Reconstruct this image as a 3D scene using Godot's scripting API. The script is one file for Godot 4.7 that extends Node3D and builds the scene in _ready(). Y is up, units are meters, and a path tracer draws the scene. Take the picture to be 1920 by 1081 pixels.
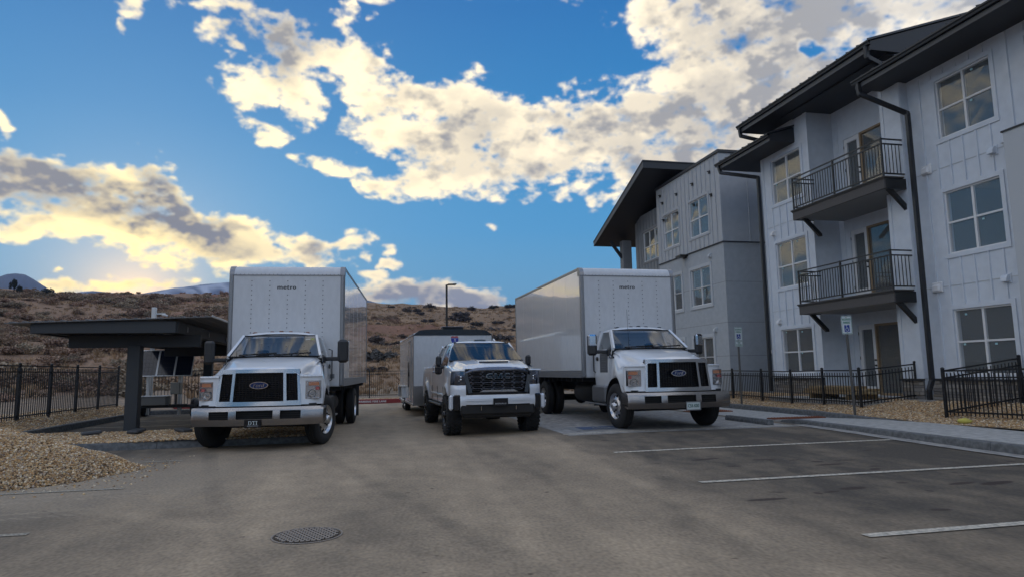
extends Node3D
# A parking lot below foothills at sundown: two box trucks, a pickup with a cargo trailer, an apartment building, a carport and fences.
# Site axes: -Z runs away along the building's facade, +X towards the building, y up, metres.

const FLAT := -1
var mats: Dictionary = {}
var names: Dictionary = {}
var rng := RandomNumberGenerator.new()
var sans: Font
var serif: Font


# ---------------------------------------------------------------- naming and committing
func numbered(called: String) -> String:
	if not names.has(called):
		names[called] = 0
		return called
	names[called] += 1
	return "%s_%03d" % [called, names[called]]


func tag(o: Node3D, label: String, category: String, group: String = "") -> Node3D:
	o.set_meta("label", label)
	o.set_meta("category", category)
	if group != "":
		o.set_meta("group", group)
	return o


func thing(called: String, label: String, category: String, at: Vector3 = Vector3.ZERO, turn: float = 0.0, group: String = "") -> Node3D:
	var o := Node3D.new()
	o.name = numbered(called)
	add_child(o, true)
	o.position = at
	o.rotation.y = turn
	return tag(o, label, category, group)


func part(called: String, mesh: Mesh, material: Material, parent: Node3D, at: Transform3D = Transform3D()) -> MeshInstance3D:
	var o := MeshInstance3D.new()
	o.name = called
	o.mesh = mesh
	o.material_override = material
	o.transform = at
	if parent == self:
		o.name = numbered(called)
	parent.add_child(o, true)
	return o


func obj(called: String, st: SurfaceTool, material: Material, parent: Node3D, at: Transform3D = Transform3D()) -> MeshInstance3D:
	return part(called, done(st), material, parent, at)


func structure(o: Node3D) -> Node3D:
	o.set_meta("kind", "structure")
	return o


func stuff(o: Node3D) -> Node3D:
	o.set_meta("kind", "stuff")
	return o


func done(st: SurfaceTool) -> ArrayMesh:
	st.generate_normals()
	return st.commit()


# ---------------------------------------------------------------- shapes
func mb() -> SurfaceTool:
	var st := SurfaceTool.new()
	st.begin(Mesh.PRIMITIVE_TRIANGLES)
	st.set_smooth_group(FLAT)
	return st


func tri(st: SurfaceTool, a: Vector3, b: Vector3, c: Vector3) -> void:
	# corners counter-clockwise as seen from outside
	st.add_vertex(a)
	st.add_vertex(c)
	st.add_vertex(b)


func quad(st: SurfaceTool, a: Vector3, b: Vector3, c: Vector3, d: Vector3) -> void:
	tri(st, a, b, c)
	tri(st, a, c, d)


func box(st: SurfaceTool, c: Vector3, s: Vector3, b: Basis = Basis()) -> void:
	var p: Array = []
	for k in 8:
		p.append(c + b * Vector3(s.x * (0.5 if k & 1 else -0.5), s.y * (0.5 if k & 2 else -0.5), s.z * (0.5 if k & 4 else -0.5)))
	st.set_smooth_group(FLAT)
	quad(st, p[4], p[5], p[7], p[6])
	quad(st, p[1], p[0], p[2], p[3])
	quad(st, p[5], p[1], p[3], p[7])
	quad(st, p[0], p[4], p[6], p[2])
	quad(st, p[6], p[7], p[3], p[2])
	quad(st, p[0], p[1], p[5], p[4])


func box2(st: SurfaceTool, lo: Vector3, hi: Vector3) -> void:
	box(st, (lo + hi) / 2.0, (hi - lo).abs())


func bevel(st: SurfaceTool, c: Vector3, s: Vector3, r: float, b: Basis = Basis()) -> void:
	# a box with chamfered edges
	var h := s / 2.0
	r = minf(r, minf(h.x, minf(h.y, h.z)) * 0.95)
	var axes: Array = [Vector3.RIGHT, Vector3.UP, Vector3.BACK]
	st.set_smooth_group(FLAT)
	for i in 3:
		var j: int = (i + 1) % 3
		var k: int = (i + 2) % 3
		for sg in [-1.0, 1.0]:
			var n: Vector3 = axes[i] * h[i] * sg
			var u: Vector3 = axes[j] * (h[j] - r)
			var v: Vector3 = axes[k] * (h[k] - r) * sg
			quad(st, c + b * (n - u - v), c + b * (n + u - v), c + b * (n + u + v), c + b * (n - u + v))
		for sj in [-1.0, 1.0]:
			for sk in [-1.0, 1.0]:
				var e: Vector3 = axes[i] * (h[i] - r)
				var p: Vector3 = axes[j] * h[j] * sj + axes[k] * (h[k] - r) * sk
				var q: Vector3 = axes[j] * (h[j] - r) * sj + axes[k] * h[k] * sk
				edge4(st, c, b, p, q, e)
	for sx in [-1.0, 1.0]:
		for sy in [-1.0, 1.0]:
			for sz in [-1.0, 1.0]:
				var g := Vector3(sx, sy, sz)
				var pa := Vector3(h.x, h.y - r, h.z - r) * g
				var pb := Vector3(h.x - r, h.y, h.z - r) * g
				var pc := Vector3(h.x - r, h.y - r, h.z) * g
				if sx * sy * sz > 0.0:
					tri(st, c + b * pa, c + b * pb, c + b * pc)
				else:
					tri(st, c + b * pa, c + b * pc, c + b * pb)


func edge4(st: SurfaceTool, c: Vector3, b: Basis, p: Vector3, q: Vector3, e: Vector3) -> void:
	# the chamfer between two faces, turned outwards
	var n := (q - p).cross(e)
	if n.dot(p + q) > 0.0:
		quad(st, c + b * (p - e), c + b * (q - e), c + b * (q + e), c + b * (p + e))
	else:
		quad(st, c + b * (p + e), c + b * (q + e), c + b * (q - e), c + b * (p - e))


func frame_of(d: Vector3) -> Basis:
	# a basis whose y runs along d
	var y := d.normalized()
	var x := (Vector3.RIGHT if absf(y.x) < 0.9 else Vector3.BACK).cross(y).normalized()
	return Basis(x, y, x.cross(y))


func bar(st: SurfaceTool, a: Vector3, c: Vector3, w: float, t: float, up: Vector3 = Vector3.UP) -> void:
	# a square bar from a to c: w across, t along up
	var d := (c - a).normalized()
	var x := d.cross(up).normalized()
	if x.length() < 0.5:
		x = d.cross(Vector3.RIGHT).normalized()
	var y := x.cross(d)
	box(st, (a + c) / 2.0, Vector3(w, t, (c - a).length()), Basis(x, y, -d))


func tube(st: SurfaceTool, path: Array, r: float, sides: int = 8, r_end: float = -1.0) -> void:
	var rings: Array = []
	var up := Vector3.UP
	for i in path.size():
		var a: Vector3 = path[maxi(i - 1, 0)]
		var c: Vector3 = path[mini(i + 1, path.size() - 1)]
		var d := (c - a).normalized()
		if absf(d.dot(up)) > 0.95:
			up = Vector3.BACK if absf(d.z) < 0.9 else Vector3.RIGHT
		var x := d.cross(up).normalized()
		var y := x.cross(d).normalized()
		up = y
		var rr := r if r_end < 0.0 else lerpf(r, r_end, float(i) / (path.size() - 1))
		var ring: Array = []
		for k in sides:
			var t := TAU * k / sides
			ring.append(path[i] + (x * cos(t) - y * sin(t)) * rr)
		rings.append(ring)
	skin(st, rings, true)
	for e in [0, rings.size() - 1]:
		cap(st, rings[e], e == 0)


func skin(st: SurfaceTool, rows: Array, closed: bool = false, smooth: int = 1) -> void:
	# rows of points; outside lies to the right of (next row) x (next point) order chosen so that tubes face out
	st.set_smooth_group(smooth)
	for i in rows.size() - 1:
		var n: int = rows[i].size()
		for k in (n if closed else n - 1):
			var l: int = (k + 1) % n
			quad(st, rows[i][k], rows[i][l], rows[i + 1][l], rows[i + 1][k])
	st.set_smooth_group(FLAT)


func cap(st: SurfaceTool, ring: Array, flip: bool) -> void:
	var c := Vector3.ZERO
	for p in ring:
		c += p
	c /= ring.size()
	st.set_smooth_group(FLAT)
	for k in ring.size():
		var l: int = (k + 1) % ring.size()
		if flip:
			tri(st, c, ring[l], ring[k])
		else:
			tri(st, c, ring[k], ring[l])


func lathe(st: SurfaceTool, profile: Array, at: Vector3, axis: Vector3, seg: int = 24, smooth: int = 1) -> void:
	# profile: Vector2(distance along axis, radius)
	var b := frame_of(axis)
	st.set_smooth_group(smooth)
	for i in profile.size() - 1:
		var p: Vector2 = profile[i]
		var q: Vector2 = profile[i + 1]
		for k in seg:
			var t := TAU * k / seg
			var u := TAU * (k + 1) / seg
			var e := b.x * cos(t) + b.z * sin(t)
			var f := b.x * cos(u) + b.z * sin(u)
			var p0 := at + b.y * p.x + e * p.y
			var p1 := at + b.y * p.x + f * p.y
			var q0 := at + b.y * q.x + e * q.y
			var q1 := at + b.y * q.x + f * q.y
			if p.y < 0.0001:
				tri(st, p0, q0, q1)
			elif q.y < 0.0001:
				tri(st, p0, q0, p1)
			else:
				quad(st, p0, q0, q1, p1)
	st.set_smooth_group(FLAT)


func prism(st: SurfaceTool, poly: Array, x: Vector3, y: Vector3, depth: Vector3, o: Vector3) -> void:
	# polygon (Vector2 in x, y) pushed along depth
	var flat := PackedVector2Array(poly)
	if Geometry2D.is_polygon_clockwise(flat):
		flat.reverse()
	var idx := Geometry2D.triangulate_polygon(flat)
	var out := x.cross(y).dot(depth) > 0.0
	st.set_smooth_group(FLAT)
	for s in 2:
		var w := o + depth * s
		for i in range(0, idx.size(), 3):
			var a := w + x * flat[idx[i]].x + y * flat[idx[i]].y
			var c := w + x * flat[idx[i + 1]].x + y * flat[idx[i + 1]].y
			var d := w + x * flat[idx[i + 2]].x + y * flat[idx[i + 2]].y
			if (c - a).cross(d - a).dot(depth) * (1.0 if s == 1 else -1.0) > 0.0:
				tri(st, a, c, d)
			else:
				tri(st, a, d, c)
	for i in flat.size():
		var j := (i + 1) % flat.size()
		var a := o + x * flat[i].x + y * flat[i].y
		var c := o + x * flat[j].x + y * flat[j].y
		if out:
			quad(st, a, c, c + depth, a + depth)
		else:
			quad(st, c, a, a + depth, c + depth)


func holed(st: SurfaceTool, us: Array, vs: Array, holes: Array, at: Callable, thick: float, sub: int = 1) -> void:
	# a panel over [u0,u1] x [v0,v1] with rectangular holes [u0,v0,u1,v1]; at.call(u, v, depth) gives the point, depth 0 in front
	var cu: Array = us.duplicate()
	var cv: Array = vs.duplicate()
	for hole in holes:
		for k in [0, 2]:
			if not cu.has(hole[k]):
				cu.append(hole[k])
		for k in [1, 3]:
			if not cv.has(hole[k]):
				cv.append(hole[k])
	cu.sort()
	cv.sort()
	var nu := cu.size() - 1
	var nv := cv.size() - 1
	var solid := func(i: int, j: int) -> bool:
		if i < 0 or j < 0 or i >= nu or j >= nv:
			return false
		var u: float = (cu[i] + cu[i + 1]) / 2.0
		var v: float = (cv[j] + cv[j + 1]) / 2.0
		for hole in holes:
			if u > hole[0] and u < hole[2] and v > hole[1] and v < hole[3]:
				return false
		return true
	for i in nu:
		for j in nv:
			if not solid.call(i, j):
				continue
			for s in sub:
				var a: float = lerpf(cu[i], cu[i + 1], float(s) / sub)
				var c: float = lerpf(cu[i], cu[i + 1], float(s + 1) / sub)
				var b0: float = cv[j]
				var b1: float = cv[j + 1]
				st.set_smooth_group(1)
				quad(st, at.call(a, b0, 0.0), at.call(c, b0, 0.0), at.call(c, b1, 0.0), at.call(a, b1, 0.0))
				st.set_smooth_group(2)
				quad(st, at.call(c, b0, thick), at.call(a, b0, thick), at.call(a, b1, thick), at.call(c, b1, thick))
				st.set_smooth_group(FLAT)
				if not solid.call(i, j - 1):
					quad(st, at.call(c, b0, 0.0), at.call(a, b0, 0.0), at.call(a, b0, thick), at.call(c, b0, thick))
				if not solid.call(i, j + 1):
					quad(st, at.call(a, b1, 0.0), at.call(c, b1, 0.0), at.call(c, b1, thick), at.call(a, b1, thick))
			var u0: float = cu[i]
			var u1: float = cu[i + 1]
			var v0: float = cv[j]
			var v1: float = cv[j + 1]
			if not solid.call(i - 1, j):
				quad(st, at.call(u0, v0, 0.0), at.call(u0, v1, 0.0), at.call(u0, v1, thick), at.call(u0, v0, thick))
			if not solid.call(i + 1, j):
				quad(st, at.call(u1, v1, 0.0), at.call(u1, v0, 0.0), at.call(u1, v0, thick), at.call(u1, v1, thick))


func text(called: String, words: String, height: float, width: float, depth: float, material: Material, parent: Node3D, at: Vector3, b: Basis, font: Font, slant: float = 0.0) -> MeshInstance3D:
	# raised lettering centred on at, reading along b.x
	var tm := TextMesh.new()
	tm.text = words
	tm.font = font
	tm.font_size = 64
	tm.pixel_size = 0.01
	tm.depth = 0.02
	tm.curve_step = 1.0
	var box3 := tm.get_aabb()
	var arrays := tm.surface_get_arrays(0)
	var v: PackedVector3Array = arrays[Mesh.ARRAY_VERTEX]
	var c := box3.get_center()
	var k := Vector3(width / maxf(box3.size.x, 0.001), height / maxf(box3.size.y, 0.001), depth / 0.02)
	for i in v.size():
		var p := (v[i] - c) * k
		p.x += p.y * slant
		v[i] = p
	arrays[Mesh.ARRAY_VERTEX] = v
	arrays[Mesh.ARRAY_TANGENT] = null
	var am := ArrayMesh.new()
	am.add_surface_from_arrays(Mesh.PRIMITIVE_TRIANGLES, arrays)
	return part(called, am, material, parent, Transform3D(b, at))


# ---------------------------------------------------------------- materials
func mat(called: String, c: Color, rough: float, metal: float = 0.0, spec: float = 0.5) -> StandardMaterial3D:
	var m := StandardMaterial3D.new()
	m.resource_name = called
	m.albedo_color = c.linear_to_srgb()
	m.roughness = rough
	m.metallic = metal
	m.metallic_specular = spec
	mats[called] = m
	return m


func noise_texture(freq: float, octaves: int, ramp: Array, size: int = 512, kind: int = FastNoiseLite.TYPE_SIMPLEX_SMOOTH, seeded: int = 1) -> NoiseTexture2D:
	var n := FastNoiseLite.new()
	n.noise_type = kind
	n.frequency = freq
	n.fractal_octaves = octaves
	n.seed = seeded
	var t := NoiseTexture2D.new()
	t.noise = n
	t.width = size
	t.height = size
	t.seamless = true
	t.seamless_blend_skirt = 0.15
	t.generate_mipmaps = false
	if ramp.size():
		var g := Gradient.new()
		g.offsets = PackedFloat32Array(range(ramp.size()).map(func(i): return float(i) / (ramp.size() - 1)))
		g.colors = PackedColorArray(ramp)
		t.color_ramp = g
	return t


func grained(m: StandardMaterial3D, freq: float, octaves: int, lo: float, hi: float, scale: Vector3, bump: float = 0.0, seeded: int = 1) -> StandardMaterial3D:
	# an uneven tone over the whole surface, multiplied with its colour, and a fine relief from the same pattern
	m.albedo_texture = noise_texture(freq, octaves, [Color(lo, lo, lo), Color(hi, hi, hi)], 512, FastNoiseLite.TYPE_SIMPLEX_SMOOTH, seeded)
	m.uv1_triplanar = true
	m.uv1_world_triplanar = true
	m.uv1_scale = scale
	if bump > 0.0:
		m.heightmap_enabled = true
		m.heightmap_texture = m.albedo_texture
		m.heightmap_scale = bump
	return m


func pane_material(called: String, tint: float, c: Color) -> StandardMaterial3D:
	var m := mat(called, c, 0.02)
	m.transparency = BaseMaterial3D.TRANSPARENCY_ALPHA
	m.albedo_color.a = tint
	return m


# ---------------------------------------------------------------- the sky
# banks of cloud over the hills: azimuth from -Z, height, half length, half width (degrees), turn, strength, 1 for a dark one
const BANKS := [
	[-19.3, 12.2, 9.66, 2.41, -17, 1, 0], [-23.0, 13.1, 4.27, 1.79, -9, 1, 0], [-15.8, 12.1, 5.71, 1.77, -20, 1, 0], [-23.5, 11.1, 3.33, 1.26, 2, 0.9, 0], [-10.8, 11.1, 3.11, 0.92, -23, 0.9, 0],
	[-21.2, 14.9, 2.84, 0.95, -6, 0.8, 0], [-16.0, 15.1, 2.23, 1.18, -40, 0.9, 0], [-12.0, 11.6, 4.17, 1.42, -16, 1, 0], [-18.6, 10.5, 6.76, 0.79, -1, 0.9, 0], [-26.0, 17.8, 0.46, 0.91, 13, 0.9, 0],
	[-9.3, 26.8, 3.92, 2.07, -22, 0.62, 1], [-6.6, 27.0, 2.33, 1.79, -12, 0.7, 1], [-13.2, 27.9, 2.34, 0.48, 9, 0.75, 0], [-9.6, 22.5, 1.84, 1.73, -30, 0.7, 0], [-5.2, 22.0, 1.23, 2.10, 14, 0.9, 0],
	[-7.3, 24.2, 1.71, 1.43, -13, 0.6, 1], [-1.2, 25.4, 2.27, 1.69, 5, 1, 0], [-1.8, 28.2, 0.89, 1.47, 6, 0.75, 0], [1.0, 27.8, 0.58, 1.32, 14, 0.6, 0], [-3.2, 25.4, 1.54, 1.25, -35, 0.55, 0],
	[-1.1, 20.7, 1.32, 1.04, -29, 0.9, 0], [0.5, 23.5, 2.89, 1.69, -16, 0.9, 0], [4.2, 21.6, 4.71, 2.68, -20, 1.05, 0], [8.4, 19.3, 6.65, 3.60, -11, 1.1, 0], [13.9, 20.1, 6.24, 2.52, -6, 0.95, 0],
	[15.9, 16.9, 3.83, 1.42, -12, 0.9, 0], [7.4, 16.4, 4.48, 1.51, -4, 1, 0], [9.9, 23.6, 1.75, 1.69, -10, 0.55, 0], [1.4, 15.4, 2.44, 0.88, -6, 0.95, 0], [-2.8, 17.1, 2.42, 0.65, -11, 0.95, 0],
	[-9.5, 19.6, 1.37, 0.41, -9, 0.8, 0], [-7.6, 19.1, 1.10, 0.54, -5, 0.8, 0], [21.7, 20.2, 4.58, 3.52, -4, 1, 0], [25.7, 18.4, 6.41, 4.07, -5, 1.1, 0], [29.9, 21.5, 5.71, 4.51, -7, 1.15, 0],
	[22.9, 16.4, 3.54, 1.48, -24, 0.95, 0], [29.7, 26.4, 4.52, 3.40, -28, 1.15, 0], [35.0, 22.4, 7.29, 5.11, -10, 1.2, 1], [34.1, 27.2, 7.22, 2.25, -11, 1.1, 1], [30.5, 16.8, 5.35, 2.54, -6, 1.1, 0],
	[40.2, 26.7, 3.86, 1.98, -14, 1, 1], [44.2, 25.1, 3.30, 2.12, -16, 1.05, 0], [39.0, 23.5, 0.94, 0.98, -12, 0.8, 0], [48.9, 24.8, 3.61, 1.68, -18, 1.1, 1], [-1.0, 10.7, 1.91, 0.98, 2, 0.95, 0],
	[-5.0, 10.1, 0.92, 1.31, 2, 0.85, 0], [-3.8, 9.5, 2.53, 0.97, -11, 1, 0], [-9.2, 9.6, 3.33, 0.64, -2, 1, 0], [-6.3, 10.9, 1.15, 0.35, 3, 0.7, 0], [2.4, 10.1, 0.67, 0.41, -20, 0.8, 0],
	[2.0, 9.1, 1.06, 0.23, -2, 0.8, 0], [-0.2, 8.5, 1.40, 0.40, -9, 0.9, 0], [-9.7, 8.4, 0.63, 0.25, -8, 0.8, 0], [-22.3, 6.4, 1.56, 0.53, 3, 1, 0], [-18.2, 6.4, 4.43, 0.47, 3, 1, 0],
	[-17.0, 7.0, 1.75, 0.56, 6, 1, 0], [-14.3, 7.2, 2.28, 0.49, 8, 1, 0], [5.1, 6.8, 5.86, 0.91, -2, 1.1, 1], [8.8, 6.1, 5.02, 0.73, -4, 1, 1], [6.9, 5.6, 2.72, 0.36, -0, 1, 0],
	[2.4, 7.1, 1.34, 0.45, 16, 0.9, 0], [19.8, 14.4, 0.49, 0.31, -3, 0.8, 0], [19.8, 13.7, 0.40, 0.22, -3, 0.7, 0], [-18.7, 26.7, 0.93, 0.81, -8, 0.8, 1], [-19.4, 25.1, 0.39, 0.50, 14, 0.5, 1],
	[10.2, 12.2, 0.41, 0.27, -0, 0.7, 0], [9.2, 12.9, 0.27, 0.18, -0, 0.6, 0], [-23.0, 8.4, 0.34, 0.15, -7, 0.8, 0], [-22.5, 7.6, 0.25, 0.11, 4, 0.8, 0], [22.0, 28.8, 0.50, 0.55, -6, 0.5, 0],
	[24.1, 27.0, 0.34, 0.78, -16, 0.5, 0],
]
# their thick grey middles, and gaps of clear sky
const MIDDLES := [
	[-20.6, 13.1, 6.47, 1.61, -16, 1], [-25.2, 13.7, 2.60, 1.60, -1, 1], [-15.9, 14.3, 2.87, 0.79, -34, 0.9], [-14.5, 11.9, 4.76, 1.06, -22, 0.95], [-23.1, 14.2, 1.82, 1.12, -10, 0.7],
	[-5.9, 27.1, 2.86, 1.90, -7, 0.9], [-9.3, 26.7, 2.86, 1.60, -23, 0.6], [-7.3, 24.0, 1.52, 1.02, -13, 0.5], [11.3, 20.2, 2.45, 1.83, -1, 0.5], [33.2, 26.2, 2.83, 1.81, -38, 0.55],
	[33.2, 19.9, 3.67, 3.16, -28, 0.7], [37.2, 24.4, 4.07, 3.41, -12, 0.6], [40.9, 25.9, 2.79, 2.17, -14, 0.6], [48.9, 24.1, 3.02, 1.69, -18, 0.8], [5.1, 6.4, 5.41, 0.64, -2, 0.95],
	[9.2, 6.0, 4.57, 0.41, -4, 0.9], [-10.8, 9.8, 1.74, 0.34, -2, 0.4], [-4.6, 9.8, 0.84, 0.52, -29, 0.4], [4.7, 17.9, 1.76, 1.32, -8, 0.3], [23.4, 17.5, 2.61, 1.74, -4, 0.35],
	[28.0, 18.8, 2.52, 2.54, -6, 0.4],
]
const GAPS := [
	[20.9, 25.3, 3.84, 2.45, -5], [20.6, 27.7, 2.95, 2.78, -5], [38.4, 24.2, 1.09, 0.83, -12], [12.6, 13.9, 9.08, 0.90, -1], [5.1, 28.0, 5.48, 3.18, 3],
	[-16.2, 20.2, 6.32, 4.60, 10],
]

const SUN_AZ := -17.2
const SUN_EL := 5.2
const SKY_STOPS := [[0.0, 0.24, 0.45, 0.56], [5.0, 0.145, 0.41, 0.61], [12.0, 0.060, 0.315, 0.61], [20.0, 0.022, 0.228, 0.53], [30.0, 0.009, 0.153, 0.435], [60.0, 0.028, 0.22, 0.62], [90.0, 0.028, 0.22, 0.62]]
var field_d := PackedFloat32Array()
var field_g := PackedFloat32Array()
var sky_noise: Array = []
const FA0 := -34.0
const FE0 := -1.0
const FW := 920
const FH := 400


func lay(field: PackedFloat32Array, list: Array, gain: float, gaps: bool) -> PackedFloat32Array:
	for b in list:
		var grow := 1.0 if gaps else 1.4
		var r: float = maxf(b[2], b[3]) * grow
		var ce := cos(deg_to_rad(b[1]))
		var ct := cos(deg_to_rad(b[4]))
		var sn := sin(deg_to_rad(b[4]))
		var i0 := maxi(0, int((b[0] - r / ce - FA0) * 10.0))
		var i1 := mini(FW - 1, int((b[0] + r / ce - FA0) * 10.0) + 1)
		var j0 := maxi(0, int((b[1] - r - FE0) * 10.0))
		var j1 := mini(FH - 1, int((b[1] + r - FE0) * 10.0) + 1)
		var strength: float = 1.0 if gaps else b[5] * gain
		for j in range(j0, j1 + 1):
			for i in range(i0, i1 + 1):
				var x: float = (FA0 + i * 0.1 - b[0]) * ce
				var y: float = FE0 + j * 0.1 - b[1]
				var u: float = (x * ct + y * sn) / (b[2] * grow)
				var v: float = (-x * sn + y * ct) / (b[3] * grow)
				var d := u * u + v * v
				if d >= 1.0:
					continue
				var w := (1.0 - d) * strength
				var k := j * FW + i
				if gaps:
					field[k] *= 1.0 - minf(0.85, w * 1.3)
				else:
					field[k] = 1.0 - (1.0 - field[k]) * (1.0 - minf(w * 0.8, 0.8))
	return field


func sky_noise_of(freq: float, octaves: int, seeded: int) -> FastNoiseLite:
	var n := FastNoiseLite.new()
	n.noise_type = FastNoiseLite.TYPE_SIMPLEX_SMOOTH
	n.frequency = freq
	n.fractal_octaves = octaves
	n.fractal_gain = 0.55
	n.seed = seeded
	return n


func sky_color(az: float, el: float) -> Color:
	var a := deg_to_rad(az)
	var e := deg_to_rad(el)
	var d := Vector3(sin(a) * cos(e), sin(e), -cos(a) * cos(e))
	var sun := Vector3(sin(deg_to_rad(SUN_AZ)) * cos(deg_to_rad(SUN_EL)), sin(deg_to_rad(SUN_EL)), -cos(deg_to_rad(SUN_AZ)) * cos(deg_to_rad(SUN_EL)))
	var off := rad_to_deg(acos(clampf(d.dot(sun), -1.0, 1.0)))
	# clear air
	var c := Vector3.ZERO
	for i in SKY_STOPS.size() - 1:
		var s: Array = SKY_STOPS[i]
		var t: Array = SKY_STOPS[i + 1]
		if el <= t[0]:
			var k: float = clampf((el - s[0]) / (t[0] - s[0]), 0.0, 1.0)
			c = Vector3(lerpf(s[1], t[1], k), lerpf(s[2], t[2], k), lerpf(s[3], t[3], k))
			break
	c += Vector3(0.08, 0.09, 0.06) * exp(-off / 24.0)
	c += Vector3(0.30, 0.26, 0.14) * exp(-off / 9.0) + Vector3(2.6, 1.25, 0.02) * exp(-off / 2.4)
	# cloud
	var p := Vector3(d.x, d.y * 1.7, d.z)
	var wx: float = sky_noise[0].get_noise_3dv(p)
	var wy: float = sky_noise[0].get_noise_3dv(p + Vector3(7.3, 1.9, 4.1))
	var fine: float = sky_noise[1].get_noise_3dv(p)
	var x := (az + wx * 1.5 - FA0) * 10.0
	var y := (el + wy * 1.0 - FE0) * 10.0
	var dens := 0.0
	var grey := 0.0
	var inside := clampf(minf(minf(x - 5.0, FW - 25.0 - x), FH - 45.0 - y) / 45.0, 0.0, 1.0)
	if inside > 0.0:
		var i := clampi(int(x), 0, FW - 2)
		var j := clampi(int(y), 0, FH - 2)
		var fx := clampf(x - i, 0.0, 1.0)
		var fy := clampf(y - j, 0.0, 1.0)
		var k := j * FW + i
		dens = lerpf(lerpf(field_d[k], field_d[k + 1], fx), lerpf(field_d[k + FW], field_d[k + FW + 1], fx), fy)
		grey = lerpf(lerpf(field_g[k], field_g[k + 1], fx), lerpf(field_g[k + FW], field_g[k + FW + 1], fx), fy)
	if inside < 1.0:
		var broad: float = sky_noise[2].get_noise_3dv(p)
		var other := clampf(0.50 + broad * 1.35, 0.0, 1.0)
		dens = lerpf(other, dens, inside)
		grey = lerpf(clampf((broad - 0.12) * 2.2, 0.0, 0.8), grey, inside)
	var wisp: float = sky_noise[4].get_noise_3dv(p)
	var cover := smoothstep(0.16, 0.86, dens * 0.98 + fine * 1.10 + wisp * 0.50)
	if dens < 0.02:
		cover *= dens / 0.02
	cover = pow(cover, 0.85)
	if cover > 0.0:
		var mottle: float = sky_noise[3].get_noise_3dv(p)
		var near := exp(-off / 12.0)
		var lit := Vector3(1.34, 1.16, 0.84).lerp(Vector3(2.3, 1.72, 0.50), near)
		lit = lit.lerp(Vector3(1.50, 1.50, 1.52), smoothstep(45.0, 105.0, off))  # clouds far from the sun, mostly unseen, brightened to light the lot
		var thick := smoothstep(0.45, 1.0, dens + fine * 0.35)
		# the side of a bank turned from the low sun is in its own shade
		var self_shade := 0.0
		if inside > 0.0:
			var to_sun := Vector2((SUN_AZ - az) * cos(e), SUN_EL + 3.0 - el).normalized() * 22.0
			var qi := clampi(int(x + to_sun.x), 0, FW - 1)
			var qj := clampi(int(y + to_sun.y), 0, FH - 1)
			var lump: float = sky_noise[3].get_noise_3dv(p + Vector3(to_sun.x, to_sun.y, to_sun.x) * 0.0016)
			self_shade = smoothstep(0.35, 1.05, field_d[qj * FW + qi] + lump * 0.9) * smoothstep(0.3, 0.9, dens + fine * 0.5) * 0.34 * inside * (1.0 - 0.75 * near)
		var shade := clampf(self_shade + grey * lerpf(0.62, 1.2, exp(-off / 30.0)) * (0.8 + 0.6 * mottle + 0.5 * wisp) + thick * 0.10 * (1.0 - near) + maxf(0.0, mottle * 1.15 + wisp * 0.25 + 0.03) * 1.25 * thick * (1.0 - 0.6 * near) + fine * 0.3 * grey, 0.0, 1.0)
		var dark := Vector3(0.38, 0.37, 0.36).lerp(Vector3(0.19, 0.18, 0.175), near)
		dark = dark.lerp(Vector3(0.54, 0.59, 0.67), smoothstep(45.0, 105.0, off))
		var cc := lit.lerp(dark, shade)
		c = c.lerp(cc, cover)
	return Color(c.x, c.y, c.z)


func sky_panorama() -> ImageTexture:
	sky_noise = [sky_noise_of(7.0, 4, 11), sky_noise_of(12.0, 7, 5), sky_noise_of(1.7, 5, 23), sky_noise_of(11.0, 5, 31), sky_noise_of(45.0, 5, 47)]
	field_d.resize(FW * FH)
	field_g.resize(FW * FH)
	field_d = lay(field_d, BANKS, 1.0, false)
	field_d = lay(field_d, GAPS, 1.0, true)
	field_g = lay(field_g, MIDDLES, 1.0, false)
	for b in BANKS:
		if b[6] > 0:
			field_g = lay(field_g, [[b[0], b[1], b[2] * 0.95, b[3] * 0.9, b[4], 0.45]], 1.0, false)
	# the whole sky, then the part over the hills again at twice the detail
	var w := 1536
	var im := sky_image(0, w, 0, w / 4, w)
	var whole := Image.create(w, w / 2, false, Image.FORMAT_RGBAF)
	whole.fill(Color(0.13, 0.12, 0.11))
	whole.blit_rect(im, Rect2i(0, 0, w, w / 4), Vector2i.ZERO)
	whole.resize(4096, 2048, Image.INTERPOLATE_BILINEAR)
	var r := sky_image(4096 - 340, 4096 + 630, 1024 - 410, 1024, 4096)
	whole.blit_rect(r, Rect2i(0, 0, 340, 410), Vector2i(4096 - 340, 1024 - 410))
	whole.blit_rect(r, Rect2i(340, 0, 630, 410), Vector2i(0, 1024 - 410))
	return ImageTexture.create_from_image(whole)


func sky_image(x0: int, x1: int, y0: int, y1: int, w: int) -> Image:
	var data := PackedFloat32Array()
	data.resize((x1 - x0) * (y1 - y0) * 4)
	var k := 0
	for y in range(y0, y1):
		var el := 90.0 - (y + 0.5) / w * 360.0
		for x in range(x0, x1):
			var az := (x + 0.5) / w * 360.0
			if az > 180.0:
				az -= 360.0
			if az > 180.0:
				az -= 360.0
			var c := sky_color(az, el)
			data[k] = c.r
			data[k + 1] = c.g
			data[k + 2] = c.b
			data[k + 3] = 1.0
			k += 4
	return Image.create_from_data(x1 - x0, y1 - y0, false, Image.FORMAT_RGBAF, data.to_byte_array())


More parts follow.
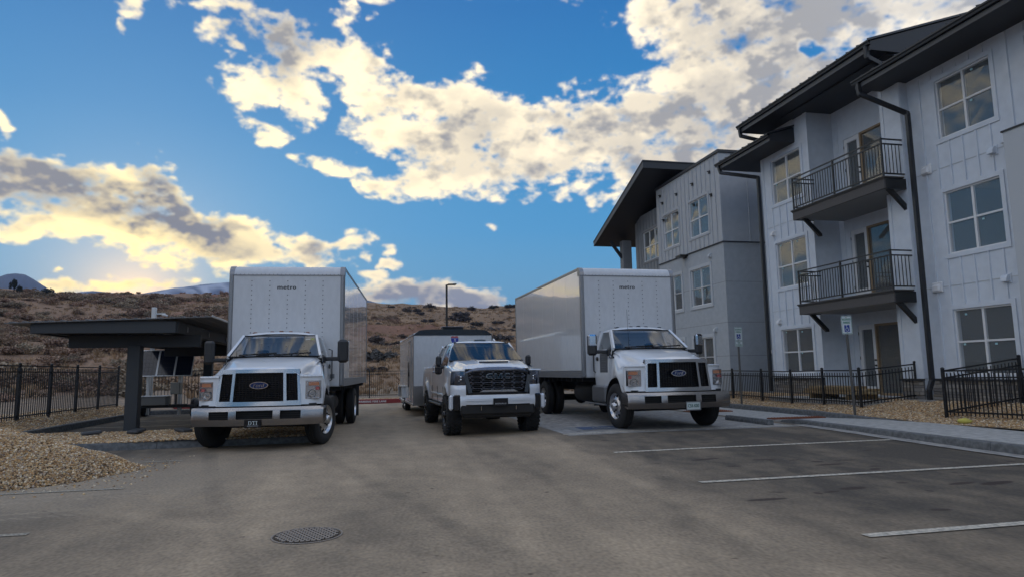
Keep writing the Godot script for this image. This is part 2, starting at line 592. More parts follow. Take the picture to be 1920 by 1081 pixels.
# ---------------------------------------------------------------- the ground
const RIDGE := [[-110.0, 0.060], [-80.0, 0.10], [-55.0, 0.118], [-35.0, 0.108], [-25.3, 0.1071], [-23.8, 0.1067], [-21.8, 0.1046], [-19.0, 0.1059], [-14.8, 0.1093], [-10.9, 0.1109], [-5.4, 0.1078], [0.2, 0.1046], [2.9, 0.1028], [5.6, 0.0990], [8.5, 0.0957], [9.9, 0.0944], [12.8, 0.0973], [18.9, 0.0958], [40.0, 0.085], [70.0, 0.05], [110.0, 0.02]]
const PEAK := [[-30.5, 0.080], [-27.0, 0.1033], [-25.4, 0.1218], [-25.0, 0.1256], [-24.5, 0.1272], [-24.0, 0.1265], [-23.5, 0.1215], [-23.0, 0.1154], [-22.5, 0.1093], [-21.9, 0.1042], [-21.0, 0.0979], [-19.5, 0.088], [-16.0, 0.07]]
const RANGE := [[-60.0, 0.08], [-45.0, 0.10], [-34.0, 0.095], [-25.0, 0.100], [-21.9, 0.1012], [-21.3, 0.1060], [-20.7, 0.1086], [-20.0, 0.1106], [-19.4, 0.1101], [-18.5, 0.1087], [-17.8, 0.1086], [-17.3, 0.1083], [-16.7, 0.1098], [-15.9, 0.1132], [-15.2, 0.1159], [-14.8, 0.1180], [-13.7, 0.1209], [-12.6, 0.1247], [-10.9, 0.1288], [-9.1, 0.1314], [-7.1, 0.1279], [-3.7, 0.1200], [-0.3, 0.1089], [3.3, 0.0932], [10.0, 0.07], [25.0, 0.05]]
const SHRUBS := [[1, -164, 1.1], [3, -135, 1.5], [9, -163, 1.6], [11, -161, 2.6], [8, -152, 0.6], [10, -137, 1.5], [13, -143, 1.9], [13, -157, 1.5], [15, -162, 1.6], [15, -150, 1.5], [10, -125, 2.6], [2, -121, 1.2], [12, -122, 1.0], [15, -139, 0.9], [16, -179, 3.2], [12, -179, 1.5], [7, -179, 1.5], [6, -185, 0.9], [20, -148, 3.7], [23, -157, 2.8], [27, -175, 2.3], [29, -169, 1.0], [24, -142, 1.9], [20, -131, 1.3], [28, -142, 1.9], [25, -129, 2.8], [24, -120, 1.8], [36, -171, 1.6], [36, -160, 1.3], [34, -182, 1.8], [35, -183, 1.8], [40, -181, 2.1], [1, -94, 2.1], [3, -88, 2.9], [2, -70, 2.9], [1, -67, 1.3], [1, -61, 1.2], [19, -91, 2.3], [5, -100, 1.3], [33, -150, 2.0], [31, -132, 1.7], [17, -112, 2.0], [22, -104, 1.6]]
var lumps: FastNoiseLite
var detail_noise: FastNoiseLite


func curve_at(list: Array, a: float) -> float:
	if a <= list[0][0]:
		return list[0][1]
	for i in list.size() - 1:
		if a <= list[i + 1][0]:
			return lerpf(list[i][1], list[i + 1][1], (a - list[i][0]) / (list[i + 1][0] - list[i][0]))
	return list[-1][1]


func lot_y(x: float, z: float) -> float:
	# the lot rises a little towards the building's far end
	return 0.09 * smoothstep(0.5, 5.5, x) * smoothstep(8.0, 14.0, -z)


func hill_share(x: float, z: float) -> float:
	var az := rad_to_deg(atan2(x, -z))
	var d0 := lerpf(30.0, 46.0, smoothstep(-14.0, 0.0, az))
	return (Vector2(x, z).length() - d0) / (190.0 - d0)


func land(x: float, z: float) -> float:
	var y := -0.08
	if x > -8.2 and z > -33.4 and z < 90.0 and x < 60.0:
		return y
	y += 0.38 * smoothstep(0.0, 0.7, -8.2 - x) * smoothstep(14.5, 17.0, -z) + 0.08 * smoothstep(0.0, 1.0, -33.4 - z)
	var az := rad_to_deg(atan2(x, -z))
	var t := hill_share(x, z)
	if t <= 0.0:
		return y
	var crest := 190.0 * curve_at(RIDGE, az) + 1.4
	var s := pow(minf(t, 1.0), 1.25)
	s = s - 0.05 * smoothstep(0.85, 1.0, t) * 0.0 - maxf(t - 1.0, 0.0) * 0.55
	y += crest * s
	y += lumps.get_noise_2d(x, z) * 2.2 * smoothstep(0.0, 0.25, t) * (1.0 - 0.75 * smoothstep(0.7, 1.0, t))
	y += detail_noise.get_noise_2d(x, z) * 0.5 * smoothstep(0.0, 0.2, t)
	# a cut bank half-way up
	if az > -16.0 and az < 12.0:
		var bank := t - 0.42 - lumps.get_noise_2d(x * 0.6 + 90.0, z * 0.6) * 0.12
		y += 1.3 * smoothstep(-0.012, 0.012, bank) * (1.0 - smoothstep(0.0, 0.2, bank)) * smoothstep(-16.0, -9.0, az) * (1.0 - smoothstep(5.0, 12.0, az))
	return y


func steps(list: Array) -> PackedFloat32Array:
	# [from, step, to, step, to ...]
	var out := PackedFloat32Array()
	var at: float = list[0]
	for i in range(1, list.size(), 2):
		while at < list[i + 1] - 0.001:
			out.append(at)
			at += list[i]
		at = list[i + 1]
	out.append(at)
	return out


func make_ground() -> void:
	lumps = sky_noise_of(0.022, 3, 77)
	detail_noise = sky_noise_of(0.11, 3, 78)
	var tone := sky_noise_of(0.05, 4, 79)
	var st := mb()
	quad(st, Vector3(-6000, -0.6, 6000), Vector3(6000, -0.6, 6000), Vector3(6000, -0.6, -6000), Vector3(-6000, -0.6, -6000))
	structure(obj("ground", st, grained(mat("plain", Color(0.27, 0.22, 0.165), 0.95), 0.02, 4, 0.6, 1.0, Vector3.ONE * 0.05), self))
	# hillside: dry grass, brown scrub ground, bare red soil
	var xs := steps([-320.0, 5.0, -60.0, 2.0, -20.0, 0.7, -7.5, 2.5, 60.0, 5.0, 330.0])
	var zs := steps([-330.0, 5.0, -210.0, 2.5, -60.0, 1.0, -14.0, 6.0, 120.0])
	var v := PackedVector3Array()
	var col := PackedColorArray()
	for z in zs:
		for x in xs:
			v.append(Vector3(x, land(x, z), z))
			var az := rad_to_deg(atan2(x, -z))
			var t := hill_share(x, z)
			var n := tone.get_noise_2d(x, z)
			var n2 := tone.get_noise_2d(x * 4.0 + 300.0, z * 4.0)
			var grass := Color(0.37, 0.235, 0.135).lerp(Color(0.27, 0.17, 0.10), clampf(0.5 + n * 1.2 + n2 * 0.6, 0.0, 1.0))
			var scrub := Color(0.29, 0.175, 0.110).lerp(Color(0.36, 0.225, 0.14), clampf(0.5 + n * 1.6 + n2, 0.0, 1.0))
			var red := Color(0.36, 0.155, 0.095).lerp(Color(0.27, 0.13, 0.085), clampf(0.5 + n2 * 1.5, 0.0, 1.0))
			var left := 1.0 - smoothstep(-7.0, -1.0, az + n * 6.0)
			var c := grass.lerp(scrub, left * 0.85)
			c = c.lerp(red, smoothstep(0.02, 0.22, n + 0.12) * smoothstep(0.40, 0.75, t) * smoothstep(-19.0, -14.0, az) * (1.0 - smoothstep(-6.0, 0.0, az)))
			c = c.lerp(red * 0.8, smoothstep(0.30, 0.40, t) * (1.0 - smoothstep(0.44, 0.50, t)) * smoothstep(-12.0, -3.0, az) * (1.0 - smoothstep(5.0, 12.0, az)) * 0.7)
			if t < 0.04:
				c = c.lerp(Color(0.30, 0.235, 0.165), 0.7)
			col.append(c)
	var idx := PackedInt32Array()
	var w := xs.size()
	for j in zs.size() - 1:
		for i in w - 1:
			var a := j * w + i
			idx.append_array([a, a + 1, a + w, a + 1, a + w + 1, a + w])
	var hs := SurfaceTool.new()
	hs.begin(Mesh.PRIMITIVE_TRIANGLES)
	hs.set_smooth_group(1)
	for k in v.size():
		hs.set_color(col[k])
		hs.add_vertex(v[k])
	for k in idx:
		hs.add_index(k)
	var hm := mat("hillside_soil", Color(1, 1, 1), 0.97)
	hm.vertex_color_use_as_albedo = true
	grained(hm, 0.03, 5, 0.72, 1.0, Vector3.ONE * 0.12, 4.0, 9)
	structure(obj("hillside", hs, hm, self))
	mountain("dark_peak", PEAK, 3300.0, 900.0, Color(0.11, 0.10, 0.085), 0.0, 5)
	mountain("snowy_mountain_range", RANGE, 4200.0, 1300.0, Color(0.13, 0.115, 0.10), 1.0, 6)


func mountain(called: String, list: Array, far: float, deep: float, c: Color, snow: float, seeded: int) -> void:
	var n := sky_noise_of(4.0 / far * 3.0, 5, seeded)
	var st := SurfaceTool.new()
	st.begin(Mesh.PRIMITIVE_TRIANGLES)
	st.set_smooth_group(1)
	var cols := 180
	var rows := 22
	var a0: float = list[0][0]
	var a1: float = list[-1][0]
	for j in rows + 1:
		for i in cols + 1:
			var az := lerpf(a0, a1, float(i) / cols)
			var k := float(j) / rows * 2.0 - 1.0
			var r := far + deep * k
			var d := Vector3(sin(deg_to_rad(az)), 0, -cos(deg_to_rad(az)))
			var p := d * r
			var h := far * curve_at(list, az) * minf(1.0, smoothstep(0.0, 0.12, float(i) / cols) * 0.4 + 0.6)
			var fall := 1.0 - pow(absf(k), 1.25)
			var rough := n.get_noise_2d(p.x, p.z) * h * 0.16 * (1.0 - pow(1.0 - absf(k), 6.0))
			p.y = 1.4 + h * fall + rough * minf(1.0, fall * 3.0) - (2.0 if fall <= 0.0 else 0.0)
			var cc := c.lerp(c * 0.7, clampf(0.5 + n.get_noise_2d(p.x * 3.0, p.z * 3.0), 0.0, 1.0))
			if snow > 0.0:
				var s := n.get_noise_2d(p.x * 4.0, p.z * 9.0) + n.get_noise_2d(p.x * 1.5, p.z * 1.5) * 0.6
				cc = cc.lerp(Color(0.80, 0.80, 0.80), smoothstep(0.12, 0.45, s + (p.y / h - 0.8) * 1.1) * 0.6)
			st.set_color(cc)
			st.add_vertex(p)
	for j in rows:
		for i in cols:
			var a := j * (cols + 1) + i
			for q in [a, a + cols + 1, a + 1, a + 1, a + cols + 1, a + cols + 2]:
				st.add_index(q)
	var m := mat(called, Color(1, 1, 1), 0.95)
	m.vertex_color_use_as_albedo = true
	structure(obj(called, st, m, self))


# ---------------------------------------------------------------- the lot
const LOT := [-9.0, 9.75, -33.4, 40.0]
const PAINTED := [-9.0, 10.0, -33.4, 6.6]


func smudge(f: PackedFloat32Array, w: int, h: int, x: float, z: float, rx: float, rz: float, turn: float, by: float) -> void:
	var sx := w / (PAINTED[1] - PAINTED[0])
	var sz := h / (PAINTED[3] - PAINTED[2])
	var r := maxf(rx, rz)
	var ct := cos(turn)
	var sn := sin(turn)
	for j in range(maxi(0, int((z - r - PAINTED[2]) * sz)), mini(h, int((z + r - PAINTED[2]) * sz) + 1)):
		for i in range(maxi(0, int((x - r - PAINTED[0]) * sx)), mini(w, int((x + r - PAINTED[0]) * sx) + 1)):
			var u: float = i / sx + PAINTED[0] - x
			var v: float = j / sz + PAINTED[2] - z
			var d := pow((u * ct + v * sn) / rx, 2.0) + pow((-u * sn + v * ct) / rz, 2.0)
			if d < 1.0:
				f[j * w + i] += by * minf(1.0, (1.0 - d) * 2.0)


func asphalt_texture() -> ImageTexture:
	# asphalt under pale dust dragged along the driving lane, with stains and the prints of a loader's tyres
	var w := 1280
	var h := 1800
	var noise := func(freq: float, oct: int, seeded: int, iw: int, ih: int) -> PackedByteArray:
		var n := sky_noise_of(freq, oct, seeded)
		var im := n.get_image(iw, ih, false, false, false)
		im.convert(Image.FORMAT_L8)
		im.resize(w, h, Image.INTERPOLATE_CUBIC)
		return im.get_data()
	var broad: PackedByteArray = noise.call(0.012, 4, 3, w / 4, h / 4)
	var drag: PackedByteArray = noise.call(0.02, 5, 8, w / 2, h / 7)
	var cross: PackedByteArray = noise.call(0.03, 5, 14, w / 6, h / 2)
	var mid: PackedByteArray = noise.call(0.035, 5, 21, w, h)
	var grit: PackedByteArray = noise.call(0.35, 2, 31, w, h)
	var stain := PackedFloat32Array()
	stain.resize(w * h)
	var print_ := PackedFloat32Array()
	print_.resize(w * h)
	rng.seed = 41
	for k in 46:
		smudge(stain, w, h, rng.randf_range(4.0, 9.4), rng.randf_range(-13.0, -5.0), rng.randf_range(0.03, 0.16), rng.randf_range(0.02, 0.07), rng.randf_range(-0.4, 0.4), rng.randf_range(0.4, 1.0))
	for k in 60:
		smudge(stain, w, h, rng.randf_range(-5.0, 4.0), rng.randf_range(-14.0, -3.5), rng.randf_range(0.015, 0.05), rng.randf_range(0.01, 0.03), rng.randf_range(-1.0, 1.0), rng.randf_range(0.4, 0.9))
	for s in [[5.9, -9.3], [7.0, -8.9], [6.5, -8.6], [5.5, -6.9], [6.9, -6.8], [7.3, -6.7], [4.2, -6.6], [5.1, -9.6]]:
		smudge(stain, w, h, s[0], s[1], rng.randf_range(0.15, 0.3), rng.randf_range(0.05, 0.09), rng.randf_range(-0.2, 0.2), 1.2)
	# tyre lanes swept into the dust, from the gate to each parked vehicle
	var track := PackedFloat32Array()
	track.resize(w * h)
	for lane in [[Vector2(3.0, 6.0), Vector2(0.6, -4.0), Vector2(-1.2, -9.5), Vector2(-1.9, -14.0), -0.16], [Vector2(1.4, 6.0), Vector2(2.0, -3.0), Vector2(2.6, -9.0), Vector2(2.8, -15.0), 0.14], [Vector2(-2.0, 6.0), Vector2(2.2, -1.0), Vector2(5.0, -8.0), Vector2(6.7, -14.5), -0.13], [Vector2(6.0, 5.0), Vector2(2.4, -2.0), Vector2(-0.8, -6.0), Vector2(-5.0, -8.4), 0.15], [Vector2(0.0, 6.0), Vector2(-0.6, -3.0), Vector2(-0.4, -12.0), Vector2(0.6, -31.0), 0.13], [Vector2(4.0, 6.0), Vector2(1.2, -5.0), Vector2(0.8, -14.0), Vector2(0.2, -31.0), -0.11]]:
		for side in [-0.92, 0.92]:
			for k in 150:
				var q: Vector2 = lane[0].bezier_interpolate(lane[1], lane[2], lane[3], k / 149.0)
				var ahead: Vector2 = lane[0].bezier_interpolate(lane[1], lane[2], lane[3], minf(1.0, k / 149.0 + 0.01))
				var dir := (ahead - q).normalized() if k < 149 else Vector2(0, -1)
				var c: Vector2 = q + dir.orthogonal() * side
				smudge(track, w, h, c.x, c.y, 0.15, 0.22, 0.0, lane[4] * rng.randf_range(0.1, 0.5))
	for track_ in [[-4.2, -8.0, 3.2, 0.10], [-4.0, -9.0, 2.4, 0.14]]:
		for k in 22:
			for side in [-1.0, 1.0]:
				var x: float = track_[0] + k * 0.15
				if x > track_[0] + track_[2]:
					continue
				var z: float = track_[1] - (x - track_[0]) * track_[3] + side * 0.14
				smudge(print_, w, h, x, z, 0.12, 0.035, side * 0.6, rng.randf_range(0.3, 0.8))
	var data := PackedByteArray()
	data.resize(w * h * 3)
	for j in h:
		var z: float = PAINTED[2] + (j + 0.5) / h * (PAINTED[3] - PAINTED[2])
		for i in w:
			var k := j * w + i
			var x: float = PAINTED[0] + (i + 0.5) / w * (PAINTED[1] - PAINTED[0])
			var b := broad[k] / 255.0 - 0.5
			var d := drag[k] / 255.0 - 0.5
			var m := mid[k] / 255.0 - 0.5
			var lane := smoothstep(-4.6, -1.6, x + b * 1.5) * (1.0 - smoothstep(2.6, 5.2, x + b * 2.5 - maxf(-z - 8.0, 0.0) * 0.05))
			var dust := clampf(0.13 + lane * 0.54 + b * 0.45 + d * 0.70 + (cross[k] / 255.0 - 0.5) * 0.25 + m * 0.36 + track[k], 0.0, 1.0)
			var pile := smoothstep(1.0, 0.0, Vector2((x + 5.6) / 4.2, (z + 10.2) / 2.6).length() - 0.35 + b * 0.8 + m * 0.5)
			var g := 0.82 + (grit[k] / 255.0 - 0.5) * 0.60
			var r0 := 0.10
			var g0 := 0.082
			var b0 := 0.062
			r0 = lerpf(r0, 0.50, dust)
			g0 = lerpf(g0, 0.385, dust)
			b0 = lerpf(b0, 0.258, dust)
			var t := minf(1.0, pile * 0.75 + print_[k] * 0.55)
			r0 = lerpf(r0, 0.40, t)
			g0 = lerpf(g0, 0.325, t)
			b0 = lerpf(b0, 0.235, t)
			var s := minf(0.85, stain[k])
			r0 = lerpf(r0, 0.045, s) * g
			g0 = lerpf(g0, 0.026, s) * g
			b0 = lerpf(b0, 0.020, s) * g
			data[k * 3] = int(255.0 * pow(r0, 0.4545))
			data[k * 3 + 1] = int(255.0 * pow(g0, 0.4545))
			data[k * 3 + 2] = int(255.0 * pow(b0, 0.4545))
	return ImageTexture.create_from_image(Image.create_from_data(w, h, false, Image.FORMAT_RGB8, data))


func sheet(called: String, x0: float, x1: float, z0: float, z1: float, lift: float, m: Material, cell: float = 1.5) -> MeshInstance3D:
	# a thin surface that follows the lot
	var st := mb()
	st.set_smooth_group(1)
	var nx := maxi(1, ceili((x1 - x0) / cell))
	var nz := maxi(1, ceili((z1 - z0) / cell))
	for j in nz:
		for i in nx:
			var p: Array = []
			for q in [[0, 1], [1, 1], [1, 0], [0, 0]]:
				var x := lerpf(x0, x1, float(i + q[0]) / nx)
				var z := lerpf(z0, z1, float(j + q[1]) / nz)
				p.append(Vector3(x, lot_y(x, z) + lift, z))
			for k in [0, 2, 1, 0, 3, 2]:
				st.set_uv(Vector2((p[k].x - PAINTED[0]) / (PAINTED[1] - PAINTED[0]), (p[k].z - PAINTED[2]) / (PAINTED[3] - PAINTED[2])))
				st.add_vertex(p[k])
	return structure(obj(called, st, m, self)) as MeshInstance3D


func make_lot() -> void:
	var asphalt := mat("asphalt", Color(1, 1, 1), 0.88, 0.0, 0.4)
	asphalt.albedo_texture = asphalt_texture()
	asphalt.normal_enabled = true
	asphalt.uv1_scale = Vector3.ONE
	asphalt.normal_enabled = false
	asphalt.detail_enabled = false
	sheet("parking_lot", LOT[0], LOT[1], LOT[2], PAINTED[3], 0.0, asphalt, 1.0)
	sheet("parking_lot_behind", LOT[0], 60.0, PAINTED[3], 60.0, 0.0, grained(mat("asphalt_behind", Color(0.22, 0.205, 0.185), 0.9), 0.02, 5, 0.7, 1.0, Vector3.ONE * 0.2), 10.0)
	var concrete := grained(mat("concrete", Color(0.42, 0.395, 0.36), 0.9), 0.02, 5, 0.70, 1.0, Vector3.ONE * 0.45, 0.6, 3)
	grained(mat("kerb_concrete", Color(0.20, 0.205, 0.205), 0.88), 0.03, 5, 0.62, 1.0, Vector3.ONE * 0.5, 0.8, 4)
	grained(mat("walk_concrete", Color(0.52, 0.505, 0.47), 0.9), 0.02, 5, 0.75, 1.0, Vector3.ONE * 0.5, 0.5, 6)
	# the accessible bay is a concrete slab let into the asphalt
	sheet("concrete_bay", 4.1, 9.45, -20.5, -13.35, 0.004, concrete)
	for z in [-15.6, -18.0]:
		sheet("concrete_joint", 4.1, 9.45, z - 0.008, z + 0.008, 0.007, mats_dark("joint", Color(0.04, 0.04, 0.038)))
	var line := grained(mat("line_paint", Color(0.84, 0.75, 0.60), 0.8), 0.03, 5, 0.55, 1.0, Vector3.ONE * 0.9, 0.2, 5)
	var worn := grained(mat("worn_line_paint", Color(0.52, 0.46, 0.36), 0.85), 0.06, 5, 0.5, 1.0, Vector3.ONE * 0.9, 0.2, 7)
	for z in [-13.62, -10.7, -7.76, -4.96, -2.1, 0.8, 3.7]:
		sheet("parking_stripe", 4.05, 9.42, z - 0.055, z + 0.055, 0.009, line)
	for z in [-12.42, -9.6, -7.1, -4.3, -1.5, 1.3, 4.1]:
		sheet("parking_stripe", -8.5, -2.98, z - 0.05, z + 0.05, 0.006, worn)
	for z in [-19.0, -21.4, -23.75, -26.3]:
		sheet("parking_stripe", -7.75, -4.6, z - 0.05, z + 0.05, 0.006, line)
	# the faded blue square painted on the bay
	sheet("accessible_bay_marking", 4.5, 5.95, -15.1, -14.15, 0.011, grained(mat("faded_white", Color(0.36, 0.36, 0.35), 0.85), 0.06, 4, 0.7, 1.0, Vector3.ONE))
	sheet("accessible_bay_emblem_field", 4.72, 5.73, -14.96, -14.29, 0.015, grained(mat("faded_blue", Color(0.10, 0.15, 0.27), 0.85), 0.06, 4, 0.6, 1.0, Vector3.ONE))
	var wheel := mb()
	var ym := lot_y(5.2, -14.6) + 0.019
	var arc: Array = []
	for k in 14:
		arc.append(Vector3(5.22 + cos(TAU * k / 18.0 - 0.6) * 0.2, ym, -14.52 + sin(TAU * k / 18.0 - 0.6) * 0.13))
	for k in 13:
		bar(wheel, arc[k], arc[k + 1], 0.05, 0.004)
	bar(wheel, Vector3(5.2, ym, -14.85), Vector3(5.2, ym, -14.62), 0.06, 0.004)
	bar(wheel, Vector3(5.2, ym, -14.6), Vector3(5.42, ym, -14.58), 0.05, 0.004)
	bar(wheel, Vector3(5.42, ym, -14.6), Vector3(5.5, ym, -14.4), 0.05, 0.004)
	structure(obj("accessible_bay_emblem", wheel, mats.faded_white, self))


func mats_dark(called: String, c: Color) -> StandardMaterial3D:
	if not mats.has(called):
		mat(called, c, 0.9)
	return mats[called]


func kerb_run(called: String, path: Array, width: float, tops: Array, m: Material, seg: float = 3.0) -> Node3D:
	# a kerb along the path, cast in lengths with a joint between them; its face leans back
	var root := Node3D.new()
	root.name = numbered(called)
	add_child(root, true)
	structure(root)
	for i in path.size() - 1:
		var a: Vector3 = path[i]
		var c: Vector3 = path[i + 1]
		var n := maxi(1, roundi((c - a).length() / seg))
		var side := (c - a).cross(Vector3.UP).normalized()
		for k in n:
			var t0 := float(k) / n
			var t1 := float(k + 1) / n
			var gap := 0.005 / (c - a).length()
			var p := a.lerp(c, t0 + gap)
			var q := a.lerp(c, t1 - gap)
			var hp: float = lerpf(tops[i], tops[i + 1], t0)
			var hq: float = lerpf(tops[i], tops[i + 1], t1)
			var st := mb()
			var rows: Array = []
			for e in [[p, hp], [q, hq]]:
				var o: Vector3 = e[0]
				var h: float = e[1]
				rows.append([o - Vector3.UP * 0.1, o + Vector3.UP * maxf(h - 0.03, 0.002) + side * 0.025, o + Vector3.UP * (h - 0.008) + side * 0.034, o + Vector3.UP * h + side * 0.055, o + Vector3.UP * h + side * width, o - Vector3.UP * 0.1 + side * width])
			for j in 5:
				quad(st, rows[0][j], rows[1][j], rows[1][j + 1], rows[0][j + 1])
			cap(st, rows[0], false)
			cap(st, rows[1], true)
			obj("kerb_length", st, m, root)
	return root


func stone_mesh(seeded: int) -> ArrayMesh:
	var r := RandomNumberGenerator.new()
	r.seed = seeded
	var st := mb()
	var ring := func(y: float, rad: float, n: int, off: float) -> Array:
		var out: Array = []
		for k in n:
			out.append(Vector3(cos(TAU * k / n + off) * rad * r.randf_range(0.75, 1.2), y * r.randf_range(0.8, 1.2), -sin(TAU * k / n + off) * rad * r.randf_range(0.65, 1.1)))
		return out
	var lo: Array = ring.call(-0.18, 0.42, 5, 0.0)
	var hi: Array = ring.call(0.2, 0.40, 5, 0.5)
	skin(st, [lo, hi], true, FLAT)
	cap(st, hi, false)
	return done(st)


func scatter(called: String, label: String, category: String, mesh: Mesh, m: Material, at: Array, group: String = "") -> MultiMeshInstance3D:
	# at: [Transform3D, Color]
	var mm := MultiMesh.new()
	mm.transform_format = MultiMesh.TRANSFORM_3D
	mm.use_colors = true
	mm.mesh = mesh
	mm.instance_count = at.size()
	for k in at.size():
		mm.set_instance_transform(k, at[k][0])
		mm.set_instance_color(k, at[k][1])
	var o := MultiMeshInstance3D.new()
	o.name = numbered(called)
	o.multimesh = mm
	o.material_override = m
	add_child(o, true)
	tag(o, label, category, group)
	stuff(o)
	return o


const STONES := [[0.29, 0.185, 0.085], [0.34, 0.235, 0.12], [0.21, 0.13, 0.065], [0.38, 0.29, 0.18], [0.23, 0.18, 0.135], [0.15, 0.095, 0.055], [0.31, 0.185, 0.08], [0.42, 0.355, 0.26]]


func stone_color() -> Color:
	var c: Array = STONES[rng.randi() % STONES.size()]
	var k := rng.randf_range(1.35, 1.95)
	return Color(c[0] * k, c[1] * k, c[2] * k)


func stones_over(n: int, x0: float, x1: float, z0: float, z1: float, height: Callable, lo: float, hi: float) -> Array:
	var out: Array = []
	for k in n:
		var x := rng.randf_range(x0, x1)
		var z := rng.randf_range(z0, z1)
		var y: float = height.call(x, z)
		if y < -50.0:
			continue
		var s := rng.randf_range(lo, hi)
		var b := Basis.from_euler(Vector3(rng.randf_range(-0.5, 0.5), rng.randf() * TAU, rng.randf_range(-0.5, 0.5))).scaled(Vector3.ONE * s)
		out.append([Transform3D(b, Vector3(x, y + s * rng.randf_range(-0.05, 0.18), z)), stone_color()])
	return out


func pile_y(x: float, z: float) -> float:
	var d := Vector2((x + 6.72) / 3.38, (z + 11.25) / 1.75)
	var q := d.length() + detail_noise.get_noise_2d(x * 6.0, z * 6.0) * 0.06
	return 0.84 * (1.0 - pow(minf(q, 1.3), 1.9)) + lumps.get_noise_2d(x * 30.0, z * 30.0) * 0.05


func bed_y(x: float, z: float) -> float:
	return 0.165 + 0.27 * smoothstep(11.9, 14.6, x) + lumps.get_noise_2d(x * 12.0, z * 12.0) * 0.05


func surface(called: String, x0: float, x1: float, z0: float, z1: float, cell: float, height: Callable, m: Material, parent: Node3D) -> MeshInstance3D:
	var st := mb()
	st.set_smooth_group(1)
	var nx := ceili((x1 - x0) / cell)
	var nz := ceili((z1 - z0) / cell)
	for j in nz:
		for i in nx:
			var p: Array = []
			for q in [[0, 1], [1, 1], [1, 0], [0, 0]]:
				var x := lerpf(x0, x1, float(i + q[0]) / nx)
				var z := lerpf(z0, z1, float(j + q[1]) / nz)
				p.append(Vector3(x, height.call(x, z), z))
			st.set_smooth_group(1)
			quad(st, p[0], p[1], p[2], p[3])
	return obj(called, st, m, parent)


func make_beds() -> void:
	rng.seed = 7
	var stone := stone_mesh(4)
	var gm := mat("gravel", Color(1, 1, 1), 0.92)
	gm.vertex_color_use_as_albedo = true
	var earth := grained(mat("bed_earth", Color(0.33, 0.25, 0.165), 0.95), 0.12, 3, 0.55, 1.1, Vector3.ONE * 1.3, 1.5, 8)
	# the tipped heap of landscaping gravel
	var heap := thing("gravel_pile", "heap of tan landscaping gravel tipped on the asphalt beside the carport island", "gravel pile")
	surface("heap_core", -10.4, -3.1, -13.2, -9.3, 0.16, func(x, z): return maxf(pile_y(x, z) - 0.02, -0.05), earth, heap)
	var st := scatter("gravel_stones", "loose tan and grey stones covering the tipped gravel heap", "gravel", stone, gm, stones_over(105000, -9.6, -2.95, -13.2, -9.2, func(x, z):
		var y := pile_y(x, z)
		return y if y > 0.0 else (-99.0 if rng.randf() > 0.03 * exp(y * 3.5) else 0.0), 0.018, 0.044))
	st.name = "gravel_stones"
	# the island in front of the carport
	var isle := func(x: float, z: float) -> float: return 0.155 + lumps.get_noise_2d(x * 14.0, z * 14.0) * 0.03
	structure(surface("island_bed", -8.4, -1.0, -17.55, -14.62, 0.4, isle, earth, self))
	scatter("island_gravel", "tan gravel spread over the kerbed island under the carport", "gravel", stone, gm, stones_over(26000, -8.4, -1.1, -17.5, -14.62, isle, 0.03, 0.06))
	# along the left fence
	var strip := func(x: float, z: float) -> float: return 0.15 + 0.19 * smoothstep(8.05, 9.0, -x) * smoothstep(15.5, 17.5, -z) + lumps.get_noise_2d(x * 14.0, z * 14.0) * 0.05
	structure(surface("fence_bed", -10.6, -8.02, -28.2, -15.4, 0.4, strip, earth, self))
	structure(surface("back_bed", -8.02, -2.6, -28.4, -27.75, 0.4, func(x, z): return 0.16, earth, self))
	scatter("fence_gravel", "tan gravel along the foot of the black metal fence left of the carport", "gravel", stone, gm, stones_over(26000, -10.5, -8.02, -28.0, -15.5, strip, 0.03, 0.06))
	# between the walk and the building
	structure(surface("building_bed", 11.85, 15.05, -32.5, 2.0, 0.4, bed_y, earth, self))
	scatter("building_gravel", "pinkish tan gravel bed between the concrete walk and the apartment building", "gravel", stone, gm, stones_over(62000, 11.9, 15.0, -24.0, -7.0, bed_y, 0.028, 0.06))


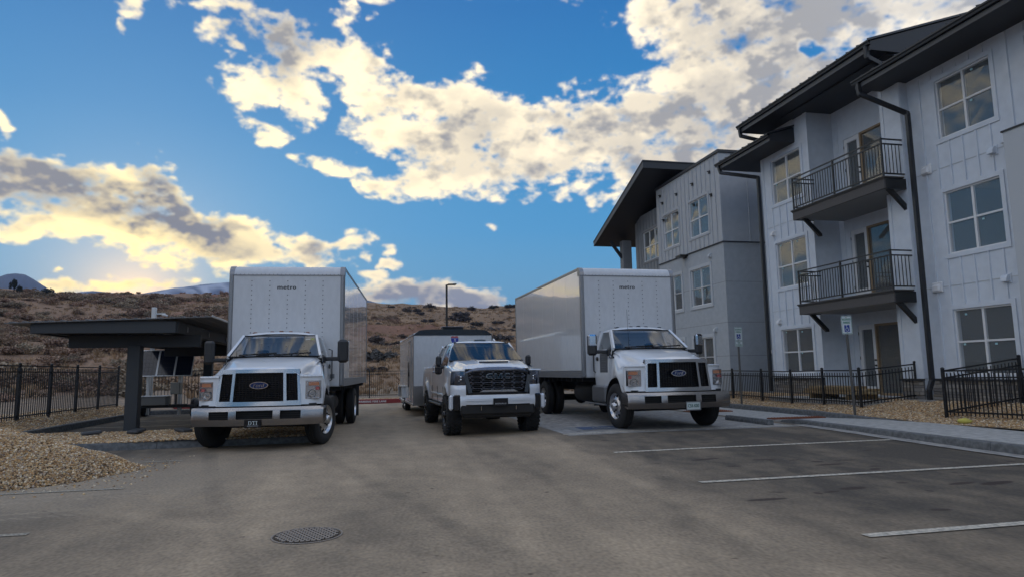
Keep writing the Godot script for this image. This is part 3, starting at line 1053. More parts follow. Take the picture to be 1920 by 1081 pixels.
func make_kerbs() -> void:
	var kc: Material = mats.kerb_concrete
	# right-hand walk: kerb, then slabs; the walk dips to a ramp at the accessible bay
	kerb_run("kerb", [Vector3(9.75, 0.0, 6.0), Vector3(9.75, 0.0, -9.0), Vector3(9.75, 0.05, -13.2), Vector3(9.85, 0.08, -14.2), Vector3(10.05, 0.09, -15.0)], 0.16, [0.15, 0.15, 0.13, 0.1, 0.01], kc)
	kerb_run("gravel_kerb", [Vector3(11.72, 0.06, -13.2), Vector3(11.75, 0.07, -16.0), Vector3(11.75, 0.07, -26.0)], 0.15, [0.10, 0.15, 0.17], kc)
	var pan := sheet("gutter_pan", 9.45, 9.75, -13.6, 6.0, 0.012, mats.concrete)
	pan.name = "gutter_pan"
	var walk := Node3D.new()
	walk.name = "sidewalk"
	add_child(walk)
	structure(walk)
	var z := 6.0
	while z > -25.0:
		var z1 := z - 1.52
		var st := mb()
		var y0 := 0.155 - 0.10 * smoothstep(12.6, 15.4, -z) + lot_y(9.6, z) * 0.3
		var y1 := 0.155 - 0.10 * smoothstep(12.6, 15.4, -z1) + lot_y(9.6, z1) * 0.3
		var xa := 9.91 if z > -13.5 else 10.06 if z > -15.5 else 9.45
		var p: Array = [Vector3(xa, y0, z - 0.006), Vector3(11.72, y0, z - 0.006), Vector3(11.72, y1, z1 + 0.006), Vector3(xa, y1, z1 + 0.006)]
		quad(st, p[0], p[1], p[2], p[3])
		for k in 4:
			var a: Vector3 = p[k]
			var c: Vector3 = p[(k + 1) % 4]
			quad(st, a - Vector3.UP * 0.12, c - Vector3.UP * 0.12, c, a)
		obj("walk_slab", st, mats.walk_concrete, walk)
		z = z1
	var rust := grained(mat("tactile_orange", Color(0.28, 0.085, 0.035), 0.8), 0.1, 3, 0.7, 1.0, Vector3.ONE)
	for a in [[10.1, 11.6, -15.62, -15.3], [9.6, 10.9, -19.3, -18.6]]:
		var pad := mb()
		box2(pad, Vector3(a[0], 0.04, a[2]), Vector3(a[1], 0.108, a[3]))
		for i in 18:
			for j in 6:
				bevel(pad, Vector3(lerpf(a[0], a[1], (i + 0.5) / 18.0), 0.111, lerpf(a[2], a[3], (j + 0.5) / 6.0)), Vector3(0.03, 0.012, 0.03), 0.005)
		structure(obj("tactile_paving", pad, rust, self))
	# left-hand kerbs
	kerb_run("island_kerb", [Vector3(-1.0, 0, -14.75), Vector3(-4.0, 0, -14.62), Vector3(-8.6, 0, -14.4)], 0.15, [0.15, 0.15, 0.15], kc)
	kerb_run("carport_kerb", [Vector3(-2.6, 0, -27.7), Vector3(-8.0, 0, -27.7)], 0.15, [0.16, 0.16], kc)
	kerb_run("fence_kerb", [Vector3(-7.87, 0, -27.7), Vector3(-7.87, 0, -16.6)], 0.15, [0.17, 0.17], kc)
	# the red fire-lane kerb at the far end
	var red := kerb_run("fire_lane_kerb", [Vector3(12.0, 0.02, -32.6), Vector3(-9.0, 0.0, -32.35)], 0.16, [0.2, 0.2], grained(mat("fire_lane_red", Color(0.30, 0.024, 0.024), 0.6), 0.05, 4, 0.7, 1.0, Vector3.ONE))
	var white := mat("stencil_white", Color(0.65, 0.62, 0.6), 0.7)
	for x in [0.25, -4.0, 4.5]:
		text("stencil_lettering", "NO PARKING FIRE LANE", 0.09, 1.5, 0.006, white, red, Vector3(x, 0.105, -32.45), Basis(Vector3.RIGHT, Vector3(0, 0.98, -0.2).normalized(), Vector3(0, 0.2, 0.98).normalized()), sans)
	var back := mb()
	quad(back, Vector3(-9, 0.17, -32.5), Vector3(12.0, 0.17, -32.75), Vector3(12.0, 0.02, -39.5), Vector3(-9, 0.02, -39.5))
	structure(obj("far_bed", back, mats.bed_earth, self))
	rng.seed = 19
	scatter("far_gravel", "tan gravel behind the red fire lane kerb", "gravel", stone_mesh(6), mats.gravel, stones_over(9000, -2.0, 9.0, -38.0, -32.7, func(x, z): return lerpf(0.17, 0.05, (-z - 32.7) / 5.3), 0.03, 0.06))


# ---------------------------------------------------------------- growth on the hill
func bush_mesh(seeded: int, leaves: int, twig: float, flat: float) -> ArrayMesh:
	# many small twig and leaf clumps through the volume of a low dome, unit wide
	var r := RandomNumberGenerator.new()
	r.seed = seeded
	var st := mb()
	var lobes: Array = []
	for k in 6:
		lobes.append([Vector3(r.randf_range(-0.3, 0.3), r.randf_range(0.12, 0.3) * flat, r.randf_range(-0.3, 0.3)), r.randf_range(0.14, 0.24)])
	for k in leaves:
		var l: Array = lobes[r.randi() % lobes.size()]
		var d := Vector3(r.randfn(), r.randfn(), r.randfn()).normalized()
		var p: Vector3 = l[0] + d * l[1] * pow(r.randf(), 0.4) * Vector3(1, flat, 1)
		if p.y < 0.0:
			p.y = -p.y * 0.4
		var b := Basis.from_euler(Vector3(r.randf() * TAU, r.randf() * TAU, r.randf() * TAU))
		var s := twig * r.randf_range(0.6, 1.5)
		tri(st, p + b * Vector3(-s * 0.5, 0, 0), p + b * Vector3(s * 0.5, 0, s * 0.2), p + b * Vector3(0, s * 1.3, 0))
		tri(st, p + b * Vector3(-s * 0.3, 0, s * 0.5), p + b * Vector3(s * 0.4, s * 0.2, -s * 0.4), p + b * Vector3(0, -s, 0))
	for k in 9:
		var e := Vector3(r.randf_range(-0.4, 0.4), r.randf_range(0.3, 0.55) * flat, r.randf_range(-0.4, 0.4))
		tube(st, [Vector3(e.x * 0.1, -0.1, e.z * 0.1), e * 0.6, e], 0.012, 4, 0.003)
	return done(st)


func make_growth() -> void:
	rng.seed = 101
	var scrub: Array = [bush_mesh(1, 460, 0.048, 0.7), bush_mesh(2, 420, 0.055, 0.55), bush_mesh(3, 480, 0.045, 0.85)]
	var sm := mat("scrub", Color(1, 1, 1), 0.95)
	sm.vertex_color_use_as_albedo = true
	# the brown scrub that covers the near slopes as one mass
	var patch := sky_noise_of(0.035, 3, 55)
	for v in 3:
		var at: Array = []
		for k in 3400:
			var az := rng.randf_range(-62.0, 3.0)
			var dist := 33.0 + 165.0 * pow(rng.randf(), 0.75)
			var x := sin(deg_to_rad(az)) * dist
			var z := -cos(deg_to_rad(az)) * dist
			var t := hill_share(x, z)
			var n := patch.get_noise_2d(x, z)
			if t < 0.02 or t > 1.06 or n < -0.12 + 0.5 * smoothstep(-9.0, 0.0, az) + rng.randf_range(-0.2, 0.1):
				continue
			if az < -3.0 and az > -14.0 and t > 0.62 and rng.randf() > 0.35:
				continue
			var s := (0.8 + 3.4 * pow(rng.randf(), 1.8)) * lerpf(0.75, 1.15, clampf(t, 0, 1)) * (0.75 if t > 0.9 else 1.0)
			var c := Color(0.32, 0.205, 0.145).lerp(Color(0.22, 0.155, 0.10), rng.randf() * 0.9)
			if rng.randf() < 0.25:
				c = Color(0.29, 0.225, 0.155)
			c = c * rng.randf_range(0.7, 1.25)
			at.append([Transform3D(Basis(Vector3.UP, rng.randf() * TAU).scaled(Vector3(s, s * rng.randf_range(0.6, 1.0), s)), Vector3(x, land(x, z) - 0.1, z)), c])
		scatter("hillside_scrub", ["bare brown scrub covering the hillside behind the carport", "low grey brown brush over the hillside behind the carport", "taller leafless brush among the hillside scrub"][v], "scrub", scrub[v], sm, at)
	# dry grass tufts
	var tuft := mb()
	var tr := RandomNumberGenerator.new()
	tr.seed = 3
	for k in 16:
		var a := tr.randf() * TAU
		var o := Vector3(cos(a), 0, sin(a)) * tr.randf() * 0.35
		var tip := o * 1.6 + Vector3(tr.randf_range(-0.15, 0.15), tr.randf_range(0.35, 0.7), tr.randf_range(-0.15, 0.15))
		tri(tuft, o - Vector3(0.05, 0, 0), o + Vector3(0.05, 0, 0.02), tip)
	var blades := done(tuft)
	var grass: Array = []
	for k in 15000:
		var az := rng.randf_range(-40.0, 26.0)
		var dist := 34.0 + 150.0 * pow(rng.randf(), 0.8)
		var x := sin(deg_to_rad(az)) * dist
		var z := -cos(deg_to_rad(az)) * dist
		if hill_share(x, z) < 0.0 or hill_share(x, z) > 1.02:
			continue
		var s := rng.randf_range(0.5, 1.2)
		var c := Color(0.36, 0.24, 0.14).lerp(Color(0.27, 0.18, 0.105), rng.randf()) * rng.randf_range(0.8, 1.2)
		grass.append([Transform3D(Basis(Vector3.UP, rng.randf() * TAU).scaled(Vector3(s * 1.3, s * 0.7, s * 1.3)), Vector3(x, land(x, z) - 0.03, z)), c])
	scatter("dry_grass", "dry tan grass over the hillside", "grass", blades, sm, grass)
	# shrubs one can count on the open grass slope
	var dark: Array = []
	for k in 3:
		var m := grained(mat("shrub_%d" % k, [Color(0.088, 0.074, 0.070), Color(0.105, 0.083, 0.072), Color(0.078, 0.072, 0.064)][k], 0.95), 0.2, 2, 0.7, 1.2, Vector3.ONE)
		dark.append(m)
	var meshes: Array = [bush_mesh(11, 420, 0.06, 0.62), bush_mesh(12, 420, 0.065, 0.8), bush_mesh(13, 400, 0.06, 0.7)]
	for k in SHRUBS.size():
		var s: Array = SHRUBS[k]
		var w: float = s[2] * 1.9
		var o := MeshInstance3D.new()
		o.name = numbered("hillside_shrub")
		o.mesh = meshes[k % 3]
		o.material_override = dark[(k / 2) % 3]
		add_child(o, true)
		o.transform = Transform3D(Basis(Vector3.UP, k * 2.1).scaled(Vector3(w, w * 0.72, w)), Vector3(s[0], land(s[0], s[1]) - 0.1, s[1]))
		# which one: how wide, how high up the slope, and where along it, told from the lamp post
		var up := hill_share(s[0], s[1])
		var size: String = "small round" if s[2] < 1.2 else "round" if s[2] < 1.7 else "wide" if s[2] < 2.4 else "very wide"
		var band: String = "on the skyline" if up > 0.90 else "just below the crest" if up > 0.78 else "high on the grass slope" if up > 0.66 else "half-way up the grass slope" if up > 0.5 else "low on the slope"
		var az := rad_to_deg(atan2(s[0], -s[1]))
		var along: String = "near the left truck" if az < 2.6 else "left of the lamp post" if az < 5.2 else "behind the lamp post" if az < 8.2 else "right of the lamp post" if az < 10.2 else "near the right truck"
		tag(o, "%s dark shrub %s, %s" % [size, band, along], "shrub", "shrubs dotted over the grass slope")
	# junipers on the left crest
	var jm := grained(mat("juniper", Color(0.035, 0.038, 0.024), 0.95), 0.2, 2, 0.7, 1.2, Vector3.ONE)
	var bark := mat("bark", Color(0.09, 0.065, 0.045), 0.95)
	for t in [[-24.55, 178.0, 3.2, 1.5, "taller small dark tree, left one of the pair on the hill crest"], [-24.2, 176.0, 2.4, 1.2, "shorter small dark tree, right one of the pair on the hill crest"], [-22.55, 174.0, 2.1, 2.4, "broad round dark tree on the crest below the blue peak"]]:
		var x: float = sin(deg_to_rad(t[0])) * t[1]
		var z: float = -cos(deg_to_rad(t[0])) * t[1]
		var tree := thing("juniper_tree", t[4], "tree", Vector3(x, land(x, z) - 0.2, z), 0.0, "trees on the hill crest")
		var st := mb()
		tube(st, [Vector3.ZERO, Vector3(0.1, t[2] * 0.4, 0), Vector3(0, t[2] * 0.8, 0.1)], 0.16, 6, 0.05)
		for k in 5:
			var a := k * 1.3
			tube(st, [Vector3(0.05, t[2] * 0.3, 0), Vector3(cos(a) * t[3] * 0.3, t[2] * 0.6, sin(a) * t[3] * 0.3)], 0.06, 5, 0.02)
		obj("trunk", st, bark, tree)
		part("crown", bush_mesh(20 + int(t[3] * 10), 900, 0.055, 1.3), jm, tree, Transform3D(Basis().scaled(Vector3(t[3] * 1.3, t[2] * 1.25, t[3] * 1.3)), Vector3(0, t[2] * 0.22, 0)))


# ---------------------------------------------------------------- fences, signs, lamp
func picket_fence(called: String, label: String, path: Array, high: float, picket_gap: float, at_posts: Array, base: Callable, mid_rail: bool) -> void:
	# path: corner points; posts at every bay; each picket, rail and post is a piece of its own
	var black: Material = mats.fence_black
	var f := thing(called, label, "fence", Vector3(path[0].x, base.call(path[0].x, path[0].z), path[0].z), 0.0, "black metal picket fences")
	var o := f.position
	var picket := mb()
	bevel(picket, Vector3(0, (high - 0.1) / 2.0 + 0.03, 0), Vector3(0.019, high - 0.16, 0.019), 0.002)
	var picket_mesh := done(picket)
	var post := mb()
	bevel(post, Vector3(0, high / 2.0 - 0.02, 0), Vector3(0.062, high + 0.04, 0.062), 0.006)
	lathe(post, [Vector2(0, 0.0), Vector2(0, 0.043), Vector2(0.022, 0.043), Vector2(0.04, 0.03), Vector2(0.05, 0.0)], Vector3(0, high, 0), Vector3.UP, 8)
	var post_mesh := done(post)
	for s in path.size() - 1:
		var a: Vector3 = path[s]
		var c: Vector3 = path[s + 1]
		var bays: int = at_posts[s]
		for k in bays + 1:
			var p := a.lerp(c, float(k) / bays)
			p.y = base.call(p.x, p.z)
			if k > 0 or s == 0:
				part("post", post_mesh, black, f, Transform3D(Basis(), p - o))
			if k == bays:
				continue
			var q := a.lerp(c, float(k + 1) / bays)
			q.y = base.call(q.x, q.z)
			var heights: Array = [high - 0.04, high - 0.2, 0.14]
			if mid_rail:
				heights.append(high * 0.5)
			for h in heights:
				var r := mb()
				bar(r, p - o + Vector3.UP * h, q - o + Vector3.UP * h, 0.034, 0.034)
				obj("rail", r, black, f)
			var n := maxi(1, roundi((q - p).length() / picket_gap))
			for i in range(1, n):
				part("picket", picket_mesh, black, f, Transform3D(Basis(), p.lerp(q, float(i) / n) - o))


func make_fences() -> void:
	mat("fence_black", Color(0.010, 0.010, 0.011), 0.42)
	var left := func(x: float, z: float) -> float: return 0.30
	var far := func(x: float, z: float) -> float: return 0.05
	picket_fence("picket_fence", "long black metal picket fence along the scrub left of the carport", [Vector3(-8.9, 0, -16.45), Vector3(-8.9, 0, -27.4)], 1.5, 0.118, [6], left, false)
	picket_fence("picket_fence", "black metal picket fence behind the solar trailer and the carport stalls", [Vector3(-8.83, 0, -28.6), Vector3(-1.6, 0, -28.6)], 1.5, 0.118, [4], func(x, z): return 0.17, false)
	picket_fence("picket_fence", "far black metal picket fence beyond the red fire lane kerb", [Vector3(-3.4, 0, -38.6), Vector3(9.4, 0, -39.4)], 1.52, 0.118, [7], far, false)
	var bed := func(x: float, z: float) -> float: return bed_y(x, z) + 0.01
	picket_fence("patio_fence", "low black picket fence round the patio below the two balconies", [Vector3(13.05, 0, -24.0), Vector3(13.05, 0, -20.35), Vector3(13.05, 0, -18.75), Vector3(13.05, 0, -15.75), Vector3(14.85, 0, -15.75)], 1.03, 0.105, [2, 1, 2, 1], bed, false)
	picket_fence("patio_fence", "low black picket fence in front of the nearest ground floor window", [Vector3(14.9, 0, -12.75), Vector3(12.75, 0, -12.75), Vector3(12.75, 0, -10.55), Vector3(12.75, 0, -8.3)], 1.08, 0.105, [1, 1, 1], bed, false)


func sign_plate(called: String, w: float, h: float, parent: Node3D, at: Vector3, green: bool) -> MeshInstance3D:
	# a white plate with round corners and a green line round it
	var outline := func(iw: float, ih: float, r: float) -> Array:
		var p: Array = []
		for k in 4:
			var c := Vector2((iw / 2.0 - r) * (1.0 if k == 0 or k == 3 else -1.0), (ih / 2.0 - r) * (1.0 if k < 2 else -1.0))
			for j in 5:
				var a := (k + j / 4.0) * PI / 2.0
				p.append(c + Vector2(cos(a), sin(a)) * r)
		return p
	var st := mb()
	prism(st, outline.call(w, h, 0.035), Vector3.RIGHT, Vector3.UP, Vector3(0, 0, 0.003), at)
	var plate := obj(called, st, mats.sign_white, parent)
	if green:
		var b := mb()
		var outer: Array = outline.call(w - 0.02, h - 0.02, 0.03)
		var inner: Array = outline.call(w - 0.038, h - 0.038, 0.024)
		for k in outer.size():
			var l: int = (k + 1) % outer.size()
			var z := Vector3(0, 0, 0.0045)
			quad(b, at + z + Vector3(outer[k].x, outer[k].y, 0), at + z + Vector3(outer[l].x, outer[l].y, 0), at + z + Vector3(inner[l].x, inner[l].y, 0), at + z + Vector3(inner[k].x, inner[k].y, 0))
		obj("border_line", b, mats.sign_green, plate)
	return plate


func parking_sign(label: String, at: Vector3, turn: float, high: float, van: bool, lean: float) -> void:
	var s := thing("parking_sign", label, "sign", at, turn, "reserved parking signs")
	s.rotation.z = lean
	var p := mb()
	bevel(p, Vector3(0, high / 2.0 - 0.1, 0), Vector3(0.05, high + 0.1, 0.05), 0.004)
	obj("post", p, mats.galvanized, s)
	var c := Vector3(0, high - 0.18, 0.029)
	var plate := sign_plate("sign_plate", 0.305, 0.457, s, c, true)
	var hh := 0.457
	text("lettering", "RESERVED", 0.055, 0.235, 0.002, mats.sign_green, plate, c + Vector3(0, hh / 2.0 - 0.085, 0.005), Basis(), sans)
	text("lettering", "PARKING", 0.055, 0.2, 0.002, mats.sign_green, plate, c + Vector3(0, hh / 2.0 - 0.165, 0.005), Basis(), sans)
	var f := mb()
	var e := c + Vector3(0, -0.085 if not van else -0.09, 0.004)
	box(f, e, Vector3(0.15, 0.17 if not van else 0.16, 0.003))
	var field := obj("emblem_field", f, mats.sign_blue, plate)
	# the seated figure on its wheel
	var w := mb()
	var z := Vector3(0, 0, 0.003)
	lathe(w, [Vector2(0, 0), Vector2(0, 0.014), Vector2(0.002, 0.014), Vector2(0.002, 0)], e + z + Vector3(-0.012, 0.068, 0), Vector3.BACK, 10)
	bar(w, e + z + Vector3(-0.012, 0.05, 0), e + z + Vector3(-0.005, 0.0, 0), 0.015, 0.003, Vector3.BACK)
	bar(w, e + z + Vector3(-0.008, 0.025, 0), e + z + Vector3(0.028, 0.022, 0), 0.011, 0.003, Vector3.BACK)
	bar(w, e + z + Vector3(-0.008, 0.002, 0), e + z + Vector3(0.032, -0.004, 0), 0.014, 0.003, Vector3.BACK)
	bar(w, e + z + Vector3(0.03, 0.0, 0), e + z + Vector3(0.046, -0.05, 0), 0.013, 0.003, Vector3.BACK)
	var last := Vector3.ZERO
	for k in 12:
		var a := 1.9 + k * 0.4
		var q := e + z + Vector3(-0.004, -0.028, 0) + Vector3(cos(a), sin(a), 0) * 0.04
		if k > 0:
			bar(w, last, q, 0.011, 0.003, Vector3.BACK)
		last = q
	obj("emblem", w, mats.sign_white, field)
	for y in [hh / 2.0 - 0.03, -hh / 2.0 + 0.035]:
		var bolt := mb()
		lathe(bolt, [Vector2(0, 0), Vector2(0, 0.012), Vector2(0.006, 0.01), Vector2(0.006, 0)], c + Vector3(0, y, 0.003), Vector3.BACK, 6)
		obj("bolt", bolt, mats.galvanized, plate)
	if van:
		var c2 := c + Vector3(0, -0.335, 0)
		var low := sign_plate("lower_plate", 0.305, 0.19, s, c2, true)
		text("lettering", "VAN", 0.045, 0.11, 0.002, mats.sign_green, low, c2 + Vector3(0, 0.035, 0.005), Basis(), sans)
		text("lettering", "ACCESSIBLE", 0.045, 0.235, 0.002, mats.sign_green, low, c2 + Vector3(0, -0.035, 0.005), Basis(), sans)


func make_signs() -> void:
	mat("sign_white", Color(0.68, 0.72, 0.72), 0.45)
	mat("sign_green", Color(0.03, 0.22, 0.12), 0.5)
	mat("sign_blue", Color(0.015, 0.05, 0.30), 0.45)
	grained(mat("galvanized", Color(0.20, 0.195, 0.185), 0.5, 0.6), 0.1, 3, 0.8, 1.0, Vector3.ONE * 2.0)
	parking_sign("white reserved parking sign on a thin post in the gravel by the walk", Vector3(11.92, 0.16, -14.63), 0.0, 2.44, false, 0.03)
	parking_sign("farther reserved parking sign with a second small plate behind the right truck", Vector3(12.3, 0.18, -20.4), 0.1, 2.53, true, 0.0)
	# lamp post beyond the trailer
	var lamp := thing("street_lamp", "tall dark lamp post with a flat head beyond the trailer", "street lamp", Vector3(5.38, -0.05, -45.0))
	var dark := mat("lamp_dark", Color(0.025, 0.023, 0.022), 0.5, 0.3)
	var st := mb()
	bevel(st, Vector3(0, 3.68, 0), Vector3(0.13, 7.36, 0.13), 0.01)
	obj("pole", st, dark, lamp)
	var b := mb()
	lathe(b, [Vector2(0, 0), Vector2(0, 0.3), Vector2(0.6, 0.3), Vector2(0.65, 0.26), Vector2(0.65, 0)], Vector3(0, -0.1, 0), Vector3.UP, 16)
	obj("base", b, mats.concrete, lamp)
	var h := mb()
	bevel(h, Vector3(0.36, 7.38, 0), Vector3(0.62, 0.09, 0.3), 0.03, Basis(Vector3.BACK, 0.05))
	bar(h, Vector3(0, 7.34, 0), Vector3(0.2, 7.38, 0), 0.08, 0.06)
	obj("head", h, dark, lamp)
	var l := mb()
	box(l, Vector3(0.40, 7.328, 0), Vector3(0.4, 0.012, 0.22))
	obj("lens", l, mat("lamp_lens", Color(0.5, 0.5, 0.48), 0.3), lamp)
	# wheel stop, scrap of foam
	var ws := mb()
	var poly: Array = [Vector2(-0.08, 0), Vector2(0.08, 0), Vector2(0.08, 0.06), Vector2(0.055, 0.12), Vector2(-0.055, 0.12), Vector2(-0.08, 0.06)]
	prism(ws, poly, Vector3.RIGHT, Vector3.UP, Vector3(0, 0, -1.83), Vector3(9.0, lot_y(9.0, -14.5) + 0.004, -13.78))
	tag(obj("wheel_stop", ws, mats.kerb_concrete, self), "grey concrete wheel stop beside the right truck's front wheel", "wheel stop")
	var foam := mb()
	rng.seed = 5
	var blob: Array = []
	for j in 5:
		var ring: Array = []
		for k in 9:
			var a := TAU * k / 9.0
			var rr := [0.05, 0.12, 0.13, 0.09, 0.02][j] * rng.randf_range(0.75, 1.2) as float
			ring.append(Vector3(cos(a) * rr * 1.2, [0.0, 0.03, 0.07, 0.10, 0.12][j] * rng.randf_range(0.85, 1.1), -sin(a) * rr))
		blob.append(ring)
	skin(foam, blob, true, 1)
	cap(foam, blob[4], false)
	tag(obj("foam_scrap", foam, mat("foam_yellow", Color(0.55, 0.48, 0.10), 0.9), self, Transform3D(Basis(), Vector3(12.08, bed_y(12.08, -11.67) + 0.01, -11.67))), "crumpled scrap of yellow foam lying on the gravel by the walk", "scrap")
	# iron cover in the lot
	var cover := thing("manhole_cover", "round iron manhole cover with a grid of studs in the asphalt", "manhole cover", Vector3(-0.48, 0.004, -6.32))
	var rim := mb()
	lathe(rim, [Vector2(0.0, 0.305), Vector2(0.004, 0.304), Vector2(0.005, 0.292), Vector2(0.001, 0.288)], Vector3.ZERO, Vector3.UP, 40)
	var iron := grained(mat("cast_iron", Color(0.42, 0.35, 0.285), 0.8, 0.1), 0.2, 3, 0.6, 1.0, Vector3.ONE * 3.0)
	obj("rim", rim, iron, cover)
	var plate := mb()
	lathe(plate, [Vector2(0.002, 0.0), Vector2(0.002, 0.288)], Vector3.ZERO, Vector3.UP, 40)
	lathe(plate, [Vector2(0.002, 0.288), Vector2(0.002, 0.0)], Vector3.ZERO, Vector3.UP, 40)
	obj("plate", plate, mat("cast_iron_dark", Color(0.29, 0.23, 0.18), 0.8), cover)
	var stud := mb()
	bevel(stud, Vector3(0, 0.004, 0), Vector3(0.035, 0.007, 0.035), 0.003)
	var stud_mesh := done(stud)
	for i in range(-7, 8):
		for j in range(-7, 8):
			var p := Vector3(i * 0.045 + (0.0225 if j % 2 else 0.0), 0.002, j * 0.045)
			if Vector2(p.x, p.z).length() < 0.27:
				part("stud", stud_mesh, iron, cover, Transform3D(Basis(), p))


# ---------------------------------------------------------------- the carport and what stands by it
func make_carport() -> void:
	var steel := grained(mat("carport_steel", Color(0.034, 0.038, 0.042), 0.55), 0.1, 3, 0.8, 1.05, Vector3.ONE)
	var deck := mat("carport_deck", Color(0.12, 0.12, 0.122), 0.5)
	var c := thing("carport", "dark steel carport with a flat cantilevered roof on two columns", "carport", Vector3(-5.42, 0.12, -17.75))
	for z in [0.0, -7.8]:
		var st := mb()
		bevel(st, Vector3(0, 1.0, z), Vector3(0.28, 2.1, 0.28), 0.01)
		var col := obj("column", st, steel, c)
		var pl := mb()
		bevel(pl, Vector3(0, 0.03, z), Vector3(0.44, 0.03, 0.44), 0.005)
		obj("base_plate", pl, steel, col)
		var bm := mb()
		bevel(bm, Vector3(0.0, 2.15, z - 0.05), Vector3(2.9, 0.3, 0.18), 0.01)
		obj("cross_beam", bm, steel, c)
	for x in [-1.6, -0.4, 0.85]:
		var st := mb()
		bevel(st, Vector3(x, 2.42, -4.0), Vector3(0.12, 0.22, 9.7), 0.01)
		obj("purlin", st, steel, c)
	# fascias, roof deck with its ribs
	var ff := mb()
	bevel(ff, Vector3(-0.38, 2.43, 0.92), Vector3(3.0, 0.28, 0.05), 0.01)
	obj("front_fascia", ff, steel, c)
	var fb := mb()
	bevel(fb, Vector3(-0.38, 2.43, -8.9), Vector3(3.0, 0.28, 0.05), 0.01)
	obj("rear_fascia", fb, steel, c)
	for x in [-1.88, 1.12]:
		var st := mb()
		bevel(st, Vector3(x, 2.43, -4.0), Vector3(0.06, 0.27, 9.76), 0.01)
		obj("side_fascia", st, steel, c)
	for k in 17:
		var st := mb()
		var x := -2.35 + k * 0.25
		var y := 2.60 + 0.035 * x
		bevel(st, Vector3(x + 0.125, y, -4.0), Vector3(0.246, 0.022, 10.1), 0.004, Basis(Vector3.BACK, 0.035))
		bevel(st, Vector3(x + 0.125, y + 0.022, -4.0), Vector3(0.07, 0.025, 10.1), 0.006, Basis(Vector3.BACK, 0.035))
		obj("roof_panel", st, deck, c)
	var edge := mb()
	bevel(edge, Vector3(1.915, 2.675, -4.0), Vector3(0.025, 0.05, 10.12), 0.008)
	obj("edge_trim", edge, mat("bright_trim", Color(0.55, 0.55, 0.54), 0.4), c)
	for z in [0.1, -2.2, -4.6]:
		var st := mb()
		bevel(st, Vector3(1.165, 2.42, z), Vector3(0.03, 0.13, 0.09), 0.01)
		obj("light_box", st, mat("box_grey", Color(0.22, 0.22, 0.22), 0.5), c)
	# low bollard lights or caps lying on the gravel
	var spots: Array = [[-5.8, -16.4, "flat dark cap lying on the island gravel, left of the carport column"], [-4.95, -16.55, "flat dark cap lying on the island gravel at the foot of the carport column"], [-3.95, -16.4, "flat dark cap lying on the island gravel beside the left truck's front wheel"]]
	for s in spots:
		var st := mb()
		bevel(st, Vector3(0, 0.045, 0), Vector3(0.38, 0.07, 0.24), 0.02, Basis(Vector3.BACK, 0.08))
		tag(obj("utility_lid", st, mats.mountain_dark if mats.has("mountain_dark") else mat("mountain_dark", Color(0.05, 0.052, 0.055), 0.55), self, Transform3D(Basis(Vector3.UP, s[0]), Vector3(s[0], 0.18, s[1]))), s[2], "cap", "flat caps on the island")


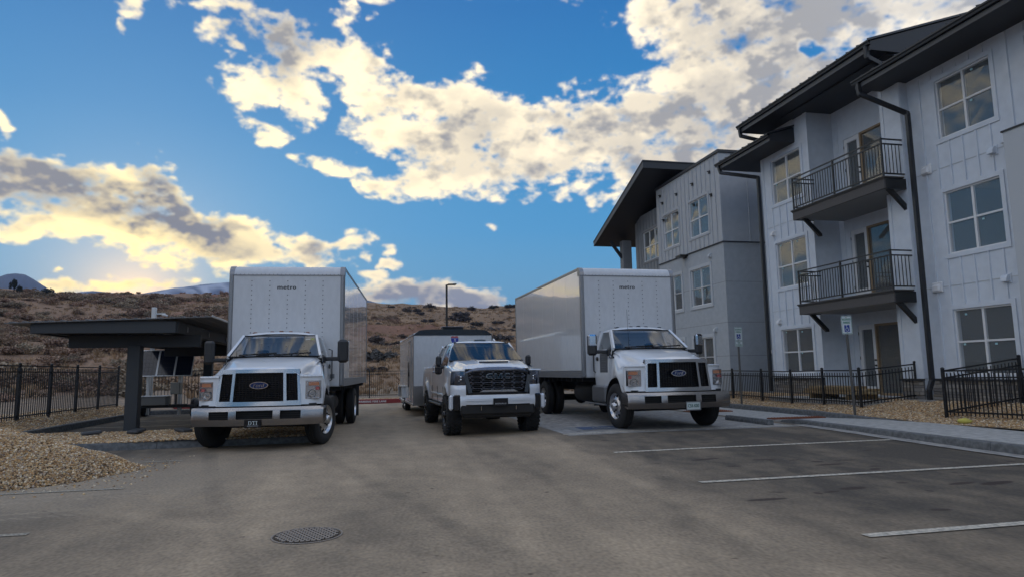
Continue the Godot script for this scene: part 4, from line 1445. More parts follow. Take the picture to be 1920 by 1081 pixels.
func make_solar_trailer() -> void:
	var t := thing("solar_trailer", "solar powered camera trailer with three panels and a white mast", "trailer", Vector3(-6.93, 0.0, -26.5), -0.1)
	var grey := mat("trailer_grey", Color(0.16, 0.155, 0.14), 0.6)
	var white := mat("mast_white", Color(0.55, 0.55, 0.54), 0.5)
	var alu := mat("panel_alu", Color(0.5, 0.5, 0.5), 0.4, 0.7)
	var cell := grained(mat("solar_cell", Color(0.018, 0.022, 0.038), 0.12), 0.05, 2, 0.8, 1.1, Vector3.ONE * 2.0)
	var tilt := Basis(Vector3.RIGHT, -0.32)
	for k in 3:
		var o := Vector3((k - 1) * 0.60, 1.9, 0.25)
		var fr := mb()
		for e in [[Vector3(-0.285, 0, 0), Vector3(0.025, 0.98, 0.04)], [Vector3(0.285, 0, 0), Vector3(0.025, 0.98, 0.04)], [Vector3(0, 0.48, 0), Vector3(0.545, 0.025, 0.04)], [Vector3(0, -0.48, 0), Vector3(0.545, 0.025, 0.04)]]:
			box(fr, o + tilt * e[0], e[1], tilt)
		var panel := obj("solar_panel", fr, alu, t)
		for i in 4:
			for j in 6:
				var st := mb()
				box(st, o + tilt * Vector3((i - 1.5) * 0.135, (j - 2.5) * 0.156, 0.0), Vector3(0.130, 0.151, 0.012), tilt)
				obj("solar_cell", st, cell, panel)
		var bk := mb()
		box(bk, o + tilt * Vector3(0, 0, -0.012), Vector3(0.54, 0.94, 0.006), tilt)
		obj("backing", bk, mats.trailer_grey, panel)
	for x in [-0.75, 0.35]:
		var st := mb()
		bevel(st, Vector3(x, 1.0, -0.1), Vector3(0.11, 1.9, 0.11), 0.01)
		obj("upright", st, white, t)
	var mast := mb()
	bevel(mast, Vector3(-0.75, 2.2, -0.3), Vector3(0.12, 3.4, 0.12), 0.01)
	bevel(mast, Vector3(-0.75, 3.72, -0.3), Vector3(0.15, 0.48, 0.15), 0.02)
	var m := obj("mast", mast, white, t)
	var cam := mb()
	bevel(cam, Vector3(-0.52, 3.72, -0.3), Vector3(0.34, 0.05, 0.05), 0.01)
	bevel(cam, Vector3(-0.36, 3.67, -0.28), Vector3(0.2, 0.07, 0.09), 0.02, Basis(Vector3.BACK, -0.25))
	obj("camera_arm", cam, white, m)
	var bx := mb()
	bevel(bx, Vector3(-0.33, 0.56, 0.3), Vector3(0.88, 0.3, 0.45), 0.02)
	var b := obj("battery_box", bx, grey, t)
	var lid := mb()
	bevel(lid, Vector3(-0.33, 0.73, 0.3), Vector3(0.93, 0.04, 0.5), 0.015)
	obj("lid", lid, white, b)
	var cab := mb()
	bevel(cab, Vector3(0.37, 1.0, 0.3), Vector3(0.33, 0.42, 0.25), 0.015)
	var cb := obj("control_cabinet", cab, mat("cabinet_beige", Color(0.26, 0.25, 0.22), 0.5), t)
	var door := mb()
	bevel(door, Vector3(0.37, 1.0, 0.43), Vector3(0.29, 0.38, 0.012), 0.004)
	obj("door", door, mats.cabinet_beige, cb)
	var fr := mb()
	bevel(fr, Vector3(0, 0.36, 0.3), Vector3(2.0, 0.09, 0.09), 0.01)
	bevel(fr, Vector3(0, 0.36, -0.25), Vector3(2.0, 0.09, 0.09), 0.01)
	bevel(fr, Vector3(0.5, 0.42, 0.42), Vector3(0.6, 0.05, 0.05), 0.01)
	bevel(fr, Vector3(0.37, 0.6, 0.3), Vector3(0.06, 0.5, 0.06), 0.01)
	for x in [-0.9, 0.9]:
		bevel(fr, Vector3(x, 0.2, 0.3), Vector3(0.06, 0.36, 0.06), 0.01)
	obj("frame", fr, mats.lamp_dark, t)
	for s in [-1.0, 1.0]:
		var w := mb()
		lathe(w, [Vector2(-0.09, 0.0), Vector2(-0.09, 0.2), Vector2(-0.06, 0.32), Vector2(0.06, 0.32), Vector2(0.09, 0.2), Vector2(0.09, 0)], Vector3(s * 0.85, 0.32, -0.2), Vector3.RIGHT, 18)
		obj("wheel", w, mats.lamp_dark, t)


# ---------------------------------------------------------------- the apartment building
var bld: Node3D


func bpart(called: String, st: SurfaceTool, m: Material, parent: Node3D) -> MeshInstance3D:
	# building pieces are written in the site's own coordinates
	return obj(called, st, m, parent, Transform3D(Basis(), -bld.position) if parent == bld else Transform3D())


func west(x: float) -> Callable:
	# a wall plane that looks at the lot: u runs along +Z, v up
	return func(u: float, v: float, d: float) -> Vector3: return Vector3(x + d, v, u)


func south(z: float) -> Callable:
	# a wall plane that looks along +Z: u runs along +X, v up
	return func(u: float, v: float, d: float) -> Vector3: return Vector3(u, v, z - d)


func wall(called: String, at: Callable, u0: float, u1: float, v0: float, v1: float, holes: Array, m: Material, thick: float = 0.2) -> MeshInstance3D:
	var st := mb()
	holed(st, [u0, u1], [v0, v1], holes, at, thick)
	return bpart(called, st, m, bld)


func slab_on(st: SurfaceTool, at: Callable, u0: float, u1: float, v0: float, v1: float, out: float, back: float = 0.0) -> void:
	# a board on a wall plane, proud by out and let in by back
	var a: Vector3 = at.call(u0, v0, -out)
	var c: Vector3 = at.call(u1, v1, back)
	box2(st, Vector3(minf(a.x, c.x), minf(a.y, c.y), minf(a.z, c.z)), Vector3(maxf(a.x, c.x), maxf(a.y, c.y), maxf(a.z, c.z)))


func battens(on: Node3D, at: Callable, u0: float, u1: float, v0: float, v1: float, gap: float, holes: Array, m: Material, pad: float = 0.13, wide: float = 0.045) -> void:
	var n := roundi((u1 - u0) / gap)
	for k in range(1, n):
		var u := lerpf(u0, u1, float(k) / n)
		var cuts: Array = [[v0, v0], [v1, v1]]
		for h in holes:
			if u > h[0] - pad - 0.02 and u < h[2] + pad + 0.02:
				cuts.append([h[1] - pad, h[3] + pad])
		cuts.sort_custom(func(a, b): return a[0] < b[0])
		var from := v0
		for i in cuts.size():
			var below := from
			from = maxf(from, cuts[i][1])
			if cuts[i][0] - below < 0.12:
				continue
			var st := mb()
			slab_on(st, at, u - wide / 2.0, u + wide / 2.0, below, minf(cuts[i][0], v1), 0.034, -0.0005)
			bpart("batten", st, m, on)


func window(at: Callable, h: Array, cols: int, rows: Array, frame: Material, trim: Material, trim_w: float = 0.11, out: float = 0.02, stickers: bool = true) -> void:
	# h: [u0, v0, u1, v1]; rows: heights (shares) of the horizontal bars
	var st := mb()
	var f := 0.045
	for e in [[h[0], h[1], h[0] + f, h[3]], [h[2] - f, h[1], h[2], h[3]], [h[0] + f, h[1], h[2] - f, h[1] + f], [h[0] + f, h[3] - f, h[2] - f, h[3]]]:
		slab_on(st, at, e[0], e[2], e[1], e[3], -0.02, 0.10)
	var w := bpart("window", st, frame, bld)
	if trim:
		var t := mb()
		for e in [[h[0] - trim_w, h[1] - trim_w, h[0], h[3] + trim_w], [h[2], h[1] - trim_w, h[2] + trim_w, h[3] + trim_w], [h[0], h[1] - trim_w, h[2], h[1]], [h[0], h[3], h[2], h[3] + trim_w * 1.1]]:
			slab_on(t, at, e[0], e[2], e[1], e[3], out + 0.012, -0.0005)
		bpart("trim", t, trim, w)
	var us: Array = []
	for k in cols + 1:
		us.append(lerpf(h[0] + f, h[2] - f, float(k) / cols))
	var vs: Array = [h[1] + f]
	for r in rows:
		vs.append(lerpf(h[1], h[3], r))
	vs.append(h[3] - f)
	for k in range(1, cols):
		var b := mb()
		slab_on(b, at, us[k] - 0.032, us[k] + 0.032, h[1] + f, h[3] - f, -0.03, 0.09)
		bpart("mullion", b, frame, w)
	for k in cols:
		for j in vs.size() - 1:
			if j > 0:
				var b := mb()
				slab_on(b, at, us[k] + (0.032 if k > 0 else 0.0), us[k + 1] - (0.032 if k < cols - 1 else 0.0), vs[j] - 0.025, vs[j] + 0.025, -0.035, 0.085)
				bpart("meeting_rail", b, frame, w)
			# each sash hangs a little out of true, so no two panes mirror quite the same
			var p := mb()
			var a0: Vector3 = at.call(us[k], vs[j], 0.06)
			var n: Vector3 = (at.call(us[k], vs[j], 0.0) - a0).normalized()
			var q: Array = []
			for c in [[us[k], vs[j]], [us[k + 1], vs[j]], [us[k + 1], vs[j + 1]], [us[k], vs[j + 1]]]:
				var lean := n * (rng.randf_range(-0.004, 0.004) + (0.014 if j > 0 else 0.0))
				q.append(at.call(c[0], c[1], 0.065) + lean)
			quad(p, q[0], q[1], q[2], q[3])
			var pane := bpart("pane", p, mats.pane, w)
			if stickers and rng.randf() < 0.5:
				var s := mb()
				var su: float = lerpf(us[k], us[k + 1], rng.randf_range(0.15, 0.35))
				var sv: float = lerpf(vs[j], vs[j + 1], rng.randf_range(0.82, 0.9))
				slab_on(s, at, su, su + 0.07, sv, sv + 0.05, -0.045, 0.049)
				bpart("sticker", s, mats.sticker, pane)


func room(x0: float, x1: float, z0: float, z1: float, y0: float, y1: float) -> void:
	# the room behind a window: floor, ceiling, back and side walls, open towards the facade
	var st := mb()
	var a := 0.06
	box2(st, Vector3(x0, y0 - a, z0), Vector3(x1, y0, z1))
	box2(st, Vector3(x0, y1, z0), Vector3(x1, y1 + a, z1))
	box2(st, Vector3(x1, y0 - a, z0), Vector3(x1 + a, y1 + a, z1))
	box2(st, Vector3(x0, y0, z0 - a), Vector3(x1, y1, z0))
	box2(st, Vector3(x0, y0, z1), Vector3(x1, y1, z1 + a))
	bpart("room", st, mats.room, bld)


func roof(called: String, eave_x: float, y: float, z0: float, z1: float, ridge_x: float, rise: float, deep: float) -> MeshInstance3D:
	var st := mb()
	var poly: Array = [Vector2(eave_x, y - deep), Vector2(eave_x, y), Vector2(ridge_x, y + rise), Vector2(ridge_x + 4.0, y + rise * 0.4), Vector2(ridge_x + 4.0, y - deep)]
	prism(st, poly, Vector3.RIGHT, Vector3.UP, Vector3(0, 0, z1 - z0), Vector3(0, 0, z0))
	var r := bpart(called, st, mats.fascia, bld)
	# metal roofing, its standing seams, the eaves board and the gutter
	var slope := Vector3(ridge_x - eave_x, rise, 0)
	var ang := atan2(rise, ridge_x - eave_x)
	var n := maxi(1, roundi((z1 - z0 + 0.1) / 0.42))
	for k in n:
		var za := lerpf(z0 - 0.05, z1 + 0.05, float(k) / n)
		var zb := lerpf(z0 - 0.05, z1 + 0.05, float(k + 1) / n)
		var p := mb()
		var mid := Vector3(eave_x - 0.06, y + 0.012, (za + zb) / 2.0) + slope / 2.0
		box(p, mid, Vector3(slope.length() + 0.1, 0.012, zb - za - 0.004), Basis(Vector3.BACK, ang))
		box(p, mid + Vector3(0, 0.03, (zb - za) / 2.0 - 0.02), Vector3(slope.length() + 0.1, 0.05, 0.025), Basis(Vector3.BACK, ang))
		bpart("roof_panel", p, mats.roof_metal, r)
	var g := mb()
	prism(g, [Vector2(0, 0), Vector2(-0.09, 0.0), Vector2(-0.10, 0.05), Vector2(-0.13, 0.08), Vector2(-0.13, 0.12), Vector2(-0.115, 0.12), Vector2(-0.115, 0.085), Vector2(-0.085, 0.02), Vector2(0, 0.02)], Vector3.RIGHT, Vector3.UP, Vector3(0, 0, z1 - z0 + 0.1), Vector3(eave_x - 0.002, y - 0.115, z0 - 0.05))
	bpart("gutter", g, mats.gutter, r)
	var b := mb()
	box2(b, Vector3(eave_x - 0.018, y - deep - 0.01, z0), Vector3(eave_x - 0.003, y - 0.13, z1))
	bpart("fascia_board", b, mats.fascia_light, r)
	return r


func downspout(path: Array) -> void:
	var st := mb()
	for k in path.size() - 1:
		bar(st, path[k], path[k + 1], 0.115, 0.09, Vector3.BACK)
	for k in range(1, path.size() - 1):
		bevel(st, path[k], Vector3(0.10, 0.115, 0.115), 0.02)
	bpart("downspout", st, mats.gutter, bld)


func vent_hood(at: Vector3, facing: Vector3, s: float, m: Material) -> void:
	# a small hooded wall vent on its block
	var st := mb()
	var side := facing.cross(Vector3.UP)
	var b := Basis(side, Vector3.UP, -facing) if false else Basis(Vector3.UP.cross(facing), Vector3.UP, facing)
	bevel(st, at + facing * 0.012, Vector3(s * 1.25, s * 1.35, 0.024), 0.006, b)
	var prof: Array = []
	for k in 6:
		var t := k / 5.0 * PI / 2.0
		prof.append(Vector2(sin(t) * s * 0.7, -s * 0.45 + cos(t) * s * 0.95))
	prof.append(Vector2(0, -s * 0.45))
	prism(st, prof, b.z, b.y, b.x * s * 0.9, at + b.z * 0.02 - b.x * s * 0.45)
	bpart("vent_hood", st, m, bld)


func stone_base(at: Callable, u0: float, u1: float, v0: float, v1: float) -> void:
	var back := mb()
	slab_on(back, at, u0, u1, v0, v1, 0.03, -0.0005)
	var base := bpart("stone_base", back, mats.mortar, bld)
	var v := v0
	while v < v1 - 0.03:
		var hh := minf(rng.randf_range(0.06, 0.12), v1 - v)
		var u := u0
		while u < u1 - 0.02:
			var ww := minf(rng.randf_range(0.14, 0.46), u1 - u)
			if u1 - u - ww < 0.08:
				ww = u1 - u
			var st := mb()
			var out := rng.randf_range(0.045, 0.085)
			var a: Vector3 = at.call(u + 0.004, v + 0.004, -out)
			var c: Vector3 = at.call(u + ww - 0.004, v + hh - 0.004, -0.02)
			bevel(st, (a + c) / 2.0, (a - c).abs(), 0.008, Basis.from_euler(Vector3(rng.randf_range(-0.02, 0.02), rng.randf_range(-0.02, 0.02), rng.randf_range(-0.02, 0.02))))
			bpart("ledge_stone", st, mats["stone_%d" % (rng.randi() % 4)], base)
			u += ww
		v += hh
	var cap_ := mb()
	slab_on(cap_, at, u0 - 0.01, u1 + 0.01, v1, v1 + 0.05, 0.11, -0.0005)
	bpart("stone_cap", cap_, mats.fascia, base)


func balcony(y: float) -> void:
	var x0 := 14.1
	var z0 := -19.55
	var z1 := -15.45
	var st := mb()
	box2(st, Vector3(x0 + 0.06, y, z0 + 0.1), Vector3(15.99, y + 0.26, z1 - 0.1))
	var b := bpart("balcony", st, mats.soffit, bld)
	var fr := mb()
	bevel(fr, Vector3(x0 + 0.03, y + 0.13, (z0 + z1) / 2.0), Vector3(0.06, 0.30, z1 - z0), 0.006)
	bpart("front_beam", fr, mats.balcony_board, b)
	var cp := mb()
	bevel(cp, Vector3(x0 + 0.3, y + 0.305, (z0 + z1) / 2.0), Vector3(0.7, 0.045, z1 - z0 + 0.08), 0.008)
	bevel(cp, Vector3(x0 + 0.01, y + 0.265, (z0 + z1) / 2.0), Vector3(0.06, 0.035, z1 - z0 + 0.05), 0.006)
	bpart("deck_edge", cp, mats.balcony_cap, b)
	for z in [z0, z1]:
		var sb := mb()
		bevel(sb, Vector3((x0 + 14.85) / 2.0 + 0.02, y + 0.13, z + (0.045 if z == z0 else -0.045)), Vector3(14.85 - x0 - 0.03, 0.298, 0.085), 0.006)
		bpart("side_beam", sb, mats.rail_black, b)
		var zz: float = z + (0.35 if z == z0 else -0.05)
		var kn := mb()
		prism(kn, [Vector2(x0 + 0.16, y - 0.02), Vector2(x0 + 0.33, y - 0.02), Vector2(14.92, y - 0.52), Vector2(14.92, y - 0.60), Vector2(14.84, y - 0.60)], Vector3.RIGHT, Vector3.UP, Vector3(0, 0, -0.10), Vector3(0, 0, zz))
		bpart("knee_brace", kn, mats.rail_black, b)
	# railing
	var top := y + 1.44
	var rail_x := x0 + 0.04
	for k in 3:
		var p := mb()
		bevel(p, Vector3(rail_x, (y + 0.32 + top) / 2.0, lerpf(z0 + 0.04, z1 - 0.04, k / 2.0)), Vector3(0.05, top - y - 0.30, 0.05), 0.005)
		bpart("rail_post", p, mats.rail_black, b)
	var runs: Array = [[Vector3(rail_x, 0, z0 + 0.04), Vector3(rail_x, 0, z1 - 0.04), 34, mats.rail_black], [Vector3(rail_x, 0, z1 - 0.04), Vector3(14.84, 0, z1 - 0.04), 6, mats.rail_black], [Vector3(rail_x, 0, z0 + 0.04), Vector3(14.98, 0, z0 + 0.04), 7, mats.rail_black]]
	for r in runs:
		for h in [top - 0.02, top - 0.16, y + 0.42]:
			var q := mb()
			bar(q, r[0] + Vector3.UP * h, r[1] + Vector3.UP * h, 0.042, 0.036)
			bpart("rail", q, r[3], b)
		for k in range(1, r[2]):
			var q := mb()
			var o: Vector3 = r[0].lerp(r[1], float(k) / r[2])
			box(q, o + Vector3.UP * (y + 0.85), Vector3(0.017, 0.86, 0.017))
			bpart("picket", q, r[3], b)


func patio_door(y: float) -> void:
	# a full-glass door and the fixed light beside it, still edged in raw timber
	var at := west(16.0)
	var st := mb()
	for e in [[-19.2, y, -19.06, y + 2.27], [-18.6, y, -18.45, y + 2.27], [-19.06, y, -18.6, y + 0.28], [-19.06, y + 2.12, -18.6, y + 2.27]]:
		slab_on(st, at, e[0], e[2], e[1], e[3], -0.03, 0.09)
	var d := bpart("door", st, mats.frame_white, bld)
	var g := mb()
	quad(g, at.call(-19.06, y + 0.28, 0.06), at.call(-18.6, y + 0.28, 0.06), at.call(-18.6, y + 2.12, 0.06), at.call(-19.06, y + 2.12, 0.06))
	bpart("pane", g, mats.pane, d)
	for h in [0.95, 1.12]:
		var k := mb()
		lathe(k, [Vector2(0, 0), Vector2(0, 0.03), Vector2(0.02, 0.03), Vector2(0.055, 0.022), Vector2(0.06, 0)], at.call(-18.52, y + h, 0.03), Vector3.LEFT, 10)
		bpart("handle", k, mats.rail_black, d)
	for h in [0.35, 1.2, 2.0]:
		var k := mb()
		box(k, at.call(-19.21, y + h, 0.02), Vector3(0.03, 0.1, 0.025))
		bpart("hinge", k, mats.rail_black, d)
	var f := mb()
	for e in [[-18.45, y, -18.38, y + 2.27], [-17.24, y, -17.16, y + 2.27], [-18.38, y, -17.24, y + 0.08], [-18.38, y + 2.2, -17.24, y + 2.27]]:
		slab_on(f, at, e[0], e[2], e[1], e[3], 0.0, 0.11)
	var s := bpart("side_light", f, mats.raw_timber, bld)
	var p := mb()
	quad(p, at.call(-18.38, y + 0.08, 0.06), at.call(-17.24, y + 0.08, 0.066), at.call(-17.24, y + 2.2, 0.055), at.call(-18.38, y + 2.2, 0.06))
	bpart("pane", p, mats.pane, s)


func make_building() -> void:
	rng.seed = 23
	bld = thing("apartment_building", "three storey pale apartment building with dark overhanging roofs and two balconies", "building", Vector3(15, 0.3, -20))
	var white := grained(mat("white_siding", Color(0.66, 0.705, 0.76), 0.62), 0.02, 3, 0.95, 1.0, Vector3.ONE * 0.25, 0.0, 31)
	var grey := grained(mat("grey_siding", Color(0.47, 0.485, 0.50), 0.6), 0.02, 3, 0.95, 1.0, Vector3.ONE * 0.25, 0.0, 32)
	var dark_siding := grained(mat("dark_siding", Color(0.24, 0.25, 0.26), 0.6), 0.02, 3, 0.95, 1.0, Vector3.ONE * 0.25, 0.0, 33)
	var stucco := grained(mat("stucco", Color(0.44, 0.465, 0.485), 0.92), 0.02, 3, 0.94, 1.0, Vector3.ONE * 0.3, 0.0, 34)
	var stucco_trim := mat("stucco_trim", Color(0.50, 0.52, 0.535), 0.9)
	mat("frame_white", Color(0.72, 0.72, 0.72), 0.4)
	mat("fascia", Color(0.030, 0.031, 0.034), 0.55)
	mat("fascia_light", Color(0.085, 0.085, 0.086), 0.5)
	mat("roof_metal", Color(0.045, 0.046, 0.050), 0.45, 0.2)
	mat("gutter", Color(0.020, 0.021, 0.023), 0.4)
	grained(mat("room", Color(0.13, 0.135, 0.12), 0.9), 0.03, 3, 0.8, 1.0, Vector3.ONE)
	mat("soffit", Color(0.26, 0.26, 0.255), 0.8)
	grained(mat("balcony_board", Color(0.115, 0.105, 0.098), 0.75), 0.06, 4, 0.7, 1.1, Vector3(0.6, 4, 0.6))
	mat("balcony_cap", Color(0.06, 0.055, 0.05), 0.6)
	mat("rail_black", Color(0.020, 0.020, 0.020), 0.38)
	mat("sticker", Color(0.35, 0.55, 0.58), 0.6)
	grained(mat("raw_timber", Color(0.42, 0.30, 0.18), 0.75), 0.05, 3, 0.75, 1.0, Vector3(2, 0.4, 2))
	mat("mortar", Color(0.13, 0.125, 0.12), 0.95)
	for k in 4:
		grained(mat("stone_%d" % k, [Color(0.36, 0.33, 0.29), Color(0.27, 0.255, 0.24), Color(0.42, 0.395, 0.36), Color(0.31, 0.27, 0.22)][k], 0.85), 0.1, 4, 0.65, 1.05, Vector3.ONE * 3.0, 0.0, 40 + k)
	# coated double glazing: a share of the light comes back off its coating
	pane_material("pane", 0.02, Color(0.70, 0.76, 0.78)).metallic = 0.18

	# far wing: stucco below, board and batten above, flat parapet
	var fa := west(15.0)
	var hi: Array = [[-28.47, 7.44, -26.68, 9.16], [-31.25, 7.44, -29.55, 9.16]]
	var lo: Array = [[-28.65, 4.24, -26.82, 5.94], [-31.4, 4.24, -29.6, 5.94], [-28.65, 1.08, -26.85, 2.76], [-31.4, 1.08, -29.6, 2.76]]
	var stucco_wall := wall("stucco_wall", fa, -32.0, -25.6, 0.2, 6.75, lo, stucco)
	var w := wall("siding_wall", west(14.97), -32.0, -25.57, 6.79, 10.72, hi, grey)
	battens(w, west(14.97), -32.0, -25.57, 6.79, 10.6, 0.40, hi, grey)
	var se := south(-25.6)
	wall("stucco_wall", se, 15.2, 19.6, 0.2, 6.75, [], stucco)
	var we := wall("siding_wall", south(-25.57), 15.17, 19.6, 6.79, 10.72, [], grey)
	battens(we, south(-25.57), 15.17, 19.6, 6.79, 10.6, 1.05, [], grey, 0.1, 0.03)
	for e in [[fa, -32.0, -25.6], [se, 15.0, 19.6]]:
		for v in [3.32, 5.05, 1.9]:
			var j := mb()
			slab_on(j, e[0], e[1], e[2], v - 0.006, v + 0.006, 0.0015, -0.0005)
			bpart("control_joint", j, mats.mortar, stucco_wall)
	var fl := mb()
	box2(fl, Vector3(14.94, 6.75, -32.0), Vector3(19.6, 6.79, -25.54))
	bpart("flashing", fl, mats.fascia, bld)
	var pc := mb()
	box2(pc, Vector3(14.90, 10.72, -32.05), Vector3(19.7, 10.84, -25.50))
	bpart("parapet_cap", pc, mats.roof_metal, bld)
	var cb := mb()
	box2(cb, Vector3(14.945, 6.79, -25.68), Vector3(14.97, 10.6, -25.545))
	box2(cb, Vector3(14.97, 6.79, -25.57), Vector3(15.09, 10.6, -25.545))
	bpart("corner_board", cb, grey, bld)
	for h in hi:
		window(west(14.97), h, 2, [0.48], mats.frame_white, grey)
	for h in lo:
		window(fa, h, 2, [0.48], mats.frame_white, stucco_trim, 0.14, 0.025)
	for y in [0.42, 3.6, 6.82]:
		room(15.22, 19.2, -31.9, -25.9, y, y + 2.75)
	# small black sign brackets on the far wing
	for s in [[-26.35, 10.05], [-26.3, 9.0], [-27.95, 9.95], [-27.9, 8.95], [-29.6, 9.9], [-29.55, 8.95], [-31.2, 9.85], [-31.15, 8.95], [-31.45, 10.3]]:
		var st := mb()
		bevel(st, Vector3(14.93, s[1], s[0]), Vector3(0.08, 0.14, 0.10), 0.01)
		bevel(st, Vector3(14.87, s[1] + 0.03, s[0]), Vector3(0.09, 0.04, 0.05), 0.01)
		bpart("sign_bracket", st, mats.rail_black, bld)
	var lt := mb()
	bevel(lt, Vector3(14.8, 6.72, -29.1), Vector3(0.4, 0.10, 0.55), 0.02)
	bevel(lt, Vector3(14.96, 6.70, -29.1), Vector3(0.08, 0.16, 0.25), 0.01)
	bpart("wall_light", lt, mats.rail_black, bld)
	vent_hood(Vector3(15.0, 6.35, -26.75), Vector3.LEFT, 0.16, stucco_trim)
	vent_hood(Vector3(15.0, 3.05, -26.6), Vector3.LEFT, 0.16, stucco_trim)
	vent_hood(Vector3(17.0, 2.05, -25.6), Vector3.BACK, 0.12, mats.frame_white)

	# farthest part under the pitched roof with its porch post
	var gx := west(15.25)
	var gh: Array = [[-34.5, 7.3, -32.25, 8.97], [-34.5, 4.2, -32.25, 5.9], [-34.5, 1.1, -32.25, 2.75]]
	var gw := wall("siding_wall", gx, -35.6, -32.0, 0.2, 10.0, gh, dark_siding)
	battens(gw, gx, -35.6, -32.0, 0.2, 10.0, 0.4, gh, dark_siding)
	for h in gh:
		window(gx, h, 3, [0.48], mats.frame_white, dark_siding)
	room(15.5, 19.0, -35.4, -32.1, 6.8, 9.6)
	room(15.5, 19.0, -35.4, -32.1, 3.6, 6.4)
	room(15.5, 19.0, -35.4, -32.1, 0.42, 3.2)
	var gs := mb()
	prism(gs, [Vector2(-35.6, 10.0), Vector2(-32.0, 10.0), Vector2(-32.0, 11.05), Vector2(-35.6, 9.9)], Vector3.BACK, Vector3.UP, Vector3(0.2, 0, 0), Vector3(15.25, 0, 0))
	bpart("gable_siding", gs, dark_siding, bld)
	var ge := wall("siding_wall", south(-32.0), 15.25, 21.0, 10.0, 11.1, [], dark_siding)
	battens(ge, south(-32.0), 15.25, 21.0, 10.84, 11.05, 0.4, [], dark_siding)
	var slope := (11.75 - 9.15) / 7.7
	var gr := mb()
	prism(gr, [Vector2(-30.4, 11.78), Vector2(-38.1, 9.10), Vector2(-38.1, 8.86), Vector2(-30.4, 11.44)], Vector3.BACK, Vector3.UP, Vector3(8.0, 0, 0), Vector3(13.6, 0, 0))
	var gro := bpart("pitched_roof", gr, mats.fascia, bld)
	var gt := mb()
	prism(gt, [Vector2(-30.36, 11.84), Vector2(-38.14, 9.13), Vector2(-38.14, 9.105), Vector2(-30.36, 11.785)], Vector3.BACK, Vector3.UP, Vector3(8.1, 0, 0), Vector3(13.55, 0, 0))
	bpart("roof_sheet", gt, mats.roof_metal, gro)
	var gf := mb()
	prism(gf, [Vector2(-30.4, 11.77), Vector2(-38.1, 9.09), Vector2(-38.1, 8.85), Vector2(-30.4, 11.45)], Vector3.BACK, Vector3.UP, Vector3(0.02, 0, 0), Vector3(13.575, 0, 0))
	bpart("fascia_board", gf, mats.fascia_light, gro)
	var gc := mb()
	bevel(gc, Vector3(15.2, 4.6, -37.0), Vector3(0.56, 8.8, 0.5), 0.02)
	var gcol := bpart("porch_post", gc, dark_siding, bld)
	var gk := mb()
	bar(gk, Vector3(14.95, 8.0, -37.0), Vector3(14.25, 8.95, -37.0), 0.16, 0.16, Vector3.BACK)
	bpart("knee_brace", gk, mats.fascia, gcol)
	wall("back_wall", south(-35.4), 15.3, 21.0, 0.2, 9.6, [], dark_siding)

	# the slot between the wings
	wall("slot_wall", west(19.4), -25.6, -22.5, 0.2, 10.3, [], white)
	var sw := mb()
	box2(sw, Vector3(15.2, 0.2, -22.5), Vector3(19.6, 9.6, -22.3))
	bpart("slot_wall", sw, white, bld)

	# white wing: left bay
	var bh: Array = [[-21.9, 7.42, -20.15, 9.12], [-21.9, 4.26, -20.15, 5.95], [-21.9, 1.18, -20.15, 2.75]]
	var bw := wall("siding_wall", fa, -22.5, -19.7, 0.2, 10.3, bh, white)
	battens(bw, fa, -22.36, -19.86, 1.02, 9.35, 0.42, bh, white, 0.12)
	for h in bh:
		window(fa, h, 2, [0.47], mats.frame_white, white)
	var corner := mb()
	box2(corner, Vector3(14.975, 1.02, -22.525), Vector3(14.9995, 9.36, -22.36))
	box2(corner, Vector3(14.975, 1.02, -19.86), Vector3(14.9995, 10.25, -19.675))
	bpart("corner_board", corner, white, bld)
	for y in [0.42, 3.6, 6.78]:
		room(15.22, 19.3, -22.25, -19.95, y, y + 2.75)
	# the recess with doors on to the balconies
	wall("recess_side", south(-19.7), 15.2, 16.0, 0.2, 10.3, [], white)
	var doors: Array = []
	for k in 3:
		doors.append([-19.2, 0.45 + 3.18 * k, -17.16, 2.72 + 3.18 * k])
	var rw := wall("recess_wall", west(16.0), -19.7, -16.2, 0.2, 10.3, doors, white)
	for u in [-19.45, -16.85]:
		var j := mb()
		slab_on(j, west(16.0), u - 0.02, u + 0.02, 0.5, 10.2, 0.016, -0.0005)
		bpart("batten", j, white, rw)
	for k in 3:
		patio_door(0.45 + 3.18 * k)
		room(16.22, 19.3, -19.6, -16.3, 0.42 + 3.18 * k, 3.17 + 3.18 * k)
	var rc := mb()
	box2(rc, Vector3(14.5, 10.22, -20.4), Vector3(16.2, 10.28, -15.4))
	bpart("recess_ceiling", rc, mats.fascia, bld)
	# post beside the recess
	var ps := mb()
	box2(ps, Vector3(14.85, 0.2, -16.2), Vector3(16.2, 10.24, -15.45))
	var post := bpart("white_post", ps, white, bld)
	var pb := mb()
	for z in [-16.2, -15.57]:
		box2(pb, Vector3(14.83, 1.02, z), Vector3(14.8495, 10.2, z + 0.12))
	box2(pb, Vector3(14.85, 1.02, -15.4495), Vector3(14.97, 10.2, -15.43))
	bpart("corner_board", pb, white, post)
	# right bay
	var cx := west(15.12)
	var ch: Array = [[-14.5, 7.40, -12.86, 9.03], [-14.55, 4.27, -12.9, 5.95], [-14.6, 1.12, -12.95, 2.82]]
	var cw := wall("siding_wall", cx, -15.45, -12.5, 0.2, 9.5, ch, white)
	battens(cw, cx, -15.42, -12.62, 1.02, 9.35, 0.40, ch, white, 0.12)
	for v in [3.45, 6.62]:
		var j := mb()
		slab_on(j, cx, -15.42, -12.62, v - 0.008, v + 0.008, 0.012, -0.0005)
		bpart("flashing", j, mats.stucco_trim, cw)
		var j2 := mb()
		slab_on(j2, fa, -22.36, -19.86, v - 0.008, v + 0.008, 0.012, -0.0005)
		bpart("flashing", j2, mats.stucco_trim, bw)
